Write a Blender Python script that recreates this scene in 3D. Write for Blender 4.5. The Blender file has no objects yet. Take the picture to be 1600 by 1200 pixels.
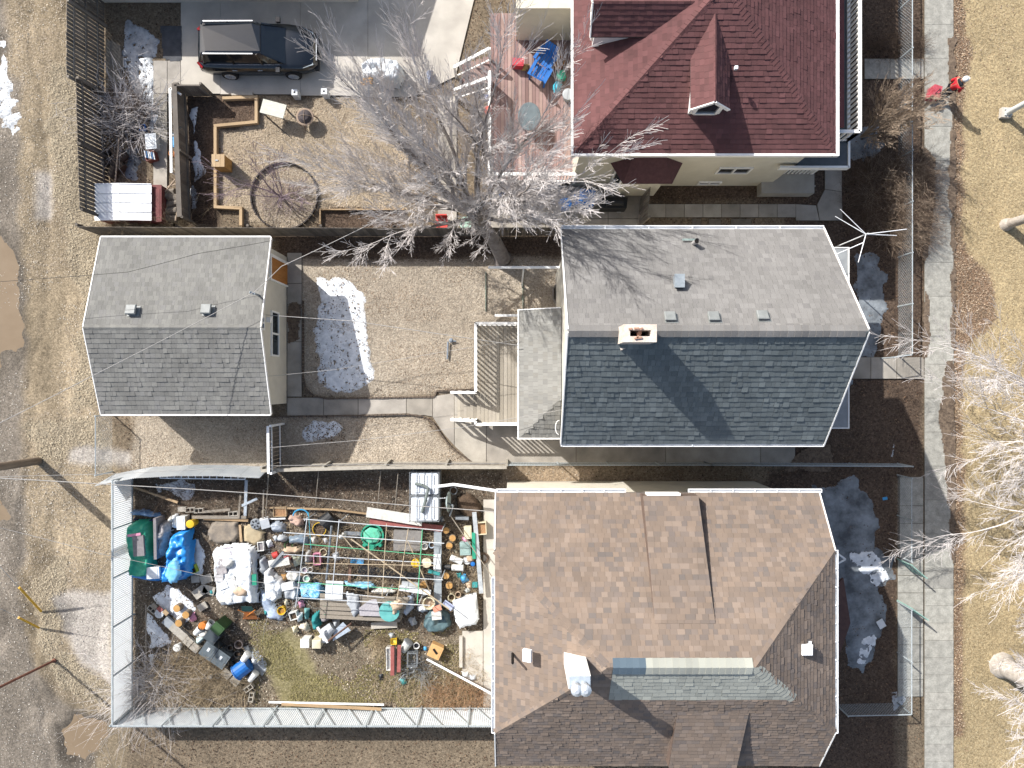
import bpy, math, random
import numpy as np
from mathutils import Vector, Matrix

random.seed(7)
RNG = np.random.default_rng(7)
SC = bpy.context.scene
COL = SC.collection
PI = math.pi

# ---------------------------------------------------------------- camera
CAMH = 29.0
FPX = 1066.667                      # focal length for a 1600 px wide picture
cam_data = bpy.data.cameras.new('camera')
cam_data.sensor_width = 36.0
cam_data.lens = 24.0
cam_data.clip_end = 2000.0
cam = bpy.data.objects.new('camera', cam_data)
cam.location = (0, 0, CAMH)
cam.rotation_euler = (0, 0, 0)      # looking straight down from the air
COL.objects.link(cam)
SC.camera = cam

# ---------------------------------------------------------------- daylight
SUN_ELEV = math.radians(38.5)
SHX, SHY = 0.745, -0.667             # direction in which shadows fall on the ground
world = bpy.data.worlds.new('World')
SC.world = world
world.use_nodes = True
wn = world.node_tree
wn.nodes.clear()
sky = wn.nodes.new('ShaderNodeTexSky')
sky.sky_type = 'NISHITA'
sky.sun_disc = False
sky.sun_elevation = SUN_ELEV
sky.sun_rotation = math.atan2(-SHX, -SHY)
sky.air_density = 1.0
sky.dust_density = 3.0
sky.ozone_density = 1.0
bg = wn.nodes.new('ShaderNodeBackground')
bg.inputs['Strength'].default_value = 0.12
wo = wn.nodes.new('ShaderNodeOutputWorld')
wn.links.new(sky.outputs[0], bg.inputs[0])
wn.links.new(bg.outputs[0], wo.inputs[0])
sun_data = bpy.data.lights.new('sun', 'SUN')
sun_data.energy = 4.6
sun_data.angle = math.radians(0.5)
sun_data.color = (1.0, 0.975, 0.945)
sun = bpy.data.objects.new('sun', sun_data)
ce, se = math.cos(SUN_ELEV), math.sin(SUN_ELEV)
sun.rotation_euler = Vector((-SHX * ce, -SHY * ce, se)).to_track_quat('Z', 'Y').to_euler()
sun.location = (-20, 20, 40)
COL.objects.link(sun)
vs = SC.view_settings
SC.display_settings.display_device = 'sRGB'
vs.view_transform = 'Standard'
vs.look = 'None'
vs.gamma = 1.0
vs.exposure = 0.74
vs.use_curve_mapping = False

# ---------------------------------------------------------------- helpers
def W(px, py, z=0.0):
    """surveyed point: where a spot of the photograph lies when it is z metres high"""
    k = (CAMH - z) / FPX
    return Vector(((px - 800.0) * k, (600.0 - py) * k, z))

def hexc(h, a=1.0):
    h = h.lstrip('#')
    r = []
    for i in (0, 2, 4):
        v = int(h[i:i + 2], 16) / 255.0
        r.append(v / 12.92 if v <= 0.04045 else ((v + 0.055) / 1.055) ** 2.4)
    return (r[0], r[1], r[2], a)

def col(c):
    if isinstance(c, str):
        return hexc(c)
    return (c[0], c[1], c[2], 1.0)

def nd(nt, t, **kw):
    n = nt.nodes.new(t)
    for k, v in kw.items():
        setattr(n, k, v)
    return n

MATS = {}
def mat(name, c1, c2=None, scale=6.0, rough=0.8, metal=0.0, bump=0.0, bscale=40.0, spec=0.3,
        lo=0.35, hi=0.65, alpha=1.0, trans=0.0, streak=None, c3=None):
    if name in MATS:
        return MATS[name]
    m = bpy.data.materials.new(name)
    m.use_nodes = True
    nt = m.node_tree
    b = nt.nodes['Principled BSDF']
    b.inputs['Roughness'].default_value = rough
    b.inputs['Metallic'].default_value = metal
    b.inputs['Specular IOR Level'].default_value = spec
    b.inputs['Alpha'].default_value = alpha
    b.inputs['Transmission Weight'].default_value = trans
    geo = nd(nt, 'ShaderNodeNewGeometry')
    src = geo.outputs['Position']
    if streak:
        vm = nd(nt, 'ShaderNodeVectorMath', operation='MULTIPLY')
        vm.inputs[1].default_value = streak
        nt.links.new(src, vm.inputs[0])
        src = vm.outputs[0]
    if c2 is None:
        cc = col(c1)
        c2 = tuple(min(1, x * 0.8) for x in cc[:3])
    no = nd(nt, 'ShaderNodeTexNoise')
    no.inputs['Scale'].default_value = scale
    no.inputs['Detail'].default_value = 7
    no.inputs['Roughness'].default_value = 0.65
    nt.links.new(src, no.inputs['Vector'])
    cr = nd(nt, 'ShaderNodeValToRGB')
    cr.color_ramp.elements[0].position = lo
    cr.color_ramp.elements[0].color = col(c1)
    cr.color_ramp.elements[1].position = hi
    cr.color_ramp.elements[1].color = col(c2)
    if c3 is not None:
        e = cr.color_ramp.elements.new(min(0.98, hi + 0.08))
        e.color = col(c3)
    nt.links.new(no.outputs['Fac'], cr.inputs[0])
    nt.links.new(cr.outputs[0], b.inputs['Base Color'])
    if bump:
        n2 = nd(nt, 'ShaderNodeTexNoise')
        n2.inputs['Scale'].default_value = bscale
        n2.inputs['Detail'].default_value = 5
        nt.links.new(geo.outputs['Position'], n2.inputs['Vector'])
        bp = nd(nt, 'ShaderNodeBump')
        bp.inputs['Strength'].default_value = bump
        bp.inputs['Distance'].default_value = 0.03
        nt.links.new(n2.outputs['Fac'], bp.inputs['Height'])
        nt.links.new(bp.outputs[0], b.inputs['Normal'])
    MATS[name] = m
    return m

def tint_mat(name, cols, rough=0.9, gran=0.12, gscale=220.0, stain=0.15, sscale=0.9, spec=0.15, bump=0.0):
    """colour picked per piece: mesh attribute 'tint' plus the object's own random number"""
    if name in MATS:
        return MATS[name]
    m = bpy.data.materials.new(name)
    m.use_nodes = True
    nt = m.node_tree
    b = nt.nodes['Principled BSDF']
    b.inputs['Roughness'].default_value = rough
    b.inputs['Specular IOR Level'].default_value = spec
    at = nd(nt, 'ShaderNodeAttribute', attribute_name='tint')
    oi = nd(nt, 'ShaderNodeObjectInfo')
    ad = nd(nt, 'ShaderNodeMath', operation='ADD')
    nt.links.new(at.outputs['Fac'], ad.inputs[0])
    nt.links.new(oi.outputs['Random'], ad.inputs[1])
    wnz = nd(nt, 'ShaderNodeTexWhiteNoise', noise_dimensions='1D')
    nt.links.new(ad.outputs[0], wnz.inputs['W'])
    cr = nd(nt, 'ShaderNodeValToRGB')
    n = len(cols)
    while len(cr.color_ramp.elements) < n:
        cr.color_ramp.elements.new(0.5)
    for i, c in enumerate(cols):
        cr.color_ramp.elements[i].position = i / max(1, n - 1)
        cr.color_ramp.elements[i].color = col(c)
    nt.links.new(wnz.outputs['Value'], cr.inputs[0])
    geo = nd(nt, 'ShaderNodeNewGeometry')
    prev = cr.outputs[0]
    for sc_, am in ((gscale, gran), (sscale, stain)):
        no = nd(nt, 'ShaderNodeTexNoise')
        no.inputs['Scale'].default_value = sc_
        no.inputs['Detail'].default_value = 4
        nt.links.new(geo.outputs['Position'], no.inputs['Vector'])
        mr = nd(nt, 'ShaderNodeMapRange')
        mr.inputs['From Min'].default_value = 0.3
        mr.inputs['From Max'].default_value = 0.7
        mr.inputs['To Min'].default_value = 1 - am
        mr.inputs['To Max'].default_value = 1 + am
        nt.links.new(no.outputs['Fac'], mr.inputs['Value'])
        mx = nd(nt, 'ShaderNodeVectorMath', operation='SCALE')
        nt.links.new(prev, mx.inputs[0])
        nt.links.new(mr.outputs[0], mx.inputs['Scale'])
        prev = mx.outputs[0]
    nt.links.new(prev, b.inputs['Base Color'])
    if bump:
        n2 = nd(nt, 'ShaderNodeTexNoise')
        n2.inputs['Scale'].default_value = 60
        nt.links.new(geo.outputs['Position'], n2.inputs['Vector'])
        bp = nd(nt, 'ShaderNodeBump')
        bp.inputs['Strength'].default_value = bump
        bp.inputs['Distance'].default_value = 0.02
        nt.links.new(n2.outputs['Fac'], bp.inputs['Height'])
        nt.links.new(bp.outputs[0], b.inputs['Normal'])
    MATS[name] = m
    return m

# numpy value noise
def _hash(ix, iy, seed):
    n = (ix.astype(np.int64) * 374761393 + iy.astype(np.int64) * 668265263 + seed * 1442695041) & 0xffffffff
    n = ((n ^ (n >> 13)) * 1274126177) & 0xffffffff
    return ((n ^ (n >> 16)) & 0xffffff) / float(0xffffff)

def vnoise(x, y, seed=0):
    x = np.asarray(x, float); y = np.asarray(y, float)
    ix = np.floor(x); iy = np.floor(y)
    fx = x - ix; fy = y - iy
    fx = fx * fx * (3 - 2 * fx); fy = fy * fy * (3 - 2 * fy)
    a = _hash(ix, iy, seed); b = _hash(ix + 1, iy, seed)
    c = _hash(ix, iy + 1, seed); d = _hash(ix + 1, iy + 1, seed)
    return (a * (1 - fx) + b * fx) * (1 - fy) + (c * (1 - fx) + d * fx) * fy

def fbm(x, y, seed=0, octv=4):
    s = 0; a = 0.5; t = 0
    for o in range(octv):
        s = s + a * vnoise(x * 2 ** o + 17.3 * o, y * 2 ** o - 9.1 * o, seed + o)
        t += a
        a *= 0.5
    return s / t

def sdist(x, y, poly):
    """signed distance to a polygon, positive inside"""
    p = np.asarray(poly, float)
    n = len(p)
    best = np.full(x.shape, 1e9)
    ins = np.zeros(x.shape, bool)
    for i in range(n):
        ax, ay = p[i]; bx, by = p[(i + 1) % n]
        ex, ey = bx - ax, by - ay
        L = ex * ex + ey * ey + 1e-12
        t = np.clip(((x - ax) * ex + (y - ay) * ey) / L, 0, 1)
        d = (x - ax - t * ex) ** 2 + (y - ay - t * ey) ** 2
        best = np.minimum(best, d)
        c = ((ay > y) != (by > y))
        with np.errstate(divide='ignore', invalid='ignore'):
            xi = (bx - ax) * (y - ay) / (by - ay + 1e-15) + ax
        ins ^= (c & (x < xi))
    d = np.sqrt(best)
    return np.where(ins, d, -d)

WL = {}
def wloc(o):
    v = Vector((0, 0, 0))
    while o is not None:
        v += Vector(o.location)
        o = o.parent
    return v

def tag(o, label=None, cat=None, group=None, kind=None):
    if label: o['label'] = label
    if cat: o['category'] = cat
    if group: o['group'] = group
    if kind: o['kind'] = kind
    return o

def thing(name, label, cat, loc, group=None):
    o = bpy.data.objects.new(name, None)
    o.empty_display_size = 0.2
    o.location = loc
    COL.objects.link(o)
    return tag(o, label, cat, group)

class MB:
    def __init__(s):
        s.v = []; s.f = []; s.m = []; s.st = []
    def add(s, vs_, fs, mi=0):
        n = len(s.v)
        s.st.append((n, len(s.f)))
        s.v.extend([tuple(q) for q in vs_])
        for f in fs:
            s.f.append(tuple(i + n for i in f)); s.m.append(mi)
    def box(s, c, size, rot=0.0, mi=0, tilt=None):
        hx, hy, hz = size[0] / 2, size[1] / 2, size[2] / 2
        M = Matrix.Rotation(rot, 3, 'Z')
        if tilt is not None:
            M = M @ Matrix.Rotation(tilt[0], 3, 'X') @ Matrix.Rotation(tilt[1], 3, 'Y')
        vs_ = []
        for dz in (-hz, hz):
            for dx, dy in ((-hx, -hy), (hx, -hy), (hx, hy), (-hx, hy)):
                vs_.append(M @ Vector((dx, dy, dz)) + Vector(c))
        s.add(vs_, [(3, 2, 1, 0), (4, 5, 6, 7), (0, 1, 5, 4), (1, 2, 6, 5), (2, 3, 7, 6), (3, 0, 4, 7)], mi)
        return s
    def bx(s, x0, x1, y0, y1, z0, z1, mi=0):
        return s.box(((x0 + x1) / 2, (y0 + y1) / 2, (z0 + z1) / 2), (abs(x1 - x0), abs(y1 - y0), abs(z1 - z0)), 0, mi)
    def beam(s, p, q, w, h=None, mi=0):
        h = h or w
        p = Vector(p); q = Vector(q)
        d = (q - p)
        if d.length < 1e-6: return s
        d.normalize()
        up = Vector((0, 0, 1)) if abs(d.z) < 0.95 else Vector((1, 0, 0))
        sd = d.cross(up).normalized()
        u2 = sd.cross(d).normalized()
        a = sd * w / 2; b = u2 * h / 2
        vs_ = [p - a - b, p + a - b, p + a + b, p - a + b, q - a - b, q + a - b, q + a + b, q - a + b]
        s.add(vs_, [(0, 1, 2, 3), (7, 6, 5, 4), (0, 4, 5, 1), (1, 5, 6, 2), (2, 6, 7, 3), (3, 7, 4, 0)], mi)
        return s
    def tube(s, p, q, r, r2=None, n=8, cap=True, mi=0):
        r2 = r if r2 is None else r2
        p = Vector(p); q = Vector(q)
        d = (q - p).normalized()
        up = Vector((0, 0, 1)) if abs(d.z) < 0.95 else Vector((1, 0, 0))
        a = d.cross(up).normalized(); b = a.cross(d)
        vs_ = []
        for i in range(n):
            t = 2 * PI * i / n
            o = a * math.cos(t) + b * math.sin(t)
            vs_.append(p + o * r); vs_.append(q + o * r2)
        fs = [(2 * i, 2 * ((i + 1) % n), 2 * ((i + 1) % n) + 1, 2 * i + 1) for i in range(n)]
        if cap:
            fs.append(tuple(2 * i for i in range(n))[::-1]); fs.append(tuple(2 * i + 1 for i in range(n)))
        s.add(vs_, fs, mi)
        return s
    def path(s, pts, r, n=6, mi=0):
        for a, b in zip(pts[:-1], pts[1:]):
            s.tube(a, b, r, r, n, True, mi)
        return s
    def lathe(s, prof, c=(0, 0, 0), n=16, M=None, mi=0, sx=1.0, sy=1.0):
        """prof: list of (radius, height)"""
        vs_ = []
        M = M or Matrix.Identity(3)
        for r, z in prof:
            for i in range(n):
                t = 2 * PI * i / n
                vs_.append(M @ Vector((r * math.cos(t) * sx, r * math.sin(t) * sy, z)) + Vector(c))
        fs = []
        for k in range(len(prof) - 1):
            for i in range(n):
                j = (i + 1) % n
                fs.append((k * n + i, k * n + j, (k + 1) * n + j, (k + 1) * n + i))
        fs.append(tuple(range(n))[::-1])
        fs.append(tuple((len(prof) - 1) * n + i for i in range(n)))
        s.add(vs_, fs, mi)
        return s
    def prism(s, pts, z0, z1, mi=0):
        n = len(pts)
        a = sum(pts[i][0] * pts[(i + 1) % n][1] - pts[(i + 1) % n][0] * pts[i][1] for i in range(n))
        if a < 0: pts = pts[::-1]
        vs_ = [(p[0], p[1], z0) for p in pts] + [(p[0], p[1], z1) for p in pts]
        fs = [tuple(range(n))[::-1], tuple(range(n, 2 * n))]
        fs += [(i, (i + 1) % n, n + (i + 1) % n, n + i) for i in range(n)]
        s.add(vs_, fs, mi)
        return s
    def slab(s, pts, th, mi=0):
        """planar 3-D polygon thickened downwards"""
        n = len(pts)
        pts = [Vector(p) for p in pts]
        nn = (pts[1] - pts[0]).cross(pts[2] - pts[0])
        if nn.z < 0: pts = pts[::-1]
        lo = [p - Vector((0, 0, th)) for p in pts]
        fs = [tuple(range(n)), tuple(range(n, 2 * n))[::-1]]
        fs += [(i, n + i, n + (i + 1) % n, (i + 1) % n) for i in range(n)]
        s.add(pts + lo, fs, mi)
        return s
    def build(s, name, m, parent=None, smooth=False, origin=None, tints=None):
        if parent is not None:
            off = wloc(parent)
        else:
            if origin is None:
                a = np.array(s.v)
                origin = ((a[:, 0].min() + a[:, 0].max()) / 2, (a[:, 1].min() + a[:, 1].max()) / 2, a[:, 2].min())
            off = Vector(origin)
        me = bpy.data.meshes.new(name)
        me.from_pydata([(v[0] - off[0], v[1] - off[1], v[2] - off[2]) for v in s.v], [], s.f)
        ms = m if isinstance(m, (list, tuple)) else [m]
        for q in ms: me.materials.append(q)
        if len(ms) > 1:
            me.polygons.foreach_set('material_index', np.array(s.m, np.int32))
        if smooth:
            me.polygons.foreach_set('use_smooth', np.ones(len(s.f), bool))
        if tints is not None:
            at = me.attributes.new('tint', 'FLOAT', 'FACE')
            at.data.foreach_set('value', np.asarray(tints, np.float32))
        me.update()
        o = bpy.data.objects.new(name, me)
        COL.objects.link(o)
        if parent is not None:
            o.parent = parent
        else:
            o.location = off
        return o

def build_each(mb, name, m, parent, smooth=False):
    """every primitive collected in mb becomes a part of its own"""
    out = []
    for k, (v0, f0) in enumerate(mb.st):
        v1, f1 = mb.st[k + 1] if k + 1 < len(mb.st) else (len(mb.v), len(mb.f))
        q = MB(); q.v = mb.v[v0:v1]; q.f = [tuple(i - v0 for i in f) for f in mb.f[f0:f1]]; q.m = mb.m[f0:f1]
        out.append(q.build(name, m, parent, smooth))
    return out

UBOX = {}
def pbox(parent, name, c, size, m, rot=(0, 0, 0)):
    """a box-shaped piece (board, slab, block) sharing one mesh with its likes"""
    if m.name not in UBOX:
        o = MB().box((0, 0, 0), (1, 1, 1)).build(name, m, None, origin=(0, 0, 0))
        me = o.data
        at = me.attributes.new('tint', 'FLOAT', 'FACE')
        at.data.foreach_set('value', np.full(6, 0.2, np.float32))
        bpy.data.objects.remove(o)
        UBOX[m.name] = me
    o = bpy.data.objects.new(name, UBOX[m.name])
    COL.objects.link(o)
    if parent is not None:
        o.parent = parent
        o.location = Vector(c) - wloc(parent)
    else:
        o.location = c
    o.scale = size
    o.rotation_euler = rot
    return o

def raw_mesh(name, V, F, m, parent=None, off=(0, 0, 0), tints=None, smooth=False):
    """V (n,3), F (k,3 or 4) numpy arrays"""
    me = bpy.data.meshes.new(name)
    k = F.shape[1]
    me.vertices.add(len(V)); me.loops.add(F.size); me.polygons.add(len(F))
    off = wloc(parent) if parent is not None else Vector(off)
    me.vertices.foreach_set('co', (V - np.array(off)[None, :]).astype(np.float32).ravel())
    me.loops.foreach_set('vertex_index', F.astype(np.int32).ravel())
    me.polygons.foreach_set('loop_start', np.arange(0, F.size, k, dtype=np.int32))
    me.polygons.foreach_set('loop_total', np.full(len(F), k, dtype=np.int32))
    me.polygons.foreach_set('use_smooth', np.full(len(F), bool(smooth)))
    me.materials.append(m)
    if tints is not None:
        at = me.attributes.new('tint', 'FLOAT', 'FACE')
        at.data.foreach_set('value', np.asarray(tints, np.float32))
    me.update(calc_edges=True)
    o = bpy.data.objects.new(name, me)
    COL.objects.link(o)
    if parent is not None: o.parent = parent
    else: o.location = off
    return o

def tubes_mesh(name, P0, P1, R0, R1, m, parent, n=3):
    P0 = np.asarray(P0, float); P1 = np.asarray(P1, float); R0 = np.asarray(R0, float); R1 = np.asarray(R1, float)
    d = P1 - P0
    L = np.linalg.norm(d, axis=1, keepdims=True) + 1e-9
    d = d / L
    up = np.where(np.abs(d[:, 2:3]) < 0.95, np.array([[0, 0, 1.0]]), np.array([[1.0, 0, 0]]))
    a = np.cross(d, up); a /= np.linalg.norm(a, axis=1, keepdims=True) + 1e-9
    b = np.cross(a, d)
    N = len(P0)
    V = np.zeros((N, 2 * n, 3))
    for i in range(n):
        t = 2 * PI * i / n
        o = a * math.cos(t) + b * math.sin(t)
        V[:, i] = P0 + o * R0[:, None]
        V[:, n + i] = P1 + o * R1[:, None]
    F = np.zeros((N, n, 4), np.int64)
    base = np.arange(N) * 2 * n
    for i in range(n):
        j = (i + 1) % n
        F[:, i, 0] = base + i; F[:, i, 1] = base + j; F[:, i, 2] = base + n + j; F[:, i, 3] = base + n + i
    return raw_mesh(name, V.reshape(-1, 3), F.reshape(-1, 4), m, parent, smooth=(n > 3))

def field_mesh(poly, step, hfun, cut=0.0, edge=0.25, seed=0, escale=1.2, z0=0.0, drape=True):
    """irregular patch: grid clipped where (distance inside polygon + noise) > cut. hfun(d,x,y) gives height"""
    p = np.asarray(poly, float)
    x0, y0 = p.min(0) - edge - step; x1, y1 = p.max(0) + edge + step
    xs = np.arange(x0, x1, step); ys = np.arange(y0, y1, step)
    X, Y = np.meshgrid(xs, ys)
    D = sdist(X, Y, p)
    Dn = D + (fbm(X * escale, Y * escale, seed, 5) - 0.5) * 2 * edge
    Z = z0 + hfun(Dn, X, Y)
    ny, nx = X.shape
    V = np.stack([X, Y, Z], -1).reshape(-1, 3)
    keepv = (Dn > cut)
    q = keepv[:-1, :-1] & keepv[1:, :-1] & keepv[:-1, 1:] & keepv[1:, 1:]
    iy, ix = np.nonzero(q)
    a = iy * nx + ix
    F = np.stack([a, a + 1, a + nx + 1, a + nx], -1)
    # soft jitter so the rim is not a staircase
    used = np.unique(F)
    rem = -np.ones(len(V), int); rem[used] = np.arange(len(used))
    V = V[used]; F = rem[F]
    jit = (RNG.random((len(V), 2)) - 0.5) * step * 0.35
    V[:, :2] += jit
    return V, F
# ---------------------------------------------------------------- the ground
GX0, GX1, GY0, GY1, GS = -27.0, 27.0, -21.0, 21.0, 0.105
gx = np.arange(GX0, GX1 + GS, GS); gy = np.arange(GY0, GY1 + GS, GS)
GXX, GYY = np.meshgrid(gx, gy)
K0 = CAMH / FPX
def gp(pts):
    return [((px - 800) * K0, (600 - py) * K0) for px, py in pts]

REG = [  # name, albedo A, albedo B, edge noise, polygons
    ('yard_soil', '#5a5043', '#7d705e', 0.0, [[(-900, -900), (2500, -900), (2500, 2100), (-900, 2100)]]),
    ('alley', '#6b604f', '#8e816c', 0.35, [[(-900, -400), (128, -400), (140, 140), (168, 345), (160, 372), (165, 650), (190, 745), (200, 1140), (195, 1600), (-900, 1600)]]),
    ('alley_grass', '#716757', '#948976', 0.5, [[(85, 110), (130, 110), (165, 345), (150, 640), (110, 640), (128, 470), (95, 350), (75, 230)],
                                  [(42, 665), (150, 650), (175, 700), (60, 722)], [(50, 900), (95, 880), (105, 960), (95, 1010), (130, 1040), (175, 1075), (190, 1112), (120, 1085), (75, 1030), (50, 960)]]),
    ('asphalt', '#5e574e', '#7a7267', 0.3, [[(-900, -400), (8, -400), (10, 100), (32, 130), (28, 330), (38, 420), (40, 520), (42, 600), (30, 660), (38, 735), (42, 800), (40, 860), (28, 900), (42, 1000), (60, 1050), (100, 1095), (160, 1125), (150, 1180), (100, 1600), (-900, 1600)]]),
    ('gravel_pad', '#87807a', '#a09a90', 0.25, [[(80, 935), (110, 925), (172, 930), (178, 1080), (120, 1030)], [(58, 270), (80, 272), (78, 345), (56, 340)], [(105, 700), (205, 702), (205, 724), (105, 722)]]),
    ('straw_lawn', '#857865', '#a99c88', 0.3, [[(338, 203), (402, 196), (405, 156), (640, 158), (640, 330), (500, 326), (380, 352), (380, 325), (345, 322)]]),
    ('lawn', '#8f8474', '#b0a594', 0.25, [[(463, 398), (560, 402), (880, 402), (880, 500), (745, 505), (745, 600), (705, 616), (560, 622), (490, 615), (468, 590)],
                                  [(425, 652), (640, 648), (665, 655), (690, 690), (738, 728), (425, 730)], [(207, 648), (422, 648), (422, 735), (207, 735)]]),
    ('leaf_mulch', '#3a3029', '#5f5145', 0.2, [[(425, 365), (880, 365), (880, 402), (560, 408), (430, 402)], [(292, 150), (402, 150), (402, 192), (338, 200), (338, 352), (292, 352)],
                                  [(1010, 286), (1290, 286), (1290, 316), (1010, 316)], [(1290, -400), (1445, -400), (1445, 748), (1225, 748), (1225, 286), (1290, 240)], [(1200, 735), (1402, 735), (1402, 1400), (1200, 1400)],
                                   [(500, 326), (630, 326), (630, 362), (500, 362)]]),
    ('ring_bed', '#75695a', '#9c8f7c', 0.1, [[(445 + 50 * math.cos(k * .4), 307 + 50 * math.sin(k * .4)) for k in range(16)]]),
    ('boulevard_grass', '#86765a', '#ab9a78', 0.18, [[(1490, -900), (2600, -900), (2600, 2100), (1490, 2100)]]),
    ('leaf_shade_strip', '#645243', '#8f7761', 0.22, [[(1488, -400), (1506, -400), (1506, 1150), (1488, 1150)], [(1500, 60), (1515, 60), (1520, 90), (1505, 125), (1490, 110)], [(1490, 380), (1545, 430), (1560, 500), (1520, 530), (1490, 560)]]),  # second outline browns the grass where the red roofed house casts shade
    ('garden_soil', '#463e35', '#71675a', 0.2, [[(206, 740), (790, 740), (790, 1112), (206, 1112)]]),
    ('weedy_ground', '#5a5244', '#7c7262', 0.45, [[(395, 965), (560, 985), (740, 985), (740, 1105), (400, 1105), (400, 1070)]]),
    ('moss', '#5f5a3c', '#7d755a', 0.5, [[(400, 990), (450, 985), (500, 1060), (560, 1100), (440, 1100)]]),
    ('pale_gravel', '#7d6d5a', '#a3917a', 0.2, [[(790, 732), (935, 732), (920, 758), (790, 758)]]),
]
names = [r[0] for r in REG]
CA = np.array([hexc(r[1])[:3] for r in REG]); CB = np.array([hexc(r[2])[:3] for r in REG])
cls = np.zeros(GXX.shape, int)
CW = np.zeros(GXX.shape + (len(REG),)); CW[..., 0] = 1
for i, r in enumerate(REG):
    if i == 0: continue
    for poly in r[4]:
        D = sdist(GXX, GYY, gp(poly))
        D = D + (fbm(GXX * 1.1, GYY * 1.1, 31 + i, 5) - 0.5) * 2 * r[3]
        cls[D > 0] = i
        w = np.clip(D / 0.35 + 0.5, 0, 1)[..., None]
        CW *= (1 - w); CW[..., i] += w[..., 0]
A = CW @ CA; B = CW @ CB
big = fbm(GXX * 0.35, GYY * 0.35, 5, 4)
mid = fbm(GXX * 1.3, GYY * 0.8, 15, 5)
fac = (0.62 + 0.5 * big + 0.34 * mid)[..., None]
A = A * fac; B = B * fac
isal = np.isin(cls, [names.index(c) for c in ('alley', 'asphalt', 'gravel_pad')])[..., None]
dust = np.clip((fbm(GXX * 0.7, GYY * 0.35, 55, 5) - 0.52) * 7, 0, 1)[..., None] * isal
wet = np.clip((fbm(GXX * 0.9, GYY * 0.4, 66, 5) - 0.55) * 7, 0, 1)[..., None] * isal
A = A * (1 + 0.3 * dust) * (1 - 0.38 * wet); B = B * (1 + 0.35 * dust) * (1 - 0.3 * wet)
GZ = (fbm(GXX * 0.8, GYY * 0.8, 3, 3) - 0.5) * 0.03 + (fbm(GXX * 4, GYY * 4, 8, 3) - 0.5) * 0.035 - 0.03
PUD = [[(-300, 345), (5, 360), (30, 415), (37, 500), (42, 545), (25, 565), (10, 555), (0, 585), (-300, 625)],
       [(-300, 760), (-5, 760), (14, 790), (20, 812), (-10, 830), (-300, 835)], [(88, 1142), (115, 1118), (167, 1126), (175, 1150), (140, 1195), (98, 1185)],
       [(-300, 40), (-4, 60), (4, 100), (-6, 150), (-300, 160)]]
for pp_ in PUD:
    D = sdist(GXX, GYY, gp(pp_)) + (fbm(GXX * 1.6, GYY * 1.6, 71, 4) - .5) * .5
    GZ -= 0.075 * np.clip(D / .5 + .3, 0, 1)
    wetm = (np.clip(D / .5 + 1.0, 0, 1) ** 1.5)[..., None]
    A = A * (1 - .35 * wetm); B = B * (1 - .35 * wetm)
# worn wheel ruts in the alley
for rx, amp in ((-20.2, 0.05), (-18.8, 0.03)):
    rr = np.abs(GXX - rx - 0.5 * np.sin(GYY * 0.25) - (fbm(GXX * 0 + 1, GYY * 0.5, 77, 3) - 0.5))
    GZ -= amp * np.exp(-(rr / 0.18) ** 2)

gm = bpy.data.materials.new('ground surface'); gm.use_nodes = True
nt = gm.node_tree; bs = nt.nodes['Principled BSDF']
bs.inputs['Roughness'].default_value = 0.95; bs.inputs['Specular IOR Level'].default_value = 0.1
aA = nd(nt, 'ShaderNodeAttribute', attribute_name='ca'); aB = nd(nt, 'ShaderNodeAttribute', attribute_name='cb')
ge = nd(nt, 'ShaderNodeNewGeometry')
n1 = nd(nt, 'ShaderNodeTexNoise'); n1.inputs['Scale'].default_value = 9; n1.inputs['Detail'].default_value = 9; n1.inputs['Roughness'].default_value = 0.8
n2 = nd(nt, 'ShaderNodeTexVoronoi'); n2.inputs['Scale'].default_value = 22
nt.links.new(ge.outputs['Position'], n1.inputs['Vector']); nt.links.new(ge.outputs['Position'], n2.inputs['Vector'])
cr = nd(nt, 'ShaderNodeValToRGB'); cr.color_ramp.elements[0].position = 0.36; cr.color_ramp.elements[1].position = 0.62
nt.links.new(n1.outputs['Fac'], cr.inputs[0])
mx = nd(nt, 'ShaderNodeMix', data_type='RGBA')
nt.links.new(cr.outputs[0], mx.inputs[0]); nt.links.new(aA.outputs['Color'], mx.inputs[6]); nt.links.new(aB.outputs['Color'], mx.inputs[7])
sp = nd(nt, 'ShaderNodeSeparateColor'); nt.links.new(n2.outputs['Color'], sp.inputs[0])
mr = nd(nt, 'ShaderNodeMapRange'); mr.inputs['To Min'].default_value = 0.72; mr.inputs['To Max'].default_value = 1.28
nt.links.new(sp.outputs[0], mr.inputs['Value'])
sc = nd(nt, 'ShaderNodeVectorMath', operation='SCALE'); nt.links.new(mx.outputs[2], sc.inputs[0]); nt.links.new(mr.outputs[0], sc.inputs['Scale'])
nt.links.new(sc.outputs[0], bs.inputs['Base Color'])
bp = nd(nt, 'ShaderNodeBump'); bp.inputs['Strength'].default_value = 0.9; bp.inputs['Distance'].default_value = 0.05
nt.links.new(n1.outputs['Fac'], bp.inputs['Height']); nt.links.new(bp.outputs[0], bs.inputs['Normal'])

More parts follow.
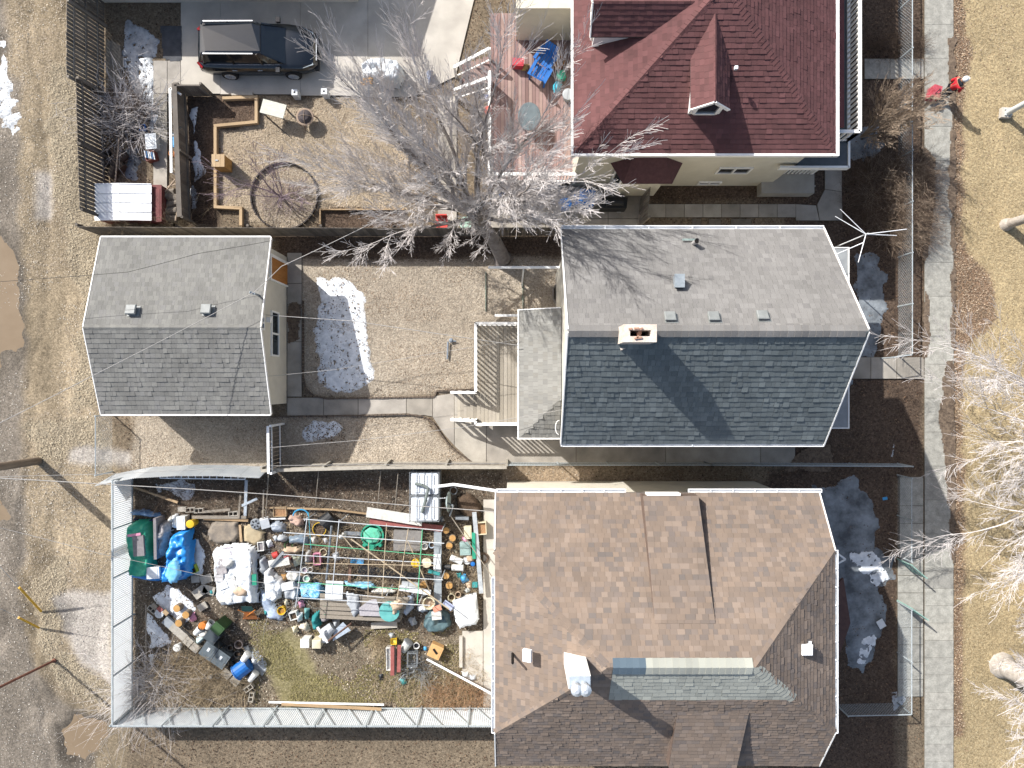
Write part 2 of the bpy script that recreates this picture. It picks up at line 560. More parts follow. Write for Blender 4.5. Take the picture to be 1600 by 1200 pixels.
OBJGROUPS = {'alley': ['alley', 'alley_grass', 'asphalt', 'gravel_pad'], 'lawn': ['lawn', 'straw_lawn', 'ring_bed'],
             'boulevard': ['boulevard_grass', 'leaf_shade_strip'], 'garden': ['garden_soil', 'weedy_ground', 'moss'],
             'yard': ['yard_soil', 'leaf_mulch', 'pale_gravel']}
ny, nx = GXX.shape
V = np.stack([GXX, GYY, GZ], -1).reshape(-1, 3)
cf = cls[:-1, :-1].ravel()
iy, ix = np.divmod(np.arange((ny - 1) * (nx - 1)), nx - 1)
a0 = iy * nx + ix
FQ = np.stack([a0, a0 + 1, a0 + nx + 1, a0 + nx], -1)
for gname, cl in OBJGROUPS.items():
    ids = [names.index(c) for c in cl]
    sel = np.isin(cf, ids)
    F = FQ[sel]
    used = np.unique(F); rem = -np.ones(len(V), int); rem[used] = np.arange(len(used))
    o = raw_mesh(gname, V[used], rem[F], gm, smooth=True)
    for nm_, arr in (('ca', A), ('cb', B)):
        at = o.data.attributes.new(nm_, 'FLOAT_COLOR', 'POINT')
        c4 = np.ones((len(used), 4), np.float32); c4[:, :3] = arr.reshape(-1, 3)[used]
        at.data.foreach_set('color', c4.ravel())
    o['kind'] = 'structure'
farm = mat('far ground', '#6f6552', '#8f8468', scale=0.4)
o = MB().box((0, 0, -0.35), (400, 400, 0.2)).build('ground', farm)
o['kind'] = 'structure'

# scattered litter: real little leaves, straw and stones
def sample(cl, n, poly=None):
    ids = [names.index(c) for c in cl]
    m = np.isin(cls, ids)
    if poly is not None:
        m &= sdist(GXX, GYY, gp(poly)) > 0
    iy, ix = np.nonzero(m)
    k = RNG.integers(0, len(iy), n)
    x = GXX[iy[k], ix[k]] + (RNG.random(n) - 0.5) * GS
    y = GYY[iy[k], ix[k]] + (RNG.random(n) - 0.5) * GS
    return x, y, GZ[iy[k], ix[k]]

def scatter(name, label, cat, cl, n, m, size=(0.03, 0.07), aspect=0.6, tilt=0.5, poly=None, lift=0.015, clump=None):
    x, y, z = sample(cl, n, poly)
    if clump:
        keep = fbm(x * clump[0], y * clump[0], 91, 4) > clump[1]
        x, y, z = x[keep], y[keep], z[keep]
    ok = (np.abs(x) < 24) & (np.abs(y) < 18.5)
    x, y, z = x[ok], y[ok], z[ok]
    n = len(x)
    L = size[0] + (size[1] - size[0]) * RNG.random(n) ** 1.5
    Wd = L * aspect
    a = RNG.random(n) * 2 * PI
    t1 = (RNG.random(n) - 0.5) * 2 * tilt; t2 = (RNG.random(n) - 0.5) * 2 * tilt
    u = np.stack([np.cos(a), np.sin(a), np.sin(t1)], -1) * L[:, None] / 2
    v = np.stack([-np.sin(a), np.cos(a), np.sin(t2)], -1) * Wd[:, None] / 2
    c = np.stack([x, y, z + lift + L * 0.2], -1)
    V = np.stack([c - u, c - v, c + u, c + v], 1).reshape(-1, 3)
    F = np.arange(4 * n).reshape(n, 4)
    o = raw_mesh(name, V, F, m, tints=RNG.random(n) * 50)
    tag(o, label, cat, kind='stuff')
    return o

leafm = tint_mat('dry leaf', ['#65503f', '#806a54', '#9a866e', '#ad9c86', '#594a3e', '#907d68'], rough=0.8, gran=0.05)
leafd = tint_mat('dark leaf', ['#332720', '#4e3b2f', '#65503f', '#7d6853', '#43362d', '#2a2420'], rough=0.8, gran=0.05)
chipm = tint_mat('pale chaff', ['#a39786', '#b8ad9c', '#908372', '#c4baaa', '#83766a', '#aca08e', '#766a5c'], rough=0.85, gran=0.05)
strawm = tint_mat('straw', ['#a39273', '#b9a988', '#938366', '#c6b999', '#87775b', '#ae9d7c'], rough=0.85, gran=0.05)
mossm = tint_mat('weed green', ['#67633c', '#7f774e', '#8f865e', '#50492f', '#857a5a'], rough=0.85, gran=0.05)
pebm = tint_mat('pebble', ['#8d8880', '#b7b1a6', '#6d6860', '#d0cbc0', '#7b7266'], rough=0.85, gran=0.05)
scatter('leaf_litter', 'pale dry leaf chips strewn over the middle lawn', 'leaves', ['lawn', 'ring_bed'], 90000, chipm, (0.015, 0.05), 0.6, 0.4)
scatter('fallen_leaves', 'brown fallen leaves on the middle lawn', 'leaves', ['lawn', 'ring_bed'], 16000, leafm, (0.02, 0.06), 0.7, 0.5, clump=(0.9, 0.5))
scatter('leaf_mulch', 'dark fallen leaves covering the beds and front yards', 'leaves', ['leaf_mulch', 'yard_soil'], 75000, leafd, (0.03, 0.08), 0.7, 0.5)
scatter('straw_grass', 'dead straw coloured grass of the boulevard', 'grass', ['boulevard_grass'], 110000, strawm, (0.04, 0.10), 0.16, 0.4)
scatter('dead_grass', 'matted dead grass of the north lawn', 'grass', ['straw_lawn'], 50000, tint_mat('bleached grass', ['#a2927b', '#b8a890', '#8e7f6a', '#c5b6a0', '#7f705d'], rough=.85, gran=.05), (0.04, 0.11), 0.22, 0.4)
scatter('lawn_leaves', 'brown leaves over the north lawn', 'leaves', ['straw_lawn'], 9000, leafm, (0.02, 0.07), 0.6, 0.5, clump=(0.8, 0.5))
scatter('kerb_leaves', 'brown leaves gathered along the pavement edge', 'leaves', ['leaf_shade_strip'], 14000, leafm, (0.03, 0.08), 0.7, 0.5)
scatter('alley_straw', 'dry grass tufts beside the alley', 'grass', ['alley_grass'], 22000, tint_mat('pale straw', ['#a0937c', '#b8ab92', '#8a7e69', '#c6baa2', '#7b705c'], rough=.85, gran=.05), (0.05, 0.12), 0.2, 0.5)
scatter('alley_stones', 'loose stones and grit on the alley', 'gravel', ['alley', 'asphalt', 'gravel_pad'], 26000, pebm, (0.015, 0.06), 0.8, 0.35, clump=(0.7, 0.42))
scatter('alley_chaff', 'dry chaff on the alley verge', 'leaves', ['alley'], 22000, chipm, (0.02, 0.07), 0.4, 0.4, clump=(0.5, 0.42))
scatter('soil_litter', 'bits of leaf and clods on the garden soil', 'leaves', ['garden_soil', 'weedy_ground'], 20000, leafd, (0.025, 0.07), 0.7, 0.6)
scatter('soil_chaff', 'pale plant bits on the garden soil', 'leaves', ['garden_soil', 'weedy_ground', 'pale_gravel'], 12000, chipm, (0.03, 0.09), 0.5, 0.6)
scatter('weeds', 'low greenish moss and weeds in the cluttered yard', 'weeds', ['moss', 'weedy_ground'], 22000, mossm, (0.03, 0.08), 0.5, 0.6, clump=(0.6, 0.5))
scatter('boulevard_leaves', 'brown leaves on the boulevard grass', 'leaves', ['boulevard_grass'], 9000, leafm, (0.03, 0.08), 0.7, 0.5, clump=(0.4, 0.52))

# ---- snow, puddles
snowm = mat('snow', '#b9bdc0', '#dfe2e4', scale=3.5, rough=0.6, bump=0.5, bscale=18, spec=0.3)
slush = mat('grey slush', '#6c7073', '#b4b9bd', scale=2.2, rough=0.35, bump=0.4, bscale=14, spec=0.4, lo=0.3, hi=0.7)
icem = mat('dirty ice', '#4a4d4f', '#8b9195', scale=1.3, rough=0.45, bump=0.35, bscale=16, spec=0.3, lo=0.36, hi=0.7)
def snow(px, m, seed, h=0.06, edge=0.25, step=0.05, holes=0.0, zb=0.0, name='snow_patch', label=None, cat='snow', hs=3.0):
    def hf(d, X, Y):
        h_ = h * .7
        z = zb - 0.035 + np.clip(d * 0.35, 0, h_) + (fbm(X * 2.5, Y * 2.5, seed + 9, 4) - 0.5) * h * 0.9 - .02 * np.clip(1 - d / .25, 0, 1)
        if holes:
            nn = fbm(X * hs * 2.4, Y * hs * 2.4, seed + 4, 3)
            z = z - np.clip((holes - 0.03 - nn) * 12, 0, 1) * (h * 1.3 + 0.03)
        return z
    V, F = field_mesh(gp(px), step, hf, 0, edge * 1.5, seed, 2.2)
    c = V.mean(0); c[2] = zb
    o = raw_mesh(name, V, F, m, off=c, smooth=True)
    o['kind'] = 'stuff'
    tag(o, label, cat)
    return o
snow([(492, 432), (530, 428), (570, 455), (575, 520), (585, 590), (560, 612), (525, 618), (495, 600), (490, 520), (500, 480)], snowm, 3, 0.06, 0.16, 0.035, 0.30, label='spotty snow patch on the lawn beside the grey garage', hs=3.2)
snow([(468, 664), (490, 655), (525, 656), (541, 668), (520, 686), (480, 693), (467, 685)], snowm, 5, 0.06, 0.1, 0.035, 0.30, label='small snow patch on the lower lawn south of the path', hs=3.5)
snow([(196, 30), (250, 60), (240, 150), (252, 175), (248, 200), (232, 205), (226, 160), (205, 150), (190, 90)], slush, 7, 0.05, 0.2, 0.05, 0.3, label='grey slushy snow beside the driveway behind the slatted gate')
snow([(228, 140), (245, 145), (254, 175), (248, 200), (236, 206), (232, 185)], snowm, 8, 0.05, 0.14, 0.04, 0.3, zb=0.04, label='bright strip of snow beside the pile of branches')
snow([(296, 168), (310, 165), (308, 215), (318, 250), (322, 275), (305, 290), (312, 310), (308, 328), (296, 330), (300, 250)], snowm, 9, 0.06, 0.12, 0.04, 0.28, label='narrow strip of snow along the fence by the leafy bed')
snow([(195, 230), (215, 225), (228, 245), (212, 282), (190, 288)], icem, 10, 0.03, 0.15, 0.05, 0.2, label='melting ice in front of the white roofed shed')
snow([(343, 203), (350, 205), (350, 240), (344, 238)], snowm, 12, 0.05, 0.06, 0.04, label='tiny sliver of snow inside the timber edging')
snow([(1330, 392), (1362, 388), (1386, 420), (1384, 500), (1370, 560), (1340, 590), (1325, 620), (1322, 640), (1300, 640), (1330, 560), (1338, 480)], icem, 14, 0.05, 0.28, 0.06, 0.24, label='grey ice on the front yard of the grey roofed house')
snow([(1330, 205), (1375, 190), (1380, 225), (1350, 262), (1325, 240)], icem, 15, 0.05, 0.25, 0.05, 0.25, label='grey snow under the bare shrub by the white balcony')
snow([(1270, 760), (1340, 745), (1370, 790), (1372, 850), (1395, 870), (1400, 905), (1370, 915), (1390, 960), (1370, 1020), (1350, 1060), (1325, 1040), (1310, 990), (1280, 900)], icem, 16, 0.06, 0.22, 0.05, 0.18, label='large sheet of grey ice in front of the brown roofed house')
snow([(1326, 862), (1362, 862), (1376, 880), (1392, 905), (1370, 915), (1345, 900), (1325, 880)], snowm, 17, 0.05, 0.2, 0.045, 0.38, zb=0.035, label='bright snow corner by the green gate')
snow([(1345, 1000), (1372, 985), (1366, 1010), (1348, 1045), (1335, 1040)], snowm, 18, 0.04, 0.15, 0.045, 0.4, zb=0.035, label='pale streak of snow near the paper sheet on the ice')
snow([(240, 755), (275, 750), (305, 755), (300, 778), (285, 785), (262, 770), (245, 775)], snowm, 19, 0.06, 0.12, 0.04, 0.25, label='patch of snow in the garden strip behind the white fence')
snow([(232, 930), (262, 912), (300, 930), (310, 955), (285, 980), (255, 960), (238, 948)], snowm, 20, 0.05, 0.15, 0.04, 0.22, label='snow between the blue covered heap and the block row')
snow([(298, 835), (312, 840), (322, 870), (318, 905), (300, 915), (296, 880)], snowm, 21, 0.07, 0.1, 0.04, 0.2, label='snow ridge beside the tall blue tarpaulin')
snow([(229, 955), (272, 1000), (270, 1012), (232, 1012), (228, 980)], snowm, 22, 0.05, 0.1, 0.04, 0.2, label='triangle of snow between the block row and the white fence')
snow([(230, 1022), (243, 1020), (240, 1048), (230, 1050)], snowm, 23, 0.05, 0.06, 0.04, 0.15, label='small snow wedge by the dry brush heap')
snow([(385, 1005), (405, 1010), (422, 1048), (410, 1062), (392, 1050)], slush, 24, 0.06, 0.1, 0.04, 0.2, label='slush beside the blue barrel')
snow([(1395, 690), (1402, 690), (1398, 720), (1390, 715)], slush, 25, 0.03, 0.1, 0.05, 0.2, label='thin slush near the wire fence corner')
snow([(1390, 1080), (1415, 1075), (1425, 1095), (1395, 1112)], slush, 26, 0.03, 0.15, 0.05, 0.3, label='slush at the south corner of the front fence')
snow([(5, 70), (22, 150), (28, 200), (20, 215), (4, 200), (-20, 150)], slush, 27, 0.02, 0.25, 0.06, 0.3, label='grey melting slush at the top of the alley', cat='slush')
# brown melt water in the alley
waterm = mat('muddy water', '#756550', '#7d6d58', scale=0.8, rough=0.06, spec=0.5)
for pp_, lb in zip(PUD, ('large muddy puddle at the left of the alley', 'muddy puddle low on the alley edge', 'muddy puddle at the foot of the alley by the corrugated fence', 'small muddy puddle at the top left of the alley')):
    P_ = gp(pp_)
    V, F = field_mesh(P_, .1, lambda d, X, Y: 0 * X - 0.082, -.6, .0, 1, 1)
    tag(raw_mesh('puddle', V * np.array([1, 1, 1]), F, waterm, off=V.mean(0)), lb, 'puddle', kind='structure')
# fallen leaves lying on the snow
for k_, (pp_, n_) in enumerate(((((492, 432), (545, 428), (580, 520), (585, 600), (525, 618), (490, 595)), 420), (((468, 660), (541, 658), (541, 690), (470, 693)), 220))):
    P_ = np.array(gp(pp_)); lo_, hi_ = P_.min(0), P_.max(0)
    x = lo_[0] + RNG.random(n_ * 3) * (hi_[0] - lo_[0]); y = lo_[1] + RNG.random(n_ * 3) * (hi_[1] - lo_[1])
    ok = (sdist(x, y, P_) > .05) & (fbm(x * 2, y * 2, 12, 3) > .42)
    x, y = x[ok][:n_], y[ok][:n_]; n = len(x)
    L = .03 + .05 * RNG.random(n); a_ = RNG.random(n) * 6.28
    c = np.stack([x, y, np.full(n, .055)], -1)
    u = np.stack([np.cos(a_), np.sin(a_), (RNG.random(n) - .5) * .6], -1) * L[:, None] / 2; v = np.stack([-np.sin(a_), np.cos(a_), (RNG.random(n) - .5) * .6], -1) * L[:, None] * .35
    V = np.stack([c - u, c - v, c + u, c + v], 1).reshape(-1, 3)
    tag(raw_mesh('fallen_leaves', V, np.arange(4 * n).reshape(n, 4), leafd, tints=RNG.random(n) * 50), ['dark leaves scattered on the large snow patch', 'dark leaves scattered on the small snow patch'][k_], 'leaves', kind='stuff')
# ---------------------------------------------------------------- roofs of separate shingles
UNIT_TAB = {}
def unit_tab(m):
    """one shingle: 1 wide, 1 long, 1 thick at its lower edge"""
    if m.name in UNIT_TAB: return UNIT_TAB[m.name]
    me = bpy.data.meshes.new('shingle')
    me.from_pydata([(0, 0, 0), (1, 0, 0), (1, 1, 0), (0, 1, 0), (0, 0, 1), (1, 0, 1), (1, 1.04, 0.15), (0, 1.04, 0.15)], [],
                   [(4, 5, 6, 7), (0, 1, 5, 4), (1, 2, 6, 5), (3, 0, 4, 7)])
    me.materials.append(m)
    at = me.attributes.new('tint', 'FLOAT', 'FACE')
    at.data.foreach_set('value', np.full(4, 0.31, np.float32))
    UNIT_TAB[m.name] = me
    return me

def shingles(parent, poly, m, course=0.2, tab=(0.14, 0.3), thick=(0.012, 0.03), single=0, seed=0, lift=0.004, split=None, m2=None, region2=None):
    """lay courses of tabs on a planar convex slope. poly: eave edge first (poly[0]->poly[1])"""
    rng = np.random.default_rng(seed + 100)
    P = [Vector(p) for p in poly]
    u = (P[1] - P[0]).normalized()
    n = (P[1] - P[0]).cross(P[-1] - P[0]).normalized()
    if n.z < 0:
        P[0], P[1] = P[1], P[0]
        P = [P[0], P[1]] + P[2:][::-1]
        u = (P[1] - P[0]).normalized()
        n = (P[1] - P[0]).cross(P[-1] - P[0]).normalized()
    v = n.cross(u).normalized()
    if v.z < 0: v = -v
    O = P[0]
    q = [((p - O).dot(u), (p - O).dot(v)) for p in P]
    vmax = max(a[1] for a in q)
    def span(t):
        xs = []
        for i in range(len(q)):
            (x0, y0), (x1, y1) = q[i], q[(i + 1) % len(q)]
            if (y0 - t) * (y1 - t) <= 0 and abs(y1 - y0) > 1e-9:
                xs.append(x0 + (x1 - x0) * (t - y0) / (y1 - y0))
        if not xs: return None
        return min(xs), max(xs)
    tabs = []
    nrow = int(math.ceil(vmax / course))
    for r in range(nrow):
        v0 = r * course; v1 = min(vmax, v0 + course)
        s0 = span(min(v0 + 1e-4, vmax)); s1 = span(v1 - 1e-4)
        if s0 is None or s1 is None: continue
        a0, b0 = s0; a1, b1 = s1
        lo = min(a0, a1); hi = max(b0, b1)
        x = lo - rng.random() * tab[1]
        while x < hi:
            w = tab[0] + (tab[1] - tab[0]) * rng.random()
            l0, r0 = max(x, a0), min(x + w, b0)
            l1, r1 = max(x, a1), min(x + w, b1)
            if r0 - l0 > 0.01 or r1 - l1 > 0.01:
                r0 = max(r0, l0); r1 = max(r1, l1)
                l0 = min(l0, b0); l1 = min(l1, b1)
                t = thick[0] + (thick[1] - thick[0]) * rng.random() ** 2
                tabs.append((l0, r0, l1, r1, v0, v1, t, rng.random()))
            x += w
    cam_ = Vector((0, 0, CAMH))
    def cen(t):
        return O + u * ((t[0] + t[1]) / 2) + v * ((t[4] + t[5]) / 2)
    singles = set()
    if single:
        full = [i for i, t in enumerate(tabs) if abs(t[0] - t[2]) < 1e-6 and abs(t[1] - t[3]) < 1e-6 and (t[1] - t[0]) > tab[0] * 0.9]
        full.sort(key=lambda i: (cen(tabs[i]) - cam_).length)
        singles = set(full[:single])
    Vv = []; tt = []
    M3 = Matrix((u, v, n)).transposed()
    for i, t in enumerate(tabs):
        l0, r0, l1, r1, v0, v1, th, rd = t
        g = 0.004
        if i in singles:
            me = unit_tab(m)
            o = bpy.data.objects.new('shingle', me)
            M = M3.to_4x4() @ Matrix.Diagonal((r0 - l0 - g, v1 - v0, th, 1))
            M.translation = O + u * (l0 + g / 2) + v * v0 + n * lift - wloc(parent)
            o.parent = parent
            o.matrix_local = M
            COL.objects.link(o)
            continue
        c8 = [(l0 + g / 2, v0, 0), (r0 - g / 2, v0, 0), (l0 + g / 2, v0, th), (r0 - g / 2, v0, th), (l1 + g / 2, v1 * 1.0 + 0.008, th * 0.15), (r1 - g / 2, v1 + 0.008, th * 0.15)]
        for a, b, c in c8:
            p = O + u * a + v * b + n * (c + lift)
            Vv.append((p.x, p.y, p.z))
        tt.append(rd * 50)
    N = len(tt)
    V = np.array(Vv)
    b = np.arange(N) * 6
    Fq = np.concatenate([np.stack([b + 2, b + 3, b + 5, b + 4], -1), np.stack([b, b + 1, b + 3, b + 2], -1),
                         np.stack([b + 1, b + 5, b + 3, b + 3], -1)[:, :4], np.stack([b, b + 2, b + 4, b + 4], -1)], 0)
    # side triangles as degenerate-free tris are added separately
    Ft = np.concatenate([np.stack([b + 2, b + 3, b + 5, b + 4], -1), np.stack([b, b + 1, b + 3, b + 2], -1)], 0)
    o = raw_mesh('shingle_field', V, Ft, m, parent, tints=np.tile(np.array(tt), 2))
    o['kind'] = 'stuff'
    return o

def caps(parent, p, q, m, w=0.28, step=0.16, th=0.03, lift=0.02, seed=0):
    """overlapping cap shingles along a ridge or hip (single mesh per cap is too small: one strip)"""
    p = Vector(p); q = Vector(q)
    d = (q - p); L = d.length; d.normalize()
    sd = d.cross(Vector((0, 0, 1))).normalized()
    n = int(L / step)
    mb = MB(); tt = []
    for i in range(n):
        a = p + d * (i * step); b = p + d * (i * step + step * 1.12)
        za, zb = lift + th, lift
        for s in (-1, 1):
            e = sd * s * w / 2 - Vector((0, 0, w * 0.24))
            vs_ = [a + Vector((0, 0, za)), b + Vector((0, 0, zb + 0.004)), b + e + Vector((0, 0, zb)), a + e + Vector((0, 0, za))]
            mb.add(vs_, [(0, 1, 2, 3) if s < 0 else (3, 2, 1, 0)])
            tt.append(i * 0.37)
        a2 = a + Vector((0, 0, za)); 
        mb.add([a2, a2 + sd * w / 2 - Vector((0, 0, w * 0.24)), a2 + sd * w / 2 - Vector((0, 0, w * 0.24 + th)), a2 - Vector((0, 0, th)),
                a2 - sd * w / 2 - Vector((0, 0, w * 0.24 + th)), a2 - sd * w / 2 - Vector((0, 0, w * 0.24))], [(0, 1, 2, 3, 4, 5)])
        tt.append(i * 0.37)
    o = mb.build('ridge_cap', m, parent, tints=tt)
    o['kind'] = 'stuff'
    return o

white = mat('white paint', '#dedcd6', '#ebe9e4', scale=3, rough=0.5)
whitem = mat('white metal', '#d8dadb', '#e6e7e7', scale=3, rough=0.4)
cream = mat('cream stucco', '#d0cabb', '#c0baab', scale=1.3, rough=0.9, bump=0.25, bscale=90, lo=0.3, hi=0.75)
creamr = mat('pale stucco', '#cbc5b4', '#b9b3a2', scale=1.1, rough=0.9, bump=0.25, bscale=90, lo=0.3, hi=0.75)
glass = mat('window glass', '#1c2226', '#2a3238', scale=2, rough=0.08, spec=0.6)
deckm = mat('roof boards', '#3a3836', '#45423f', scale=4)
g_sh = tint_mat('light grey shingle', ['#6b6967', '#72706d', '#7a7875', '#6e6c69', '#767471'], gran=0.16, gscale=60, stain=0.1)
h_sh = tint_mat('shaded slope shingle', ['#5a6060', '#636969', '#6f7574', '#5d6363', '#686e6d'], gran=0.16, gscale=60, stain=0.08)  # same roof as the light grey shingle, darkened to carry the slope's shade
r_sh = tint_mat('red shingle', ['#634443', '#5d403f', '#684847', '#563c3b', '#604342'], gran=0.14, stain=0.12)
b_sh = tint_mat('brown shingle', ['#786a5e', '#70645a', '#7e6f62', '#6b625c', '#827468', '#74675c', '#67605b'], gran=0.12, stain=0.1)
p_sh = tint_mat('patched grey shingle', ['#94958c', '#9d9e94', '#898a82', '#a4a59a'], gran=0.1, stain=0.05)  # real grey patch, lightened to carry sunlight its slope misses
p2_sh = tint_mat('new blue grey cap', ['#4e5c66', '#57656f', '#46535d'], gran=0.1, stain=0.05)

def boards(parent, segs, m=white, name='fascia'):
    for a, b, w, h in segs:
        MB().beam(a, b, w, h).build(name, m, parent)

def gutter(parent, p, q, side, m=whitem, w=0.12, h=0.1, hang=0.8):
    """open eave trough with straps, 'side' = outward direction"""
    p = Vector(p); q = Vector(q); s = Vector(side).normalized()
    mb = MB()
    mb.beam(p + s * 0.012, q + s * 0.012, 0.02, h)
    mb.beam(p + s * w, q + s * w, 0.025, h * 0.8)
    mb.beam(p + s * w / 2 - Vector((0, 0, h / 2)), q + s * w / 2 - Vector((0, 0, h / 2)), w, 0.015)
    g = mb.build('gutter', m, parent)
    d = (q - p); L = d.length; d.normalize()
    n = max(2, int(L / hang))
    mb2 = MB()
    for i in range(n + 1):
        a = p + d * (L * i / n) + Vector((0, 0, h / 2))
        mb2.beam(a, a + s * w, 0.035, 0.02)
    build_each(mb2, 'strap', m, g)
    return g

def window_on(parent, c, axis, w, h, out, frame=white, panes=2, fr=0.07, name='window'):
    """c centre, axis along width (unit xy vector), out = outward normal"""
    c = Vector(c); ax = Vector(axis); o = Vector(out); z = Vector((0, 0, 1))
    def bar(a, b, t=fr):
        mb.beam(c + ax * a[0] + z * a[1] + o * 0.03, c + ax * b[0] + z * b[1] + o * 0.03, t, 0.06)
    mb = MB()
    hw, hh = w / 2, h / 2
    for yy in (-hh, hh):
        mb.beam(c + ax * (-hw - fr / 2) + z * yy + o * 0.03, c + ax * (hw + fr / 2) + z * yy + o * 0.03, 0.06 if abs(o.z) < .5 else fr, fr)
    xs = [-hw + w * i / panes for i in range(panes + 1)]
    for x in xs:
        mb.beam(c + ax * x - z * (hh - fr / 2) + o * 0.031, c + ax * x + z * (hh - fr / 2) + o * 0.031, fr, 0.06)
    f = mb.build(name, frame, parent)
    for i in range(panes):
        a, b = xs[i] + fr / 2, xs[i + 1] - fr / 2
        pm = MB()
        pm.beam(c + ax * a + o * 0.012, c + ax * b + o * 0.012, 0.02, h - fr)
        pm.build('pane', glass, f)
    return f

def vent_box(parent, c, s=0.4, slope=0.0, m=None, h=0.22, name='roof_vent'):
    """low metal roof ventilator sitting on the slope: flashing, neck, hood"""
    m = m or mat('vent metal', '#6f7270', '#7f8280', scale=4, rough=0.5)
    c = Vector(c)
    t = (slope, 0)
    mb = MB()
    mb.box(c + Vector((0.04, 0, 0.03)), (s * 1.2, s * 1.1, 0.012), 0, 0, t)
    mb.box(c + Vector((0, 0, h * 0.4)), (s * 0.75, s * 0.75, h * 0.9), 0, 0, t)
    hood = [(-s / 2, -s / 2), (s / 2, -s / 2), (s / 2, s / 2), (-s / 2, s / 2)]
    v = []
    M = Matrix.Rotation(slope, 3, 'X')
    for z, k in ((h * 0.75, 1.0), (h * 1.0, 1.0), (h * 1.12, 0.86)):
        for x, y in hood: v.append(M @ Vector((x * k, y * k, z)) + c)
    f = [(3, 2, 1, 0), (8, 9, 10, 11)]
    for k in (0, 4):
        f += [(k + i, k + (i + 1) % 4, k + 4 + (i + 1) % 4, k + 4 + i) for i in range(4)]
    mb.add(v, f)
    return mb.build(name, m, parent)

# ================= main house (grey roof, shade coloured into its south slope, brick chimney)
HE, HR = 6.9, 9.7
hx0, hx1 = 1.60, 10.09
hyN, hyS, hyR = 5.01, -1.93, 1.50
hxr0, hxr1 = 1.58, 10.06
house = thing('house', 'large house under a grey gable roof, south slope darkened as shade, with broken brick chimney', 'house', ((hx0 + hx1) / 2, hyR, 0))
mb = MB()
mb.prism([(hx0 + 0.25, hyN - 0.35), (hx1 - 0.25, hyN - 0.35), (hx1 - 0.25, hyS + 0.35), (hx0 + 0.25, hyS + 0.35)], 0, HE - 0.25)
x0, x1 = hx0 + 0.25, hx1 - 0.25
mb.add([(x0, hyN - .35, HE - .25), (x0, hyS + .35, HE - .25), (x0, hyR, HR - .25), (x1, hyN - .35, HE - .25), (x1, hyS + .35, HE - .25), (x1, hyR, HR - .25)],
       [(0, 2, 1), (3, 4, 5), (0, 3, 5, 2), (1, 2, 5, 4)])
mb.build('wall', cream, house)
RP = MB()
N4 = [(hx0, hyN, HE), (hx1, hyN, HE), (hx1, hyR, HR), (hx0, hyR, HR)]
S4 = [(hx0, hyS, HE), (hx1, hyS, HE), (hx1, hyR, HR), (hx0, hyR, HR)]
RP.slab(N4, 0.14); RP.slab(S4, 0.14)
roof = RP.build('roof', deckm, house)
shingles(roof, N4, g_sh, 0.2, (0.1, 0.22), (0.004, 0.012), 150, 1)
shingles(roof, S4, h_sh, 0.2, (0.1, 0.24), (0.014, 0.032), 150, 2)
caps(roof, (hx0, hyR, HR), (hx1, hyR, HR), g_sh, 0.34, 0.2, 0.02)
mb = MB()
for a, b in (((hx0, hyN, HE), (hx0, hyR, HR)), ((hx0, hyS, HE), (hx0, hyR, HR)), ((hx1, hyN, HE), (hx1, hyR, HR)), ((hx1, hyS, HE), (hx1, hyR, HR))):
    sx = -0.02 if a[0] == hx0 else 0.02
    mb.beam((a[0] + sx, a[1], a[2] - 0.07), (b[0] + sx, b[1], b[2] - 0.07), 0.035, 0.18)
build_each(mb, 'fascia', white, roof)
gutter(roof, (hx0, hyN + 0.0, HE - 0.06), (hx1, hyN, HE - 0.06), (0, 1, 0), hang=1.4)
gutter(roof, (hx0, hyS, HE - 0.06), (hx1 - 0.0, hyS, HE - 0.06), (0, -1, 0), hang=30, w=0.09)
# chimney
chm = mat('painted brick', '#cfc6bb', '#b9aa9b', scale=6, rough=0.9, bump=0.5, bscale=30)
brick = mat('bare brick', '#b08c76', '#94705c', scale=9, rough=0.9, bump=0.5)
dark = mat('soot and shade', '#0c0a09', '#17120f', scale=5)  # sooty flue, also near-black fill standing in for shade inside openings
ct = W(1001, 523, 10.55)
cx0, cx1 = W(983 - 8, 0, 10.55).x, W(1026, 0, 10.55).x
cy1, cy0 = W(0, 507, 10.55).y, W(0, 534, 10.55).y
mb = MB()
for r_ in range(11):
    zz0 = 8.45 + r_ * 0.19
    e = 0.0 if r_ % 2 else 0.008
    for (a, b, c_, d_) in ((cx0, cx1, cy0, cy0 + 0.15), (cx0, cx1, cy1 - 0.15, cy1), (cx0, cx0 + 0.16, cy0 + .15, cy1 - .15), (cx1 - 0.14, cx1, cy0 + .15, cy1 - .15)):
        mb.bx(a - e, b + e, c_ - e * (c_ == cy0), d_ + e * (d_ == cy1), zz0, zz0 + 0.184)
ch = mb.build('chimney', chm, house)
MB().bx(cx0 + .17, cx1 - .15, cy0 + .16, cy1 - .16, 8.6, 9.7).build('flue_shaft', dark, ch)
mb = MB()
for i in range(5):
    mb.box(((cx0 + cx1) / 2 + 0.01 * i, cy0 + 0.2 + i * 0.05, 10.30 + 0.012 * (i % 3)), (0.1 + 0.02 * (i % 2), 0.05, 0.16), 0.05 * i)
mb.build('flue_divider', brick, ch)
for k in range(5):
    a = random.random()
    if k < 3: c = (cx0 + 0.15 + (cx1 - cx0 - .3) * a, cy1 - 0.1 - 0.04 * random.random(), 10.545)
    else: c = (cx0 + 0.25 + (cx1 - cx0 - .5) * a, cy0 + 0.11, 10.56)
    MB().box(c, (0.09 + .05 * random.random(), 0.05, 0.05), random.random() * .6).build('brick', brick, ch)
MB().box(W(972, 543, 9.3), (0.14, 0.12, 0.1), 0.4).build('brick', chm, ch)
slopeN = math.atan2(HR - HE, hyN - hyR)
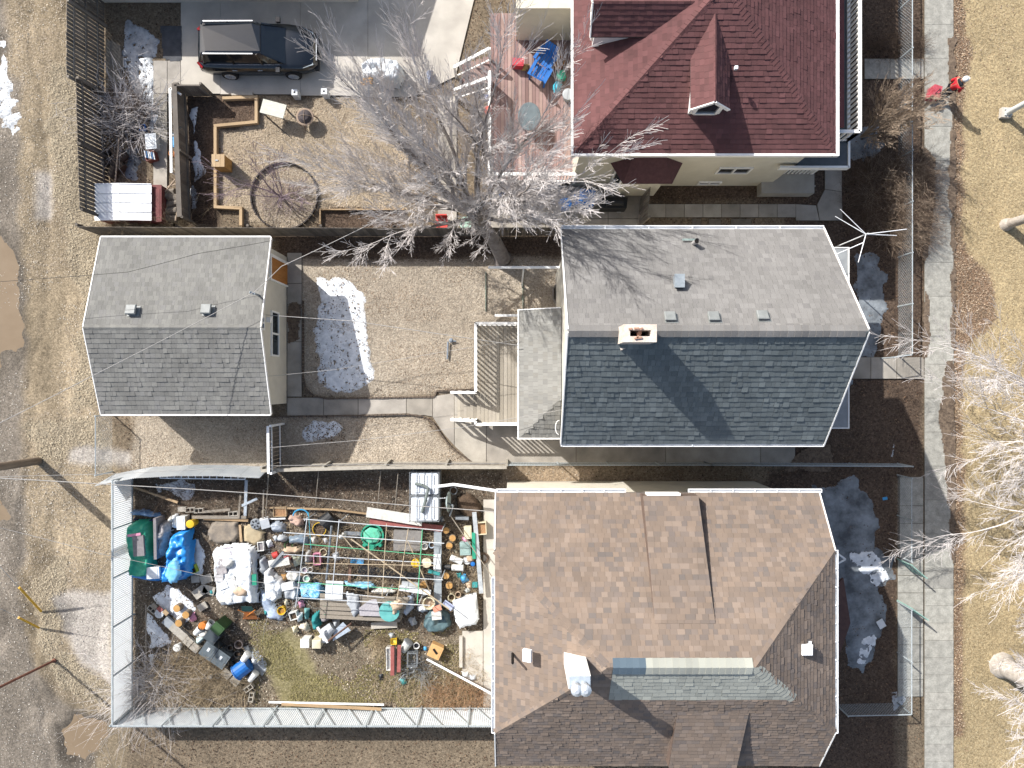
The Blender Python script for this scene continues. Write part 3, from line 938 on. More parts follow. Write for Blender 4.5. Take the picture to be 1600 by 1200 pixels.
for px, py in ((1047, 497), (1115, 497), (1192, 495)):
    p = W(px, py, 9.45); p.z = HR - (p.y - hyR) * math.tan(slopeN)
    vent_box(roof, p, 0.32, -slopeN * 0.9, h=0.12)
p = W(1083, 381, 7.3); zc = HR - (p.y - hyR) * math.tan(slopeN)
mb = MB(); mb.tube((p.x, p.y, zc - .1), (p.x, p.y, zc + 0.42), 0.075, n=12, cap=False)
mb.tube((p.x, p.y, zc + 0.38), (p.x, p.y, zc + 0.42), 0.085, 0.085, n=12, cap=False)
pp = mb.build('vent_pipe', mat('grey pipe', '#a8a6a4', '#8a8886'), roof)
MB().tube((p.x, p.y, zc), (p.x, p.y, zc + .40), 0.06, n=12).build('pipe_mouth', dark, pp)
MB().box((p.x - .15, p.y + 0.12, zc + .02), (0.42, 0.06, 0.03)).build('flashing', mat('green flashing', '#8a9a94'), pp)
p = W(1059, 441, 8.5); zc = HR - (p.y - hyR) * math.tan(slopeN)
mb = MB(); mb.box((p.x, p.y, zc + .16), (0.26, 0.36, 0.34)); mb.box((p.x - .02, p.y, zc + .35), (0.3, 0.4, 0.05))
mb.build('roof_vent', mat('bluish metal', '#7f878b', '#939a9e', rough=.4), roof)

# front porch (street side)
pz = 3.25
px0, px1 = 9.3, W(1325, 0, pz).x
py1, py0 = W(0, 388, pz).y, W(0, 668, pz).y
fp = MB().prism([(px0, py0), (px1, py0), (px1, py1), (px0, py1)], pz - 0.18, pz).build('porch_roof', mat('grey roll roofing', '#7c7f80', '#8d9090', scale=2), house)
mb = MB(); mb.bx(px1, px1 + .04, py0 - .04, py1 + .04, pz - .2, pz + .03); mb.bx(px0, px1, py0 - .04, py0 - .002, pz - .2, pz + .03); mb.bx(px0, px1, py1 + .002, py1 + .04, pz - .2, pz + .03)
build_each(mb, 'fascia', white, fp)
MB().bx(px0, px1 - .4, py0 + .3, py1 - .3, 0, pz - .19).build('porch_wall', cream, house)

# rear wing with hipped roof
wz0, wz1 = 2.95, 3.75
wx0, wx1 = W(811, 0, wz0).x, hx0 + 0.22
wy1, wy0 = W(0, 485, wz0).y, W(0, 684, wz0).y
rise = (wz1 - wz0)
hipx = wx1; hipy = wy0 + (wx1 - wx0) * 1.0
wing = MB()
L4 = [(wx0, wy0, wz0), (wx0, wy1, wz0), (wx1, wy1, wz1), (wx1, hipy, wz1)]
S3 = [(wx0, wy0, wz0), (wx1 , wy0, wz0), (wx1, hipy, wz1)]
wing.slab(L4, .1); wing.slab(S3, .1)
wr = wing.build('wing_roof', deckm, house)
w_sh = tint_mat('pale wing shingle', ['#73726e', '#7c7b76', '#84837e', '#77756f'], gran=0.1, stain=0.06)
shingles(wr, L4, w_sh, 0.2, (0.1, 0.2), (0.003, 0.01), 0, 3)
shingles(wr, S3, w_sh, 0.2, (0.1, 0.2), (0.012, 0.03), 0, 4)
mb = MB()
mb.bx(wx0 - .06, wx0 - .002, wy0 - .06, wy1 + .04, wz0 - .14, wz0 + .03)
mb.bx(wx0, wx1, wy0 - .06, wy0 - .002, wz0 - .14, wz0 + .03)
mb.beam((wx0, wy1 + .02, wz0 - .03), (wx1, wy1 + .02, wz1 - .03), .04, .12)
build_each(mb, 'fascia', white, wr)
MB().bx(wx0 + .35, wx1, wy0 + .3, wy1 - .1, 0, wz0 - .12).build('wing_wall', cream, house)
mb = MB(); pts = [W(876 + 5 * math.cos(t) - 3, 668 + 11 * math.sin(t), 3.75) for t in np.linspace(1.6, 4.9, 9)]
mb.path(pts, 0.015); mb.build('cable_loop', white, house)
# basement window well beside the wing
wellm = mat('galvanised steel', '#6f6a64', '#8a857e', rough=.5)
mb = MB(); c = W(872, 460, 0)
pts = [(c.x + .25, c.y - .42), (c.x - .1, c.y - .4), (c.x - .22, c.y - .2), (c.x - .22, c.y + .2), (c.x - .1, c.y + .4), (c.x + .25, c.y + .42)]
for a, b in zip(pts[:-1], pts[1:]): mb.beam((a[0], a[1], .12), (b[0], b[1], .12), .04, .3)
tag(mb.build('window_well', wellm), 'rounded steel window well holding dry leaves beside the rear wing', 'window well')

# rear deck with white rail
dz = 0.75; rz = 1.7
dx0, dx1 = W(743, 0, rz).x, wx0 + .33
dyN, dyS = W(0, 505, rz).y, W(0, 663, rz).y
deck = thing('deck', 'wooden deck with white railing and steps behind the rear wing', 'deck', ((dx0 + dx1) / 2, (dyN + dyS) / 2, 0))
deckw = tint_mat('weathered deck board', ['#8f887c', '#989185', '#878074', '#a0998c'], gran=0.1, stain=0.15)
nb = 13
bw = (dx1 - dx0) / nb
for i in range(nb):
    MB().bx(dx0 + i * bw + .004, dx0 + (i + 1) * bw - .008, dyS, dyN, dz - .03, dz + random.uniform(-.003, .003)).build('board', deckw, deck)
stx0 = W(706, 0, 0.7).x
sy1, sy0 = W(0, 613, 1.0).y, W(0, 656, 1.0).y
for k in range(4):
    z = dz - 0.18 * (k + 1); xa = dx0 - 0.28 * (k + 1)
    st = MB().bx(xa + .14, xa + .275, sy0, sy1, z - .035, z).build('step', deckw, deck)
    MB().bx(xa, xa + .132, sy0, sy1, z - .035, z + .002).build('board', deckw, st)
mb = MB()
for x in (dx0 + .05, (dx0 + dx1) / 2, dx1 - .05):
    for y in (dyS + .05, dyN - .05): mb.bx(x - .045, x + .045, y - .045, y + .045, 0, dz - .04)
build_each(mb, 'leg', deckw, deck)
def railing(parent, p, q, zb, zt, m=white, sp=0.125, bal=0.035, top=0.1, post=0.09):
    p = Vector((p[0], p[1], 0)); q = Vector((q[0], q[1], 0))
    zb0, zb1 = zb if isinstance(zb, tuple) else (zb, zb)
    zt0, zt1 = zt if isinstance(zt, tuple) else (zt, zt)
    L = (q - p).length
    r = MB().beam(p + Vector((0, 0, zt0)), q + Vector((0, 0, zt1)), top, 0.05).build('handrail', m, parent)
    MB().beam(p + Vector((0, 0, zb0 + .1)), q + Vector((0, 0, zb1 + .1)), 0.05, 0.05).build('bottom_rail', m, parent)
    n = max(1, int(L / sp))
    first = None
    for i in range(n + 1):
        t = i / n
        c = p.lerp(q, t); a = zb0 + (zb1 - zb0) * t + .1; b = zt0 + (zt1 - zt0) * t - .02
        if i in (0, n):
            MB().bx(c.x - post / 2, c.x + post / 2, c.y - post / 2, c.y + post / 2, a - .3, b + .02).build('post', m, parent)
        else:
            if first is None:
                first = MB().bx(-bal / 2, bal / 2, -bal / 2, bal / 2, 0, 1).build('baluster', m, None, origin=(0, 0, 0))
                o = first
            else:
                o = bpy.data.objects.new('baluster', first.data); COL.objects.link(o)
            o.parent = parent
            o.location = Vector((c.x, c.y, a)) - wloc(parent)
            o.scale = (1, 1, b - a)
railing(deck, (dx0, dyN), (dx1, dyN), dz - .1, rz, bal=.055, sp=.2)
railing(deck, (dx0, dyN), (dx0, sy1 + .02), dz - .1, rz, bal=.055, sp=.2)
railing(deck, (dx0, sy0 - .02), (dx0, dyS), dz - .1, rz, bal=.055, sp=.2)
railing(deck, (dx0, dyS), (dx1, dyS), dz - .1, rz, bal=.055, sp=.2)
railing(deck, (stx0, sy1), (dx0, sy1), (0.0, dz - .1), (0.95, rz), sp=0.3, bal=.12)
railing(deck, (stx0, sy0), (dx0, sy0), (0.0, dz - .1), (0.95, rz), sp=0.3, bal=.12)
# clothes line beams
for px0_, px1_, py_, z, lab in ((763, 881, 418, 2.3, 'long white beam reaching from the house corner over the lawn'), (773, 812, 493, 1.4, 'short white rail stub above the deck by the rear wing')):
    a = W(px0_, py_, z); b = W(px1_, py_, z)
    t = thing('beam_frame', lab, 'beam', ((a.x + b.x) / 2, a.y, 0))
    MB().beam(a, b, .09, .12).build('beam', white, t)
    MB().beam((b.x - .05, b.y - .05, 0), (b.x - .05, b.y - .05, z - .06), .09).build('post', white, t)
    if px0_ == 763: MB().beam(W(818, 420, 2.3) - Vector((0, 0, .06)), W(818, 420, 2.3) * 0.92 * Vector((1, 1, 0)) + Vector((0, 0, 0)), .06).build('post', white, t)

# ================= garage
gx0_, gx1_, gyN, gyS, gyR = -15.95, -9.37, 5.69, -1.17, 2.10
GE, GR = 2.5, 3.6
gar = thing('garage', 'detached garage with plain pale grey shingle roof and cream end wall', 'garage', ((gx0_ + gx1_) / 2, gyR, 0))
wxe = -9.57
mb = MB()
mb.prism([(gx0_ + .3, gyN - .3), (wxe, gyN - .3), (wxe, gyS + .35), (gx0_ + .3, gyS + .35)], 0, GE - .12)
mb.add([(wxe, gyN - .3, GE - .12), (wxe, gyS + .35, GE - .12), (wxe, gyR, GR - .12), (gx0_ + .3, gyN - .3, GE - .12), (gx0_ + .3, gyS + .35, GE - .12), (gx0_ + .3, gyR, GR - .12)],
       [(0, 2, 1), (3, 4, 5), (0, 3, 5, 2), (1, 2, 5, 4)])
mb.build('wall', cream, gar)
gN = [(gx0_, gyN, GE), (gx1_, gyN, GE), (gx1_, gyR, GR), (gx0_, gyR, GR)]
gS = [(gx0_, gyS, GE), (gx1_, gyS, GE), (gx1_, gyR, GR), (gx0_, gyR, GR)]
mb = MB(); mb.slab(gN, .1); mb.slab(gS, .1)
groof = mb.build('roof', deckm, gar)
g_sh2 = tint_mat('garage shingle', ['#6a6965', '#71706c', '#787772', '#6c6b67', '#747370'], gran=0.16, gscale=60, stain=0.12)
shingles(groof, gN, g_sh2, 0.19, (0.1, 0.22), (0.003, 0.01), 150, 5)
shingles(groof, gS, g_sh2, 0.19, (0.1, 0.24), (0.014, 0.034), 150, 6)
caps(groof, (gx0_, gyR, GR), (gx1_, gyR, GR), g_sh2, 0.3, 0.2, 0.012)
mb = MB()
mb.bx(gx0_, gx1_, gyN + .002, gyN + .06, GE - .1, GE + .03); mb.bx(gx0_, gx1_, gyS - .06, gyS - .002, GE - .1, GE + .03)
for xx in (gx0_ - .02, gx1_ + .02):
    mb.beam((xx, gyN, GE - .04), (xx, gyR, GR - .04), .035, .12); mb.beam((xx, gyS, GE - .04), (xx, gyR, GR - .04), .035, .12)
build_each(mb, 'fascia', white, groof)
sl = math.atan2(GR - GE, gyN - gyR)
for px, py in ((206, 486), (323, 485)):
    p = W(px, py, 3.5); p.z = GR - (p.y - gyR) * math.tan(sl)
    vent_box(groof, p, 0.38, -sl, h=.2)
p = W(396, 459, 3.6); zc = GR - (p.y - gyR) * math.tan(sl)
mb = MB(); mb.tube((p.x + .05, p.y, zc), (p.x + .05, p.y, zc + .45), .04); mb.tube((p.x + .05, p.y, zc + .4), (p.x - .1, p.y + .05, zc + .5), .05)
mb.build('service_mast', mat('bluish metal', '#9aa3a8'), groof)
plyw = mat('plywood', '#b0793f', '#94602f', scale=3, rough=.8, streak=(1, 8, 1))
y0d, y1d = W(0, 441, 1).y, W(0, 408, 1).y
d = MB().bx(wxe + .01, wxe + .05, y0d, y1d, 0.05, 2.0).build('plywood_panel', plyw, gar)
mb = MB(); mb.bx(wxe, wxe + .08, y1d + .001, y1d + .12, 0, 2.1); mb.bx(wxe, wxe + .08, y0d - .06, y0d - .001, 0, 2.1); mb.bx(wxe, wxe + .08, y0d, y1d, 2.01, 2.1)
build_each(mb, 'door_frame', white, d)
window_on(gar, (wxe, (W(0, 488, 1.4).y + W(0, 556, 1.4).y) / 2, 1.5), (0, 1, 0), 1.75, 0.8, (1, 0, 0))
window_on(gar, (wxe, W(0, 504, 2.9).y, 2.9), (0, 1, 0), .5, .3, (1, 0, 0))
MB().box((wxe + .09, W(0, 500, 2.3).y, 2.35), (.16, .2, .22)).build('wall_lamp', white, gar)

# ================= red roofed house
RE = 5.2; RS = 0.52
rx0, rx1, ry0 = 2.14, 11.28, 8.03
ry1 = 21.0
rxm = (rx0 + rx1) / 2
rt = (rx1 - rx0) / 2
RZ = RE + RS * rt
red = thing('house', 'cream house with red shingled hip roof, dormers and white balcony rail', 'house', (rxm, 14, 0))
mb = MB()
mb.prism([(rx0 + .35, 8.42), (rx1 - .4, 8.42), (rx1 - .4, ry1 - .4), (rx0 + .35, ry1 - .4)], 0, RE - .12)
mb.build('wall', creamr, red)
rS = [(rx0, ry0, RE), (rx1, ry0, RE), (rxm, ry0 + rt, RZ)]
rW = [(rx0, ry0, RE), (rx0, ry1, RE), (rxm, ry1, RZ), (rxm, ry0 + rt, RZ)]
rE = [(rx1, ry0, RE), (rx1, ry1, RE), (rxm, ry1, RZ), (rxm, ry0 + rt, RZ)]
mb = MB(); mb.slab(rS, .12); mb.slab(rW, .12); mb.slab(rE, .12)
rroof = mb.build('roof', deckm, red)
shingles(rroof, rS, r_sh, 0.165, (0.18, 0.24), (0.014, 0.03), 300, 7)
shingles(rroof, rW, r_sh, 0.165, (0.18, 0.24), (0.003, 0.01), 0, 8)
shingles(rroof, rE, r_sh, 0.165, (0.18, 0.24), (0.014, 0.03), 0, 9)
caps(rroof, (rx0, ry0, RE), (rxm, ry0 + rt, RZ), r_sh, 0.3, 0.16, .02)
caps(rroof, (rx1, ry0, RE), (rxm, ry0 + rt, RZ), r_sh, 0.3, 0.16, .02)
mb = MB()
mb.bx(rx0 - .08, rx0 - .002, ry0 - .08, ry1, RE - .14, RE + .03); mb.bx(rx0, rx1, ry0 - .08, ry0 - .002, RE - .14, RE + .03); mb.bx(rx1 + .002, rx1 + .12, ry0 - .08, ry1, RE - .14, RE + .03)
mb.build('gutter', white, rroof)
def dormer(parent, base, axis, width, y_front, zf0, ze, zr, depth, sh, wallm, over=.14):
    """gabled dormer. axis: unit outward (front) direction; base: centre of front foot"""
    f = Vector(axis); s = Vector((-f.y, f.x, 0)); b = Vector(base); Z = Vector((0, 0, 1))
    hw = width / 2
    def pt(a, d_, z): return b + s * a - f * d_ + Z * (z - b.z)
    mb = MB()
    fr = [pt(-hw, 0, zf0), pt(hw, 0, zf0), pt(hw, 0, ze), pt(0, 0, zr - .08), pt(-hw, 0, ze)]
    bk = [pt(-hw, depth, zf0), pt(hw, depth, zf0), pt(hw, depth, ze), pt(0, depth, zr - .08), pt(-hw, depth, ze)]
    mb.add(fr + bk, [(0, 1, 2, 3, 4), (9, 8, 7, 6, 5), (0, 5, 6, 1), (1, 6, 7, 2), (2, 7, 8, 3), (3, 8, 9, 4), (4, 9, 5, 0)])
    dm = mb.build('dormer', wallm, parent)
    hw2 = hw + .1
    zE = ze - (zr - ze) / hw * .1
    for sg in (-1, 1):
        q = [pt(sg * hw2, -over, zE), pt(sg * hw2, depth, zE), pt(0, depth, zr), pt(0, -over, zr)]
        rf = MB().slab(q, .07).build('dormer_roof', deckm, dm)
        # courses
        P = [Vector(k) for k in q]
        u = (P[1] - P[0]); L = u.length; u.normalize(); up = (P[3] - P[0]); Wd = up.length; up.normalize()
        n = u.cross(up).normalized()
        if n.z < 0: n = -n
        mm = MB(); tt = []
        c = 0.165; r = 0
        while r * c < Wd:
            v1 = min(Wd, (r + 1) * c); x = -random.random() * .2
            while x < L:
                a_, b_ = max(0, x), min(L, x + .21)
                if b_ > a_:
                    th = .012 + .01 * random.random()
                    g = [P[0] + u * (a_ + .003) + up * (r * c) + n * th, P[0] + u * (b_ - .003) + up * (r * c) + n * th, P[0] + u * (b_ - .003) + up * v1 + n * .004, P[0] + u * (a_ + .003) + up * v1 + n * .004]
                    g += [P[0] + u * (a_ + .003) + up * (r * c), P[0] + u * (b_ - .003) + up * (r * c)]
                    mm.add(g, [(0, 1, 2, 3), (4, 5, 1, 0)]); t_ = random.random() * 50; tt += [t_, t_]
                x += .21
            r += 1
        tag(mm.build('shingle_field', sh, dm, tints=tt), kind='stuff')
        MB().beam(pt(sg * hw2, -over - .02, zE - .05), pt(0, -over - .02, zr - .05), .04, .12).build('verge_board', white, dm)
    # framed window of the dormer front, glass shaped like the gable
    e = .16
    gl = [pt(-hw + e, -.02, zf0 + .18), pt(hw - e, -.02, zf0 + .18), pt(hw - e, -.02, ze), pt(0, -.02, zr - .3), pt(-hw + e, -.02, ze)]
    gb = [p_ + f * -.0 - f * .03 for p_ in gl]
    mg = MB(); mg.add(gl + gb, [(0, 1, 2, 3, 4), (9, 8, 7, 6, 5)] + [(i, 5 + i, 5 + (i + 1) % 5, (i + 1) % 5) for i in range(5)])
    wdw = mg.build('pane', glass, dm)
    mb = MB()
    k = gl + [gl[0]]
    for a_, b_ in zip(k[:-1], k[1:]): mb.beam(a_ + f * .02, b_ + f * .02, .06, .08)
    mb.build('window_frame', white, dm)
    return dm
dormer(red, (6.5, 9.17, 5.75), (0, -1, 0), 1.06, 9.17, 5.75, 6.68, 7.2, 2.8, r_sh, white)
dormer(red, (2.75, 12.25, 5.5), (-1, 0, 0), 1.3, 2.75, 5.5, 6.5, 7.15, 3.1, r_sh, white)
MB().box(W(1150, 106, 6.9), (.1, .1, .12)).build('roof_vent', whitem, rroof)
# bay on the south wall
bw_ = MB().prism([(4.05, 8.42), (4.35, 7.93), (5.95, 7.93), (5.95, 8.42)], 0.25, 3.0).build('bay_wall', creamr, red)
bq0 = [(3.85, 8.42, 3.25), (4.35, 7.68, 3.05), (6.1, 7.68, 3.05), (6.55, 8.42, 3.25)]
mb = MB()
top = [(4.3, 8.42, 3.75), (5.9, 8.42, 3.75)]
mb.add([(3.75, 8.41, 3.0), (4.22, 7.62, 3.0), (6.1, 7.62, 3.0), (6.5, 8.41, 3.0), (4.5, 8.41, 3.7), (5.7, 8.41, 3.7)], [(3, 2, 1, 0), (1, 2, 5, 4), (0, 1, 4), (2, 3, 5), (0, 4, 5, 3)])
mb.build('bay_roof', mat('red bay roof', '#5b3f41', '#4f3739', scale=8, rough=.9, bump=.3), red)
ax = Vector((.3, -.49, 0)).normalized(); ou = Vector((-.49, -.3, 0)).normalized()
window_on(red, (4.2, 8.17, 2.0), ax, .42, 1.2, ou, panes=1)
window_on(red, (8.72, 8.42, 2.15), (1, 0, 0), 1.25, .65, (0, -1, 0))
window_on(red, (8.25, 8.42, .45), (1, 0, 0), .9, .3, (0, -1, 0))
# porch, balcony and rails at the street side
bal = MB().bx(rx1 - .4, 12.78, 8.3, ry1, 2.8, 3.0).build('balcony_floor', mat('dark membrane', '#4b5054', '#5b6063', scale=2), red)
mb = MB(); mb.bx(10.2, 12.82, 8.22, 8.298, 2.76, 3.05); mb.bx(12.782, 12.86, 8.22, ry1, 2.76, 3.05); build_each(mb, 'fascia', white, bal)
MB().slab([(rx1 - .4, 9.3, 4.75), (12.02, 9.3, 4.3), (12.02, ry1, 4.3), (rx1 - .4, ry1, 4.75)], .1).build('lower_roof', mat('red roll roof', '#6b3f3e', '#5c3536', scale=5, rough=.9), red)
railing(red, (12.74, 9.25), (12.74, 20.0), 3.0, 4.0, sp=0.19, bal=0.06, top=.12)
railing(red, (11.6, 9.25), (12.74, 9.25), 3.0, 4.0, sp=0.19, bal=.06, top=.12)
railing(red, W(1222, 268, .8).to_tuple()[:2], W(1272, 268, .8).to_tuple()[:2], .3, 1.2, sp=.16, bal=.05)
MB().bx(10.4, 12.6, 7.95, 8.9, 0, .55).build('porch_step', mat('concrete', '#918c83', '#a19c92', scale=1.2, rough=.9, bump=.2), red)
# side wing of the wall south of the porch
MB().bx(W(1190, 0, .3).x, W(1272, 0, .3).x, W(0, 293, .3).y, W(0, 291, .3).y, 0, .45).build('kerb_wall', mat('concrete', '#918c83'), red)

# ================= brown roofed house
BE, BM, BR = 6.4 - 1.725 * 2.05 / 3.02, 6.4, 8.45
bx0, bx1 = -.555, 10.68
yN, yM, yR = -3.785, -5.51, -8.53
yMs, ySs = -11.55, -11.55 - 1.725
bxa, bxb = 2.89, 7.32
bro = thing('house', 'large house under a mottled brown shingle roof with patched ridge', 'house', (5, yR, 0))
mb = MB()
mb.prism([(bx0 + .35, -4.13), (bx1 - .4, -4.13), (bx1 - .4, -13.0), (bx0 + .35, -13.0)], 0, BE - .15)
mb.prism([(bx0 + .35, yM + .1), (bx1 - .4, yM + .1), (bx1 - .4, yMs), (bx0 + .35, yMs)], BE - .15, BM - .15)
mb.build('wall', cream, bro)
bN = [(bx0, yN, BE), (bx1, yN, BE), (bx1, yM, BM), (bxb, yR, BR), (bxa, yR, BR), (bx0, yM, BM)]
bS = [(bx0, ySs, BE), (bx1, ySs, BE), (bx1, yMs, BM), (bxb, yR, BR), (bxa, yR, BR), (bx0, yMs, BM)]
bW = [(bx0, yM, BM), (bx0, yMs, BM), (bxa, yR, BR)]
bE = [(bx1, yM, BM), (bx1, yMs, BM), (bxb, yR, BR)]
mb = MB()
for q in (bN, bS, bW, bE): mb.slab(q, .12)
broof = mb.build('roof', deckm, bro)
shingles(broof, bN, b_sh, 0.165, (0.13, 0.28), (0.008, 0.022), 300, 10)
shingles(broof, bW, b_sh, 0.165, (0.13, 0.28), (0.008, 0.022), 0, 11)
shingles(broof, bE, b_sh, 0.165, (0.13, 0.28), (0.014, 0.034), 0, 12)
# south slope: grey patch directly under the ridge, brown below
def onS(y): return BR + (y - yR) * (BR - BM) / (yR - yMs)
yP = W(0, 1093, onS(-9.9)).y
fr = (yP - yR) / (yMs - yR)
pxa, pxb = bxa + (bx0 - bxa) * fr, bxb + (bx1 - bxb) * fr
xc0 = bxa + .15
shingles(broof, [(xc0, yP, onS(yP)), (pxb, yP, onS(yP)), (bxb, yR, BR), (xc0, yR, BR)], p_sh, 0.19, (0.18, 0.3), (0.012, 0.03), 0, 13)
shingles(broof, [(pxa, yP, onS(yP)), (xc0, yP, onS(yP)), (xc0, yR, BR), (bxa, yR, BR)], b_sh, 0.175, (0.18, 0.3), (0.012, 0.03), 0, 14)
zP = onS(yP) - .002
shingles(broof, [(bx0, ySs, BE), (bx1, ySs, BE), (bx1, yMs, BM), (pxb, yP, zP), (pxa, yP, zP), (bx0, yMs, BM)], b_sh, 0.165, (0.13, 0.28), (0.016, 0.04), 0, 15)
caps(broof, (bx0, yM, BM), (bxa, yR, BR), b_sh, .26, .17, .012)
caps(broof, (bx1, yM, BM), (bxb, yR, BR), b_sh, .26, .17, .012)
caps(broof, (bx0, yMs, BM), (bxa, yR, BR), b_sh, .26, .17, .012)
caps(broof, (bx1, yMs, BM), (pxb, yP, zP), b_sh, .26, .17, .012)
caps(broof, (pxb, yP, zP), (bxb, yR, BR), p_sh, .34, .17, .02)
caps(broof, (bxa + 1.15, yR, BR), (bxb, yR, BR), p_sh, .5, .2, .02)
caps(broof, (bxa + .15, yR, BR), (bxa + 1.15, yR, BR), p2_sh, .5, .2, .02)
gutter(broof, (bx0, yN, BE - .05), (3.95, yN, BE - .05), (0, 1, 0), hang=.7)
gutter(broof, (6.15, yN, BE - .05), (bx1 + .1, yN, BE - .05), (0, 1, 0), hang=.7)
gutter(broof, (bx0, yM - .9, BM - .05), (bx0, yMs, BM - .05), (-1, 0, 0), hang=.55)
gutter(broof, (bx1, yM, BM - .05), (bx1, yMs, BM - .05), (1, 0, 0), hang=.55)
mb = MB()
for xx in (bx0 - .02, bx1 + .02):
    mb.beam((xx, yN, BE - .04), (xx, yM, BM - .04), .04, .14)
    mb.beam((xx, ySs, BE - .04), (xx, yMs, BM - .04), .04, .14)
build_each(mb, 'fascia', white, broof)
# low wedge dormer rising above the north slope, and its twin on the south side
def wedge(x0, x1, yf, zf, yb, zb, sh, seed):
    s = 1 if yf > yb else -1
    q = [(x0, yf, zf), (x1, yf, zf), (x1, yb, zb + .01), (x0, yb, zb + .01)]
    mb = MB()
    lo = min(zf, zb) - .9
    a = [(x0, yf, zf - .02), (x1, yf, zf - .02), (x1, yb, zb - .03), (x0, yb, zb - .03), (x0, yf, zf - .62), (x1, yf, zf - .62), (x1, yb, zb - .2), (x0, yb, zb - .2)]
    mb.add(a, [(0, 1, 2, 3), (7, 6, 5, 4), (0, 4, 5, 1), (1, 5, 6, 2), (2, 6, 7, 3), (3, 7, 4, 0)])
    d = mb.build('dormer', mat('brown fascia', '#6a5a50', '#5a4c44'), bro)
    shingles(d, q, sh, 0.175, (0.16, 0.34), (0.012, 0.026), 0, seed)
    return d
wd = wedge(4.45, 6.33, yN - .02, 5.82, -7.45, 7.73, b_sh, 16)
MB().bx(4.58, 5.72, yN + .0, yN + .08, 5.5, 5.86).build('fascia', white, wd)
wedge(5.3, 7.6, ySs + .3, 5.9, -10.5, onS(-10.5) , b_sh, 17)
window_on(bro, (W(1015, 0, 4.5).x + .1, -4.13, 4.45), (1, 0, 0), .75, .6, (0, 1, 0), panes=1)
window_on(bro, (W(990, 0, 4.5).x, -4.13, 4.45), (1, 0, 0), .85, .6, (0, 1, 0), panes=1)
window_on(bro, (W(967, 0, 4.5).x + .05, -4.13, 4.45), (1, 0, 0), .45, .4, (0, 1, 0), panes=1)
# chimney and vents
c0 = W(904, 1040, 9.4)
mb = MB()
zt = 9.4
pz_ = [W(884, 1033, 9.0), W(922, 1033, 9.0)]
xa, xb = W(888, 0, zt).x, W(923, 0, zt).x
ya, yb = W(0, 1055, zt).y, W(0, 1076, zt).y
mb.prism([(xa, ya), (xb, ya), (xb, yb - .0), (xa, yb)], 7.4, zt)
chb = mb.build('chimney', mat('white render', '#dcdad5', '#cfccc6', scale=3, rough=.9, bump=.3), bro)
mb = MB(); mb.prism([(xa + .02, ya - .02), (xb - .02, ya - .02), (xb - .02, yb + .02), (xa + .02, yb + .02)], zt + .001, zt + .06); cpp = mb.build('chimney_cap', mat('cap sheet', '#a3adb6', '#8f99a3', rough=.4), chb)
for k, xx in enumerate((xa + .2, xb - .2)):
    mb = MB(); mb.lathe([(.09, 0), (.09, .3), (.17, .32), (.17, .44), (.06, .52)], (xx, (ya + yb) / 2 - .03, zt + .06), 14)
    mb.build('flue_cap', mat('bright zinc', '#c3c8cc', '#b0b6bb', rough=.35, metal=.4), chb)
def onN(y): return BR - (y - yR) * (BR - BM) / (yM - yR)
p = W(824, 1025, 7.6); 
MB().box((p.x, p.y, 7.55), (.28, .38, .12), 0, 0, (0, -.5)).build('roof_vent', whitem, broof)
p = W(1264, 1018, 7.5)
vent_box(broof, (p.x, p.y, 7.1), .34, 0, whitem, .3)
mb = MB(); p = W(801, 1030, 7.2); mb.tube((p.x, p.y, 6.6), (p.x, p.y, 7.5), .045); mb.build('vent_pipe', dark, broof)
# front porch roof of the brown house, low in the shade
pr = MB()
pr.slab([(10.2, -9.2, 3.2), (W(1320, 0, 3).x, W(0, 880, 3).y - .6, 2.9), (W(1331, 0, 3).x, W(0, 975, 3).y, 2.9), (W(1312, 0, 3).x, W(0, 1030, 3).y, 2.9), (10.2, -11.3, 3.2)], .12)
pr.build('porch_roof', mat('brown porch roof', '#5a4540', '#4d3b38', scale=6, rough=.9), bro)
# ================= paving
conc = tint_mat('concrete slab', ['#918b80', '#99938a', '#8a847a', '#a09a8f'], gran=0.1, gscale=60, stain=0.22, sscale=1.5, rough=.9, bump=.2)
concl = tint_mat('pale concrete', ['#a8a297', '#b0aaa0', '#a09a90'], gran=0.08, gscale=60, stain=0.14, sscale=1.2, rough=.9, bump=.2)
concg = tint_mat('grey concrete', ['#8d8b83', '#97958c', '#86847d', '#9e9b91'], gran=0.14, gscale=18, stain=0.2, sscale=4, rough=.9, bump=.25)
joint = mat('joint grit', '#4d463c', '#6b6254', scale=20)
def slab_set(name, quads, m, z=0.04, gap=0.012, label=None, base=True, piece='slab'):
    allp = [p for q in quads for p in q]
    bm_ = MB()
    for q in quads:
        P = [W(x, y, 0) for x, y in q]
        bm_.prism([(p.x, p.y) for p in P], -0.03, 0.004 + z * .25)
    root = bm_.build(name, joint)
    tag(root, label, kind='structure')
    for q in quads:
        P = [W(x, y, 0) for x, y in q]
        c = sum(P, Vector()) / len(P)
        pts = []
        for p in P:
            d = c - p
            pts.append((p.x + math.copysign(gap, d.x), p.y + math.copysign(gap, d.y)))
        dz = random.uniform(-.006, .006)
        MB().prism(pts, 0.0, z + dz).build(piece, m, root)
    return root
def rowy(x0, x1, ys, xs2=None):
    return [[(x0, a), (x1, a), (x1, b), (x0, b)] for a, b in zip(ys[:-1], ys[1:])]
def rowx(y0, y1, xs):
    return [[(a, y0), (b, y0), (b, y1), (a, y1)] for a, b in zip(xs[:-1], xs[1:])]
slab_set('garage_path', rowy(449, 472, [395, 443, 476, 534, 620]), conc)
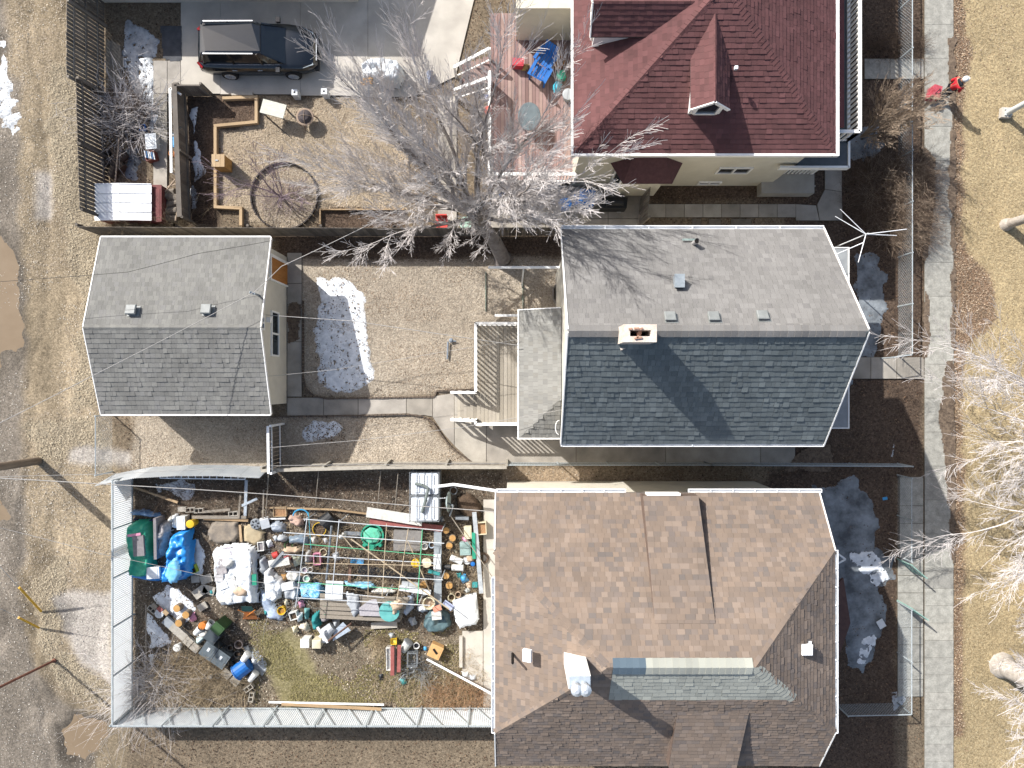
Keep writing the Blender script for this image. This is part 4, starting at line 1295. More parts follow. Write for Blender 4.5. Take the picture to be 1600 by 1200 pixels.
slab_set('garden_path', rowx(621, 650, [449, 506, 560, 635]) + [[(635, 621), (676, 619), (676, 651), (664, 649), (635, 649)], [(676, 619), (710, 614), (710, 696), (694, 678), (676, 652)],
         [(710, 614), (760, 612), (760, 724), (738, 722), (710, 697)], [(760, 640), (900, 640), (900, 724), (760, 724)]] + rowx(672, 724, [900, 1040, 1188, 1242]), conc)
slab_set('sidewalk', rowy(1444, 1489, list(range(-120, 892, 53)) + [892]) + rowy(1444, 1489, list(range(892, 1330, 27))), concg, gap=.006)
slab_set('paver_strip', rowy(1405, 1442, [745, 790, 818, 845, 872]) + rowy(1402, 1442, list(range(872, 1100, 27))), concg)
slab_set('front_walk', rowx(558, 592, [1326, 1360, 1400, 1443]), conc)
slab_set('upper_walk', rowx(92, 124, [1350, 1390, 1443]), concg)
slab_set('patio', rowx(286, 342, [765, 852, 950, 1004]) + rowx(342, 358, [735, 852, 950, 1004]), conc)
slab_set('stepping_stones', rowx(319, 340, [1011 + 29 * i for i in range(9)]), conc)
slab_set('side_walk', [[(1288, 250), (1315, 250), (1315, 300), (1288, 296)], [(1288, 296), (1315, 300), (1316, 345), (1280, 345), (1276, 320)], [(1243, 319), (1275, 321), (1280, 345), (1243, 345)]], conc)
slab_set('driveway', [[(283, -80), (345, -80), (345, 147), (283, 147)], [(345, -80), (470, -80), (470, 148), (345, 148)], [(470, -80), (575, -80), (575, 150), (470, 150)], [(575, -80), (760, -80), (712, 120), (645, 152), (575, 152)]], concl, gap=.006)
slab_set('yard_path', rowy(240, 262, [95, 147, 200, 260, 300, 345]) + rowy(262, 283, [95, 147]), conc)
slab_set('north_path', rowy(684, 714, [150, 180, 212, 240, 268, 296, 325, 356]), conc)
slab_set('house_side_slab', [[(755, 780), (777, 780), (777, 1104), (755, 1104)], [(722, 985), (755, 985), (755, 1078), (722, 1060)]], concl)
V, F = field_mesh(gp([(250, 40), (285, 40), (286, 97), (270, 98), (256, 93)]), .06, lambda d, X, Y: 0 * X + 0.052, 0, .08, 3)
tag(raw_mesh('asphalt_patch', V, F, mat('old asphalt', '#3f4144', '#515255', scale=3, rough=.9, bump=.3)), kind='structure')
V, F = field_mesh(gp([(165, 60), (188, 70), (196, 100), (190, 130), (178, 145), (166, 140)]), .06, lambda d, X, Y: 0 * X + 0.03, 0, .08, 3)
tag(raw_mesh('gravel_strip', V, F, mat('driveway gravel', '#6f675c', '#857d70', scale=14, rough=.95, bump=.5)), kind='structure')
def edging(px, label, m=None, z=.07, w=.07, ring=False):
    m = m or mat('brick edging', '#4b4138', '#64584c', scale=9)
    pts = [W(x, y, 0) for x, y in px]
    mb = MB()
    tot = []
    for a, b in zip(pts[:-1], pts[1:]):
        n = max(1, int((b - a).length / .16))
        for i in range(n):
            p = a.lerp(b, i / n); q = a.lerp(b, (i + .88) / n)
            dz = random.uniform(-.012, .012)
            mb.beam(p + Vector((0, 0, z / 2 + dz)), q + Vector((0, 0, z / 2 + dz)), w * random.uniform(.8, 1.15), z + .04)
    r = thing('lawn_edging', label, 'edging', pts[0])
    tag(mb.build('edging_bricks', m, r), kind='stuff')
edging([(474, 470), (474, 590), (478, 608), (490, 619), (512, 623), (679, 620), (682, 611), (742, 608)], 'curved line of small edging bricks round the middle lawn')
edging([(425, 651), (560, 649), (635, 647), (660, 650), (676, 659), (690, 680), (706, 700), (738, 722)], 'curved line of edging bricks round the lower lawn')
edging([(445 + 52 * math.cos(t), 307 + 52 * math.sin(t)) for t in np.linspace(0, 2 * PI, 33)], 'dark ring of edging round the small bare tree in the north yard', mat('dark edging', '#3b3634', '#4b4643'), .12, .05)

# ================= fences
greyb = tint_mat('grey fence board', ['#6f6961', '#7c766d', '#645e57', '#857e74'], gran=.12, stain=.15, sscale=2)
darkb = tint_mat('dark fence board', ['#5b5650', '#6a645d', '#514c47', '#726b62'], gran=.12, stain=.15, sscale=2)
galv = mat('galvanised wire', '#8f9698', '#a7aeb0', scale=9, rough=.5)
def board_fence(name, label, pts, h, m, bw=.14, gap=.02, th=.02, lean=(0, 0), rails=2, cat='fence', postm=None, cap=0, top_j=.02):
    """pts: base line in photo pixels on the ground"""
    P = [W(x, y, 0) for x, y in pts]
    root = thing(name, label, cat, P[0])
    lv = Vector((lean[0], lean[1], 0))
    for a, b in zip(P[:-1], P[1:]):
        L = (b - a).length; d = (b - a).normalized(); n = Vector((-d.y, d.x, 0))
        k = int(L / (bw + gap))
        ang = math.atan2(d.y, d.x)
        for i in range(k):
            c = a + d * ((i + .5) * L / k) + lv * .5
            hh = h + random.uniform(-top_j, top_j)
            tl = (lv.dot(n) / h)
            o = pbox(root, 'board', c + Vector((0, 0, hh / 2)), (bw, th, hh), m, (-tl, 0, ang))
        for r in range(rails):
            z = h * (.2 + .62 * r / max(1, rails - 1))
            MB().beam(a + lv * (z / h) + n * .035 + Vector((0, 0, z)), b + lv * (z / h) + n * .035 + Vector((0, 0, z)), .04, .08).build('rail', postm or m, root)
        np_ = max(1, int(L / 2.4))
        for i in range(np_ + 1):
            c = a + d * (L * i / np_) + n * .09
            MB().beam(c, c + lv + Vector((0, 0, h + .03)), .09).build('post', postm or m, root)
        if cap:
            MB().beam(a + lv + Vector((0, 0, h + .03)), b + lv + Vector((0, 0, h + .03)), cap, .04).build('cap_rail', postm or m, root)
    return root
g1 = board_fence('slatted_gate', 'tall grey slatted gate at the top of the alley beside the driveway', [(163, -70), (163, 152)], 1.95, greyb, .13, .03, rails=3, lean=(-.35, 0), cat='gate')
board_fence('board_fence', 'grey slatted board fence along the alley behind the white roofed shed', [(166, 152), (172, 345)], 1.85, darkb, .13, .035, rails=2, lean=(-.12, 0))
board_fence('board_fence', 'long weathered board fence between the north yard and the middle yard', [(155, 367), (300, 368), (625, 369), (876, 368)], 1.5, darkb, .14, .008, rails=2, top_j=.015)
board_fence('board_fence', 'thick capped wooden fence between the shed yard and the leafy bed', [(291, 147), (299, 348)], 1.0, greyb, .14, .006, rails=1, cap=.2)
board_fence('board_fence', 'short wooden fence panel at the top of the leafy bed', [(291, 150), (330, 150)], 1.0, greyb, .14, .006, rails=1, cap=.06)
board_fence('yard_gate', 'narrow grey gate of upright boards at the corner of the lower lawn', [(440, 662), (441, 732)], 1.6, darkb, .13, .02, rails=2, cat='gate', cap=.1, postm=whitem)
board_fence('board_fence', 'short wooden fence between the patio and the stepping stones', [(1002, 298), (996, 352)], 1.5, greyb, .13, .02, lean=(.12, 0))
board_fence('rail_fence', 'grey capped fence between the lower lawn and the trellis garden', [(424, 727), (610, 722), (792, 722)], 1.15, greyb, .16, .005, cap=.13, lean=(0, -.08), postm=mat('pale rail', '#a39d90', '#8f897e'))

def chain_fence(label, px, h, postsp=2.2, m=None, name='wire_fence', sp=.13):
    m = m or galv
    P = [W(x, y, 0) for x, y in px]
    root = thing(name, label, 'wire fence', P[0])
    A = []; B = []
    for a, b in zip(P[:-1], P[1:]):
        L = (b - a).length; d = (b - a).normalized()
        n = max(1, round(L / postsp))
        for i in range(n + 1):
            c = a + d * (L * i / n)
            MB().tube(c, c + Vector((0, 0, h + .05)), .03, n=8).build('post', m, root)
        MB().tube(a + Vector((0, 0, h)), b + Vector((0, 0, h)), .022, n=6).build('top_rail', m, root)
        k = int(L / sp)
        for i in range(-int(h / sp), k + 1):
            for s in (1, -1):
                x0 = i * sp if s == 1 else i * sp + h
                x1 = x0 + s * h
                z0, z1 = 0.0, h
                # clip to the run
                def cl(x0, z0, x1, z1):
                    t0, t1 = 0., 1.
                    dx = x1 - x0
                    for e, sg in ((0, 1), (L, -1)):
                        f0 = (x0 - e) * sg; f1 = (x1 - e) * sg
                        if f0 < 0 and f1 < 0: return None
                        if f0 < 0: t0 = max(t0, f0 / (f0 - f1))
                        if f1 < 0: t1 = min(t1, f0 / (f0 - f1))
                    if t1 <= t0: return None
                    return (x0 + dx * t0, z0 + (z1 - z0) * t0, x0 + dx * t1, z0 + (z1 - z0) * t1)
                r = cl(x0, z0, x1, z1)
                if r:
                    A.append(a + d * r[0] + Vector((0, 0, r[1] + .02))); B.append(a + d * r[2] + Vector((0, 0, r[3] + .02)))
    w = tubes_mesh('wire_mesh', [tuple(v) for v in A], [tuple(v) for v in B], [.0035] * len(A), [.0035] * len(A), m, root, 3)
    w['kind'] = 'stuff'
    return root
chain_fence('pale wire mesh fence along the front yard beside the upper pavement', [(1403, -60), (1403, 556), (1375, 560)], 1.05)
chain_fence('galvanised wire fence in front of the brown roofed house', [(1402, 742), (1402, 868)], 1.05, sp=.12)
chain_fence('lower run of wire fence by the icy front yard, turning in at the bottom', [(1402, 940), (1402, 1098), (1306, 1100)], 1.05, sp=.12)
chain_fence('wire fence between the concrete side path and the brown roofed house', [(794, 722), (1100, 722), (1402, 724)], 1.1)
chain_fence('thin wire fence at the alley end of the leafy lawn', [(176, 648), (176, 737)], 1.2)
greenm = mat('green gate paint', '#7d9c92', '#8caba0', scale=4, rough=.5)
for lab, a, b in (('pale green tube gate standing open at the front fence', (1402, 873), (1424, 892)), ('second pale green tube gate leaf, lower of the pair', (1402, 938), (1426, 955))):
    p = W(*a); q = W(*b)
    t = thing('garden_gate', lab, 'gate', p, 'tube gates in the front fence')
    for z in (.12, .55, 1.05): MB().tube(p + Vector((0, 0, z)), q + Vector((0, 0, z)), .025).build('rail', greenm, t)
    for k in (0, 1): MB().tube(p.lerp(q, k), p.lerp(q, k) + Vector((0, 0, 1.1)), .03).build('post', greenm, t)
    for k in range(1, 6): MB().tube(p.lerp(q, k / 6) + Vector((0, 0, .12)), p.lerp(q, k / 6) + Vector((0, 0, 1.05)), .012, n=5).build('bar', greenm, t)

corr = mat('white corrugated metal', '#c9cccc', '#b8bdc0', scale=1.5, rough=.45, spec=.4)
def _translucent(m, amt):
    nt = m.node_tree; b = nt.nodes['Principled BSDF']; out = [n for n in nt.nodes if n.type == 'OUTPUT_MATERIAL'][0]
    tr = nt.nodes.new('ShaderNodeBsdfTranslucent'); tr.inputs[0].default_value = (.8, .83, .85, 1)
    mx_ = nt.nodes.new('ShaderNodeMixShader'); mx_.inputs[0].default_value = amt
    nt.links.new(b.outputs[0], mx_.inputs[1]); nt.links.new(tr.outputs[0], mx_.inputs[2]); nt.links.new(mx_.outputs[0], out.inputs[0])
corrt = mat('translucent ribbed plastic', '#c2c8cb', '#aeb5b9', scale=1.1, rough=.5)
_translucent(corrt, .5)
def corrugated(label, px, h, lean=(0, 0), panel=1.0, amp=.012, frame=True, m=corr, bow=None, inner=1):
    P = [W(x, y, 0) for x, y in px]
    root = thing('metal_fence', label, 'fence', P[0])
    lv = Vector((lean[0], lean[1], 0))
    for a, b in zip(P[:-1], P[1:]):
        L = (b - a).length; d = (b - a).normalized(); n = Vector((-d.y, d.x, 0)) * inner
        k = max(1, round(L / panel)); pl = L / k
        for i in range(k):
            mb = MB(); vs_ = []; nn = 24
            for j in range(nn + 1):
                s = i * pl + .004 + (pl - .008) * j / nn
                off = amp * (1 if j % 2 else -1)
                for z in (0.03, h):
                    vs_.append(a + d * s + n * off + lv * (z / h) + Vector((0, 0, z)))
            fs = [(2 * j, 2 * j + 2, 2 * j + 3, 2 * j + 1) for j in range(nn)]
            mb.add(vs_, fs)
            mb.build('panel', m, root)
        if frame:
            for z in (.15, h - .02):
                MB().beam(a + n * .05 + lv * (z / h) + Vector((0, 0, z)), b + n * .05 + lv * (z / h) + Vector((0, 0, z)), .04, .06).build('rail', galv, root)
            for i in range(0, k + 1, 2):
                c = a + d * pl * i + n * .07
                MB().beam(c, c + lv + Vector((0, 0, h + .05)), .05).build('post', galv, root)
    return root
corrugated('long white corrugated metal fence beside the alley', [(208, 742), (208, 1104)], 1.6, m=corrt)
sf = corrugated('white metal sheet fence with slanting braces along the bottom of the cluttered yard', [(208, 1106), (772, 1106)], 1.65, inner=1)
for k in range(14):
    x = 225 + k * 40
    a = W(x, 1102, 0); b = W(x + 30, 1102, 0)
    a2 = W(x, 1104, 0)
    MB().beam((a.x, a.y - .02, .2), (b.x, b.y - .02, 1.6), .03).build('brace', galv, sf)
corrugated('bowed white corrugated sheet fence leaning over the junk yard', [(178, 741), (206, 735), (240, 729), (300, 726), (360, 726), (424, 729)], 1.4, lean=(0, -.3), frame=False)
g = thing('ladder', 'pale grey ladder lying against the bowed sheet fence', 'ladder', W(310, 745))
MB().beam(W(250, 741, .9), W(383, 744, .9), .04).build('stile', whitem, g); MB().beam(W(250, 747, .8), W(383, 749, .8), .04).build('stile', whitem, g)
for k in range(13):
    t = k / 12; MB().beam(W(250 + 133 * t, 741 + 3 * t, .9), W(250 + 133 * t, 747 + 2 * t, .8), .03).build('rung', whitem, g)

# timber edged beds
tim = tint_mat('timber edging', ['#9a8468', '#a89274', '#8d775c'], gran=.12, stain=.12)
def bed(label, px, z=.22, w=.12, closed=False, name='raised_bed', m=tim):
    P = [W(x, y, z) for x, y in px]
    root = thing(name, label, 'raised bed', (P[0].x, P[0].y, 0))
    k = list(zip(P[:-1], P[1:])) + ([(P[-1], P[0])] if closed else [])
    for a, b in k:
        a = Vector((a.x, a.y, z / 2)); b = Vector((b.x, b.y, z / 2))
        d = (b - a).normalized()
        MB().beam(a + d * w * .5, b + d * w * .49, w, z).build('timber', m, root)
    return root
bed('timber edged leafy bed with a step along the north lawn', [(345, 153), (400, 151), (400, 190), (336, 196), (336, 323), (376, 325), (376, 350)])
bed('sunken dark bed edged with thin timber by the long fence', [(500, 355), (500, 327), (630, 327)], .15, .05)

# ================= vehicles
def suv(label, loc, yaw, paint, L=4.85, Wd=1.88, Ht=1.68, cat='car'):
    root = thing('parked_car', label, cat, (0, 0, 0))
    hw = Wd / 2
    # stations along x (rear -> front): x, belt half width, belt z, sill z, deck z
    S = [(-L / 2, .70, .72, .42, .80), (-L / 2 + .08, .84, .86, .30, 1.0), (-L / 2 + .35, hw - .03, .95, .25, 1.06), (-1.2, hw, .98, .24, 1.06), (0, hw, .98, .24, 1.05),
         (.85, hw, .98, .24, 1.04), (1.35, hw - .01, .95, .24, 1.0), (1.85, hw - .05, .86, .26, .93), (L / 2 - .18, hw - .16, .74, .30, .80), (L / 2, .60, .62, .38, .64)]
    v = []; f = []
    for x, w, zb, zs, zd in S:
        ring = [(x, -w * .93, zs), (x, -w, (zs + zb) / 2), (x, -w * .985, zb), (x, -w * .80, zd), (x, 0, zd + .03), (x, w * .80, zd), (x, w * .985, zb), (x, w, (zs + zb) / 2), (x, w * .93, zs)]
        v += ring
    n = 9
    for i in range(len(S) - 1):
        for j in range(n - 1):
            f.append((i * n + j, (i + 1) * n + j, (i + 1) * n + j + 1, i * n + j + 1))
        f.append((i * n + n - 1, (i + 1) * n + n - 1, (i + 1) * n, i * n))
    f.append(tuple(range(n))); f.append(tuple((len(S) - 1) * n + j for j in range(n))[::-1])
    mb = MB(); mb.add(v, f)
    body = mb.build('body', paint, root, smooth=True)
    # greenhouse: glass band then roof panel
    G = [(-L / 2 + .12, .66, 1.04), (-L / 2 + .35, .74, 1.05), (.55, .77, 1.05), (1.25, .74, 1.03)]
    T = [(-L / 2 + .42, .58, Ht - .10), (-L / 2 + .60, .62, Ht - .03), (.10, .63, Ht - .02), (.42, .58, Ht - .10)]
    def ring(S3):
        return [(S3[0][0], -S3[0][1], S3[0][2]), (S3[1][0], -S3[1][1], S3[1][2]), (S3[2][0], -S3[2][1], S3[2][2]), (S3[3][0], -S3[3][1], S3[3][2]),
                (S3[3][0], S3[3][1], S3[3][2]), (S3[2][0], S3[2][1], S3[2][2]), (S3[1][0], S3[1][1], S3[1][2]), (S3[0][0], S3[0][1], S3[0][2])]
    b = ring(G); t = ring(T)
    mb = MB(); mb.add(b + t, [(i, (i + 1) % 8, 8 + (i + 1) % 8, 8 + i) for i in range(8)])
    mb.build('side_glass', mat('car glass', '#15191c', '#1c2125', rough=.08, spec=.8), root)
    t2 = [(x * 1.0, y, z) for x, y, z in t]
    top = [(x * .96, y * .86, z + .035) for x, y, z in t]
    mb = MB(); mb.add(t2 + top, [(i, (i + 1) % 8, 8 + (i + 1) % 8, 8 + i) for i in range(8)] + [tuple(range(8, 16))])
    rf = mb.build('roof_panel', paint, root, smooth=False)
    for s in (-1, 1):
        MB().beam((T[1][0] - .02, s * .65, Ht + .02), (T[2][0] + .05, s * .66, Ht + .02), .04, .04).build('roof_rail', mat('rail chrome', '#c7cacc', '#b5b8ba', rough=.25, metal=.8), root)
        for (x0, x1) in ((-L / 2 + .36, -.95), (-.95, .10), (.10, .55)):
            pass
        for xx in (-.85, .30):
            MB().beam((xx, s * .775, 1.05), (xx - .05, s * .635, Ht - .06), .06, .05).build('pillar', paint, root)
        MB().beam((1.22, s * .74, 1.04), (.44, s * .6, Ht - .07), .06, .05).build('pillar', paint, root)
        MB().beam((-L / 2 + .3, s * .73, 1.05), (-L / 2 + .52, s * .62, Ht - .05), .14, .05).build('pillar', paint, root)
        MB().beam((-L / 2 + .4, s * (.80), 1.06), (1.0, s * .80, 1.05), .015, .02).build('window_trim', mat('rail chrome', '#c7cacc'), root)
        for xx in (-1.0, .05): MB().beam((xx, s * (hw + .01), .86), (xx + .2, s * (hw + .01), .86), .03, .03).build('door_handle', mat('rail chrome', '#c7cacc'), root)
        mb = MB(); mb.box((.95, s * (hw + .09), 1.06), (.16, .2, .14)); mb.build('wing_mirror', paint, root)
        mb = MB(); mb.add([(L / 2 - .62, s * .82, .86), (L / 2 - .12, s * .58, .80), (L / 2 - .1, s * .62, .68), (L / 2 - .55, s * .86, .76)], [(0, 1, 2, 3), (3, 2, 1, 0)])
        MB().beam((L / 2 - .55, s * .80, .83), (L / 2 - .14, s * .62, .75), .1, .06).build('headlight', mat('lamp glass', '#aab2b6', '#8d979c', rough=.1, spec=.7), root)
        MB().beam((-L / 2 + .04, s * .66, .95), (-L / 2 + .22, s * .86, .9), .09, .14).build('tail_light', mat('red lamp', '#8f1f24', '#6f171b', rough=.15), root)
        for xx in (-1.30, 1.36):
            R_ = Matrix.Rotation(PI / 2, 3, 'X')
            mb = MB(); mb.lathe([(.20, -.11), (.32, -.11), (.345, -.06), (.345, .06), (.32, .11), (.20, .11)], (xx, s * (hw - .08), .345), 22, R_)
            wh = mb.build('wheel', mat('tyre rubber', '#1a1a1b', '#242425', rough=.8), root, smooth=False)
            mb = MB(); mb.lathe([(.03, -.10), (.215, -.112), (.215, .112), (.03, .10)], (xx, s * (hw - .08), .345), 22, R_)
            rim = mb.build('rim', mat('dark rim', '#2c2d2f'), wh)
            mb = MB()
            for k in range(5):
                a_ = 2 * PI * k / 5 + .3
                mb.beam((xx + .03 * math.cos(a_), s * (hw + .045), .345 + .03 * math.sin(a_)), (xx + .20 * math.cos(a_), s * (hw + .04), .345 + .20 * math.sin(a_)), .07, .02)
            mb.lathe([(.205, -.01), (.225, .0), (.205, .01)], (xx, s * (hw + .04), .345), 22, R_)
            tag(mb.build('spokes', mat('alloy', '#b9bcbf', '#a5a8ab', rough=.3, metal=.5), wh), kind=None)
    MB().beam((L / 2 - .02, -.45, .62), (L / 2 - .02, .45, .62), .03, .16).build('grille', mat('rail chrome', '#c7cacc'), root)
    MB().box((-L / 2 - .005, 0, .72), (.03, .5, .14)).build('number_plate', mat('plate', '#cfcfc8'), root)
    MB().box((L / 2 - .05, 0, .45), (.16, 1.5, .2)).build('bumper', mat('dark plastic', '#242627', '#2e3031'), root)
    MB().box((-L / 2 + .05, 0, .45), (.16, 1.5, .2)).build('bumper', mat('dark plastic', '#242627'), root)
    root.location = loc; root.rotation_euler = (0, 0, yaw)
    return root
bpaint = mat('black car paint', '#14181c', '#191d22', scale=2, rough=.16, spec=.8)
cpos = W(413, 90, 0)
suv('black sport utility car parked on the driveway by the leafy bed', (cpos.x, cpos.y, 0), 0, bpaint)
cpos = W(1617, 905, 0)
suv('dark grey car parked at the kerb under the boulevard tree', (cpos.x + .55, cpos.y, 0), PI / 2, mat('dark grey car paint', '#23272a', '#2b2f33', scale=2, rough=.25, spec=.6))

# neighbouring garage that shades the driveway
nb_ = thing('garage', 'pale neighbouring garage at the top edge shading the driveway', 'garage', (W(320, 0, 0).x, W(0, -60, 0).y, 0))
xa, xb = W(120, 0, 0).x, W(560, 0, 0).x
ya = W(0, 4, 0).y
MB().prism([(xa, ya), (xb, ya), (xb, ya + 6), (xa, ya + 6)], 0, 2.55).build('wall', cream, nb_)
mb = MB(); mb.slab([(xa - .2, ya - .2, 2.56), (xb + .2, ya - .2, 2.56), (xb + .2, ya + 3, 3.4), (xa - .2, ya + 3, 3.4)], .1); mb.slab([(xa - .2, ya + 6.2, 2.56), (xb + .2, ya + 6.2, 2.56), (xb + .2, ya + 3, 3.4), (xa - .2, ya + 3, 3.4)], .1)
mb.build('roof', g_sh2, nb_)

# ================= person on the pavement
skin = mat('skin', '#b98a70', '#a97b62', rough=.6)
redj = mat('red jacket', '#b01f2a', '#c42c35', scale=5, rough=.7)
blk = mat('dark cloth', '#1d1f24', '#282b31', scale=5, rough=.85)
def skin_mesh(name, verts, edges, radii, m, parent, sub=2):
    me = bpy.data.meshes.new(name)
    me.from_pydata(verts, edges, [])
    me.materials.append(m)
    o = bpy.data.objects.new(name, me); COL.objects.link(o)
    o.parent = parent
    sk = o.modifiers.new('skin', 'SKIN'); sk.use_smooth_shade = True
    if not me.skin_vertices: 
        bpy.context.view_layer.objects.active = o
    for i, r in enumerate(radii):
        me.skin_vertices[0].data[i].radius = (r, r) if not isinstance(r, tuple) else r
    me.skin_vertices[0].data[0].use_root = True
    ss = o.modifiers.new('sub', 'SUBSURF'); ss.levels = sub; ss.render_levels = sub
    return o
pc = W(1466, 152, 0)
per = thing('person', 'person in a red and black jacket and white cap walking along the pavement', 'person', (pc.x, pc.y, 0))
# facing +x; left/right = +y/-y
BV = [(0, 0, .92), (0, 0, 1.08), (0, 0, 1.28), (0, 0, 1.42), (.01, 0, 1.50), (.03, 0, 1.60), (.03, 0, 1.68),
      (0, .10, .88), (.16, .11, .50), (.14, .11, .10), (.27, .11, .04), (0, -.10, .88), (.02, -.11, .48), (-.20, -.11, .13), (-.09, -.11, .05),
      (0, .19, 1.40), (-.04, .26, 1.12), (.10, .25, .90), (.14, .24, .82), (0, -.19, 1.40), (.06, -.27, 1.13), (.22, -.24, .96), (.28, -.22, .92)]
BE_ = [(0, 1), (1, 2), (2, 3), (3, 4), (4, 5), (5, 6), (0, 7), (7, 8), (8, 9), (9, 10), (0, 11), (11, 12), (12, 13), (13, 14), (3, 15), (15, 16), (16, 17), (17, 18), (3, 19), (19, 20), (20, 21), (21, 22)]
BR_ = [.12, .13, .15, .13, .06, .095, .08, .09, .06, .045, .035, .09, .06, .045, .035, .06, .045, .035, .03, .06, .045, .035, .03]
skin_mesh('body', BV, BE_, BR_, skin, per)
JV = [BV[i] for i in (0, 1, 2, 3, 15, 16, 17, 19, 20, 21)]
skin_mesh('jacket', JV, [(0, 1), (1, 2), (2, 3), (3, 4), (4, 5), (5, 6), (3, 7), (7, 8), (8, 9)], [.15, .16, .18, .16, .08, .065, .055, .08, .065, .055], redj, per)
skin_mesh('shoulder_yoke', [(-.02, .17, 1.46), (-.03, 0, 1.49), (-.02, -.17, 1.46)], [(1, 0), (1, 2)], [.07, .09, .07], blk, per)
TV = [BV[i] for i in (0, 7, 8, 9, 11, 12, 13)]
skin_mesh('trousers', TV, [(0, 1), (1, 2), (2, 3), (0, 4), (4, 5), (5, 6)], [.14, .115, .08, .065, .115, .08, .065], blk, per)
def loc_build(mb, name, m, parent, smooth=False):
    o = mb.build(name, m, None, smooth, origin=(0, 0, 0)); o.parent = parent; return o
loc_build(MB().lathe([(.115, 1.66), (.118, 1.72), (.10, 1.79), (.05, 1.83), (.01, 1.84)], (.03, 0, 0), 16), 'cap', whitem, per, True)
loc_build(MB().prism([(.10, -.07), (.22, -.05), (.24, 0), (.22, .05), (.10, .07)], 1.675, 1.69), 'cap_peak', whitem, per)
for s in (-1, 1):
    loc_build(MB().lathe([(.012, 0), (.018, .01), (.01, .03)], (.115, s * .035, 1.62), 8), 'eye', blk, per)
    loc_build(MB().box((.03, s * .1, 1.62), (.04, .02, .06)), 'ear', skin, per)
loc_build(MB().beam((.12, 0, 1.64), (.145, 0, 1.59), .03, .02), 'nose', skin, per)
loc_build(MB().box((.125, 0, 1.555), (.01, .05, .01)), 'mouth', mat('lips', '#8a4a44'), per)
for i, (hx, hy, hz) in enumerate(((.14, .24, .80), (.30, -.22, .90))):
    for k in range(4):
        loc_build(MB().tube((hx + .02 * k - .03, hy, hz), (hx + .02 * k - .025, hy, hz - .075 + .008 * abs(k - 1.5)), .009, .007, 6), 'finger', skin, per)
    loc_build(MB().tube((hx + .03, hy, hz + .02), (hx + .06, hy, hz - .03), .011, .008, 6), 'thumb', skin, per)
for (sx, sy) in ((.20, .11), (-.14, -.11)):
    loc_build(MB().box((sx, sy, .05), (.28, .1, .1)), 'shoe', blk, per)
loc_build(MB().box((.02, 0, 1.0), (.05, .30, .10)), 'belt_bag', mat('navy cloth', '#232c45'), per)
per.rotation_euler = (0, 0, math.radians(20))
bgp = W(1464, 143, .5)
t = thing('backpack', 'faded pink and red bag at the feet of the walking person', 'bag', (bgp.x, bgp.y, .0))
MB().box((bgp.x - .02, bgp.y, .3), (.34, .5, .5), -.3).build('bag', mat('pink cloth', '#b35560', '#8f2f3a', scale=7, rough=.8), t)
MB().path([(bgp.x - .1, bgp.y - .1, .55), (bgp.x, bgp.y, .68), (bgp.x + .1, bgp.y + .1, .55)], .015).build('handle', blk, t)
MB().box((bgp.x + .1, bgp.y - .18, .35), (.12, .2, .3), -.3).build('pocket', redj, t)

# street lamp base and pole
lp = W(1568, 178, 0)
lampm = mat('street lamp paint', '#b7bcbb', '#c4c8c6', scale=3, rough=.4)
t = thing('street_lamp', 'pale metal street lamp pole on a square foot in the boulevard grass', 'street lamp', (lp.x, lp.y, 0))
MB().prism([(lp.x - .22, lp.y - .2), (lp.x + .2, lp.y - .22), (lp.x + .22, lp.y + .2), (lp.x - .18, lp.y + .22)], 0, .18).build('base', concl, t)
MB().tube((lp.x + .05, lp.y - .02, .18), (lp.x + .05, lp.y - .02, 8.5), .12, .08, 12).build('pole', lampm, t)
for dx, dy in ((-.12, -.12), (.12, -.12), (.12, .12), (-.12, .12)): MB().tube((lp.x + .05 + dx, lp.y + dy, .18), (lp.x + .05 + dx, lp.y + dy, .25), .03).build('bolt', lampm, t)
MB().beam((lp.x, lp.y, 8.4), (lp.x + 2.0, lp.y, 8.8), .08).build('arm', lampm, t)
MB().box((lp.x + 2.2, lp.y, 8.8), (.6, .25, .12)).build('lamp_head', lampm, t)

# utility pole, guyed pole, guards
polem = mat('weathered pole', '#6d6052', '#857868', scale=3, rough=.9, bump=.4, streak=(3, 3, .4))
up = W(60, 720, 0)
t = thing('utility_pole', 'thick wooden utility pole leaning out over the alley at left', 'utility pole', (up.x, up.y, 0))
MB().tube((up.x, up.y, 0), (up.x - .05, up.y + .05, 9.6), .17, .13, 14).build('pole', polem, t)
MB().beam((up.x - .05, up.y - 1.1, 9.0), (up.x - .05, up.y + 1.2, 9.0), .1, .12).build('crossarm', polem, t)
for dy in (-1, -.4, .5, 1.1): MB().lathe([(.03, 0), (.05, .05), (.03, .12), (.05, .16)], (up.x - .05, up.y + dy, 9.06), 8).build('insulator', mat('porcelain', '#6b4a3a'), t)
rp_ = W(85, 1032, 0)
t = thing('steel_pole', 'thin rusty steel pole standing on the alley verge', 'pole', (rp_.x, rp_.y, 0))
MB().tube(rp_, (rp_.x - .1, rp_.y + .5, 7.0), .055, .05, 8).build('pole', mat('rusty steel', '#6b4538', '#7d5546', scale=6), t)
MB().lathe([(.09, 0), (.09, .05), (.055, .08)], rp_, 10).build('collar', mat('rusty steel', '#6b4538'), t)
yel = mat('yellow plastic', '#c99a2c', '#d9ab3d', scale=4, rough=.5)
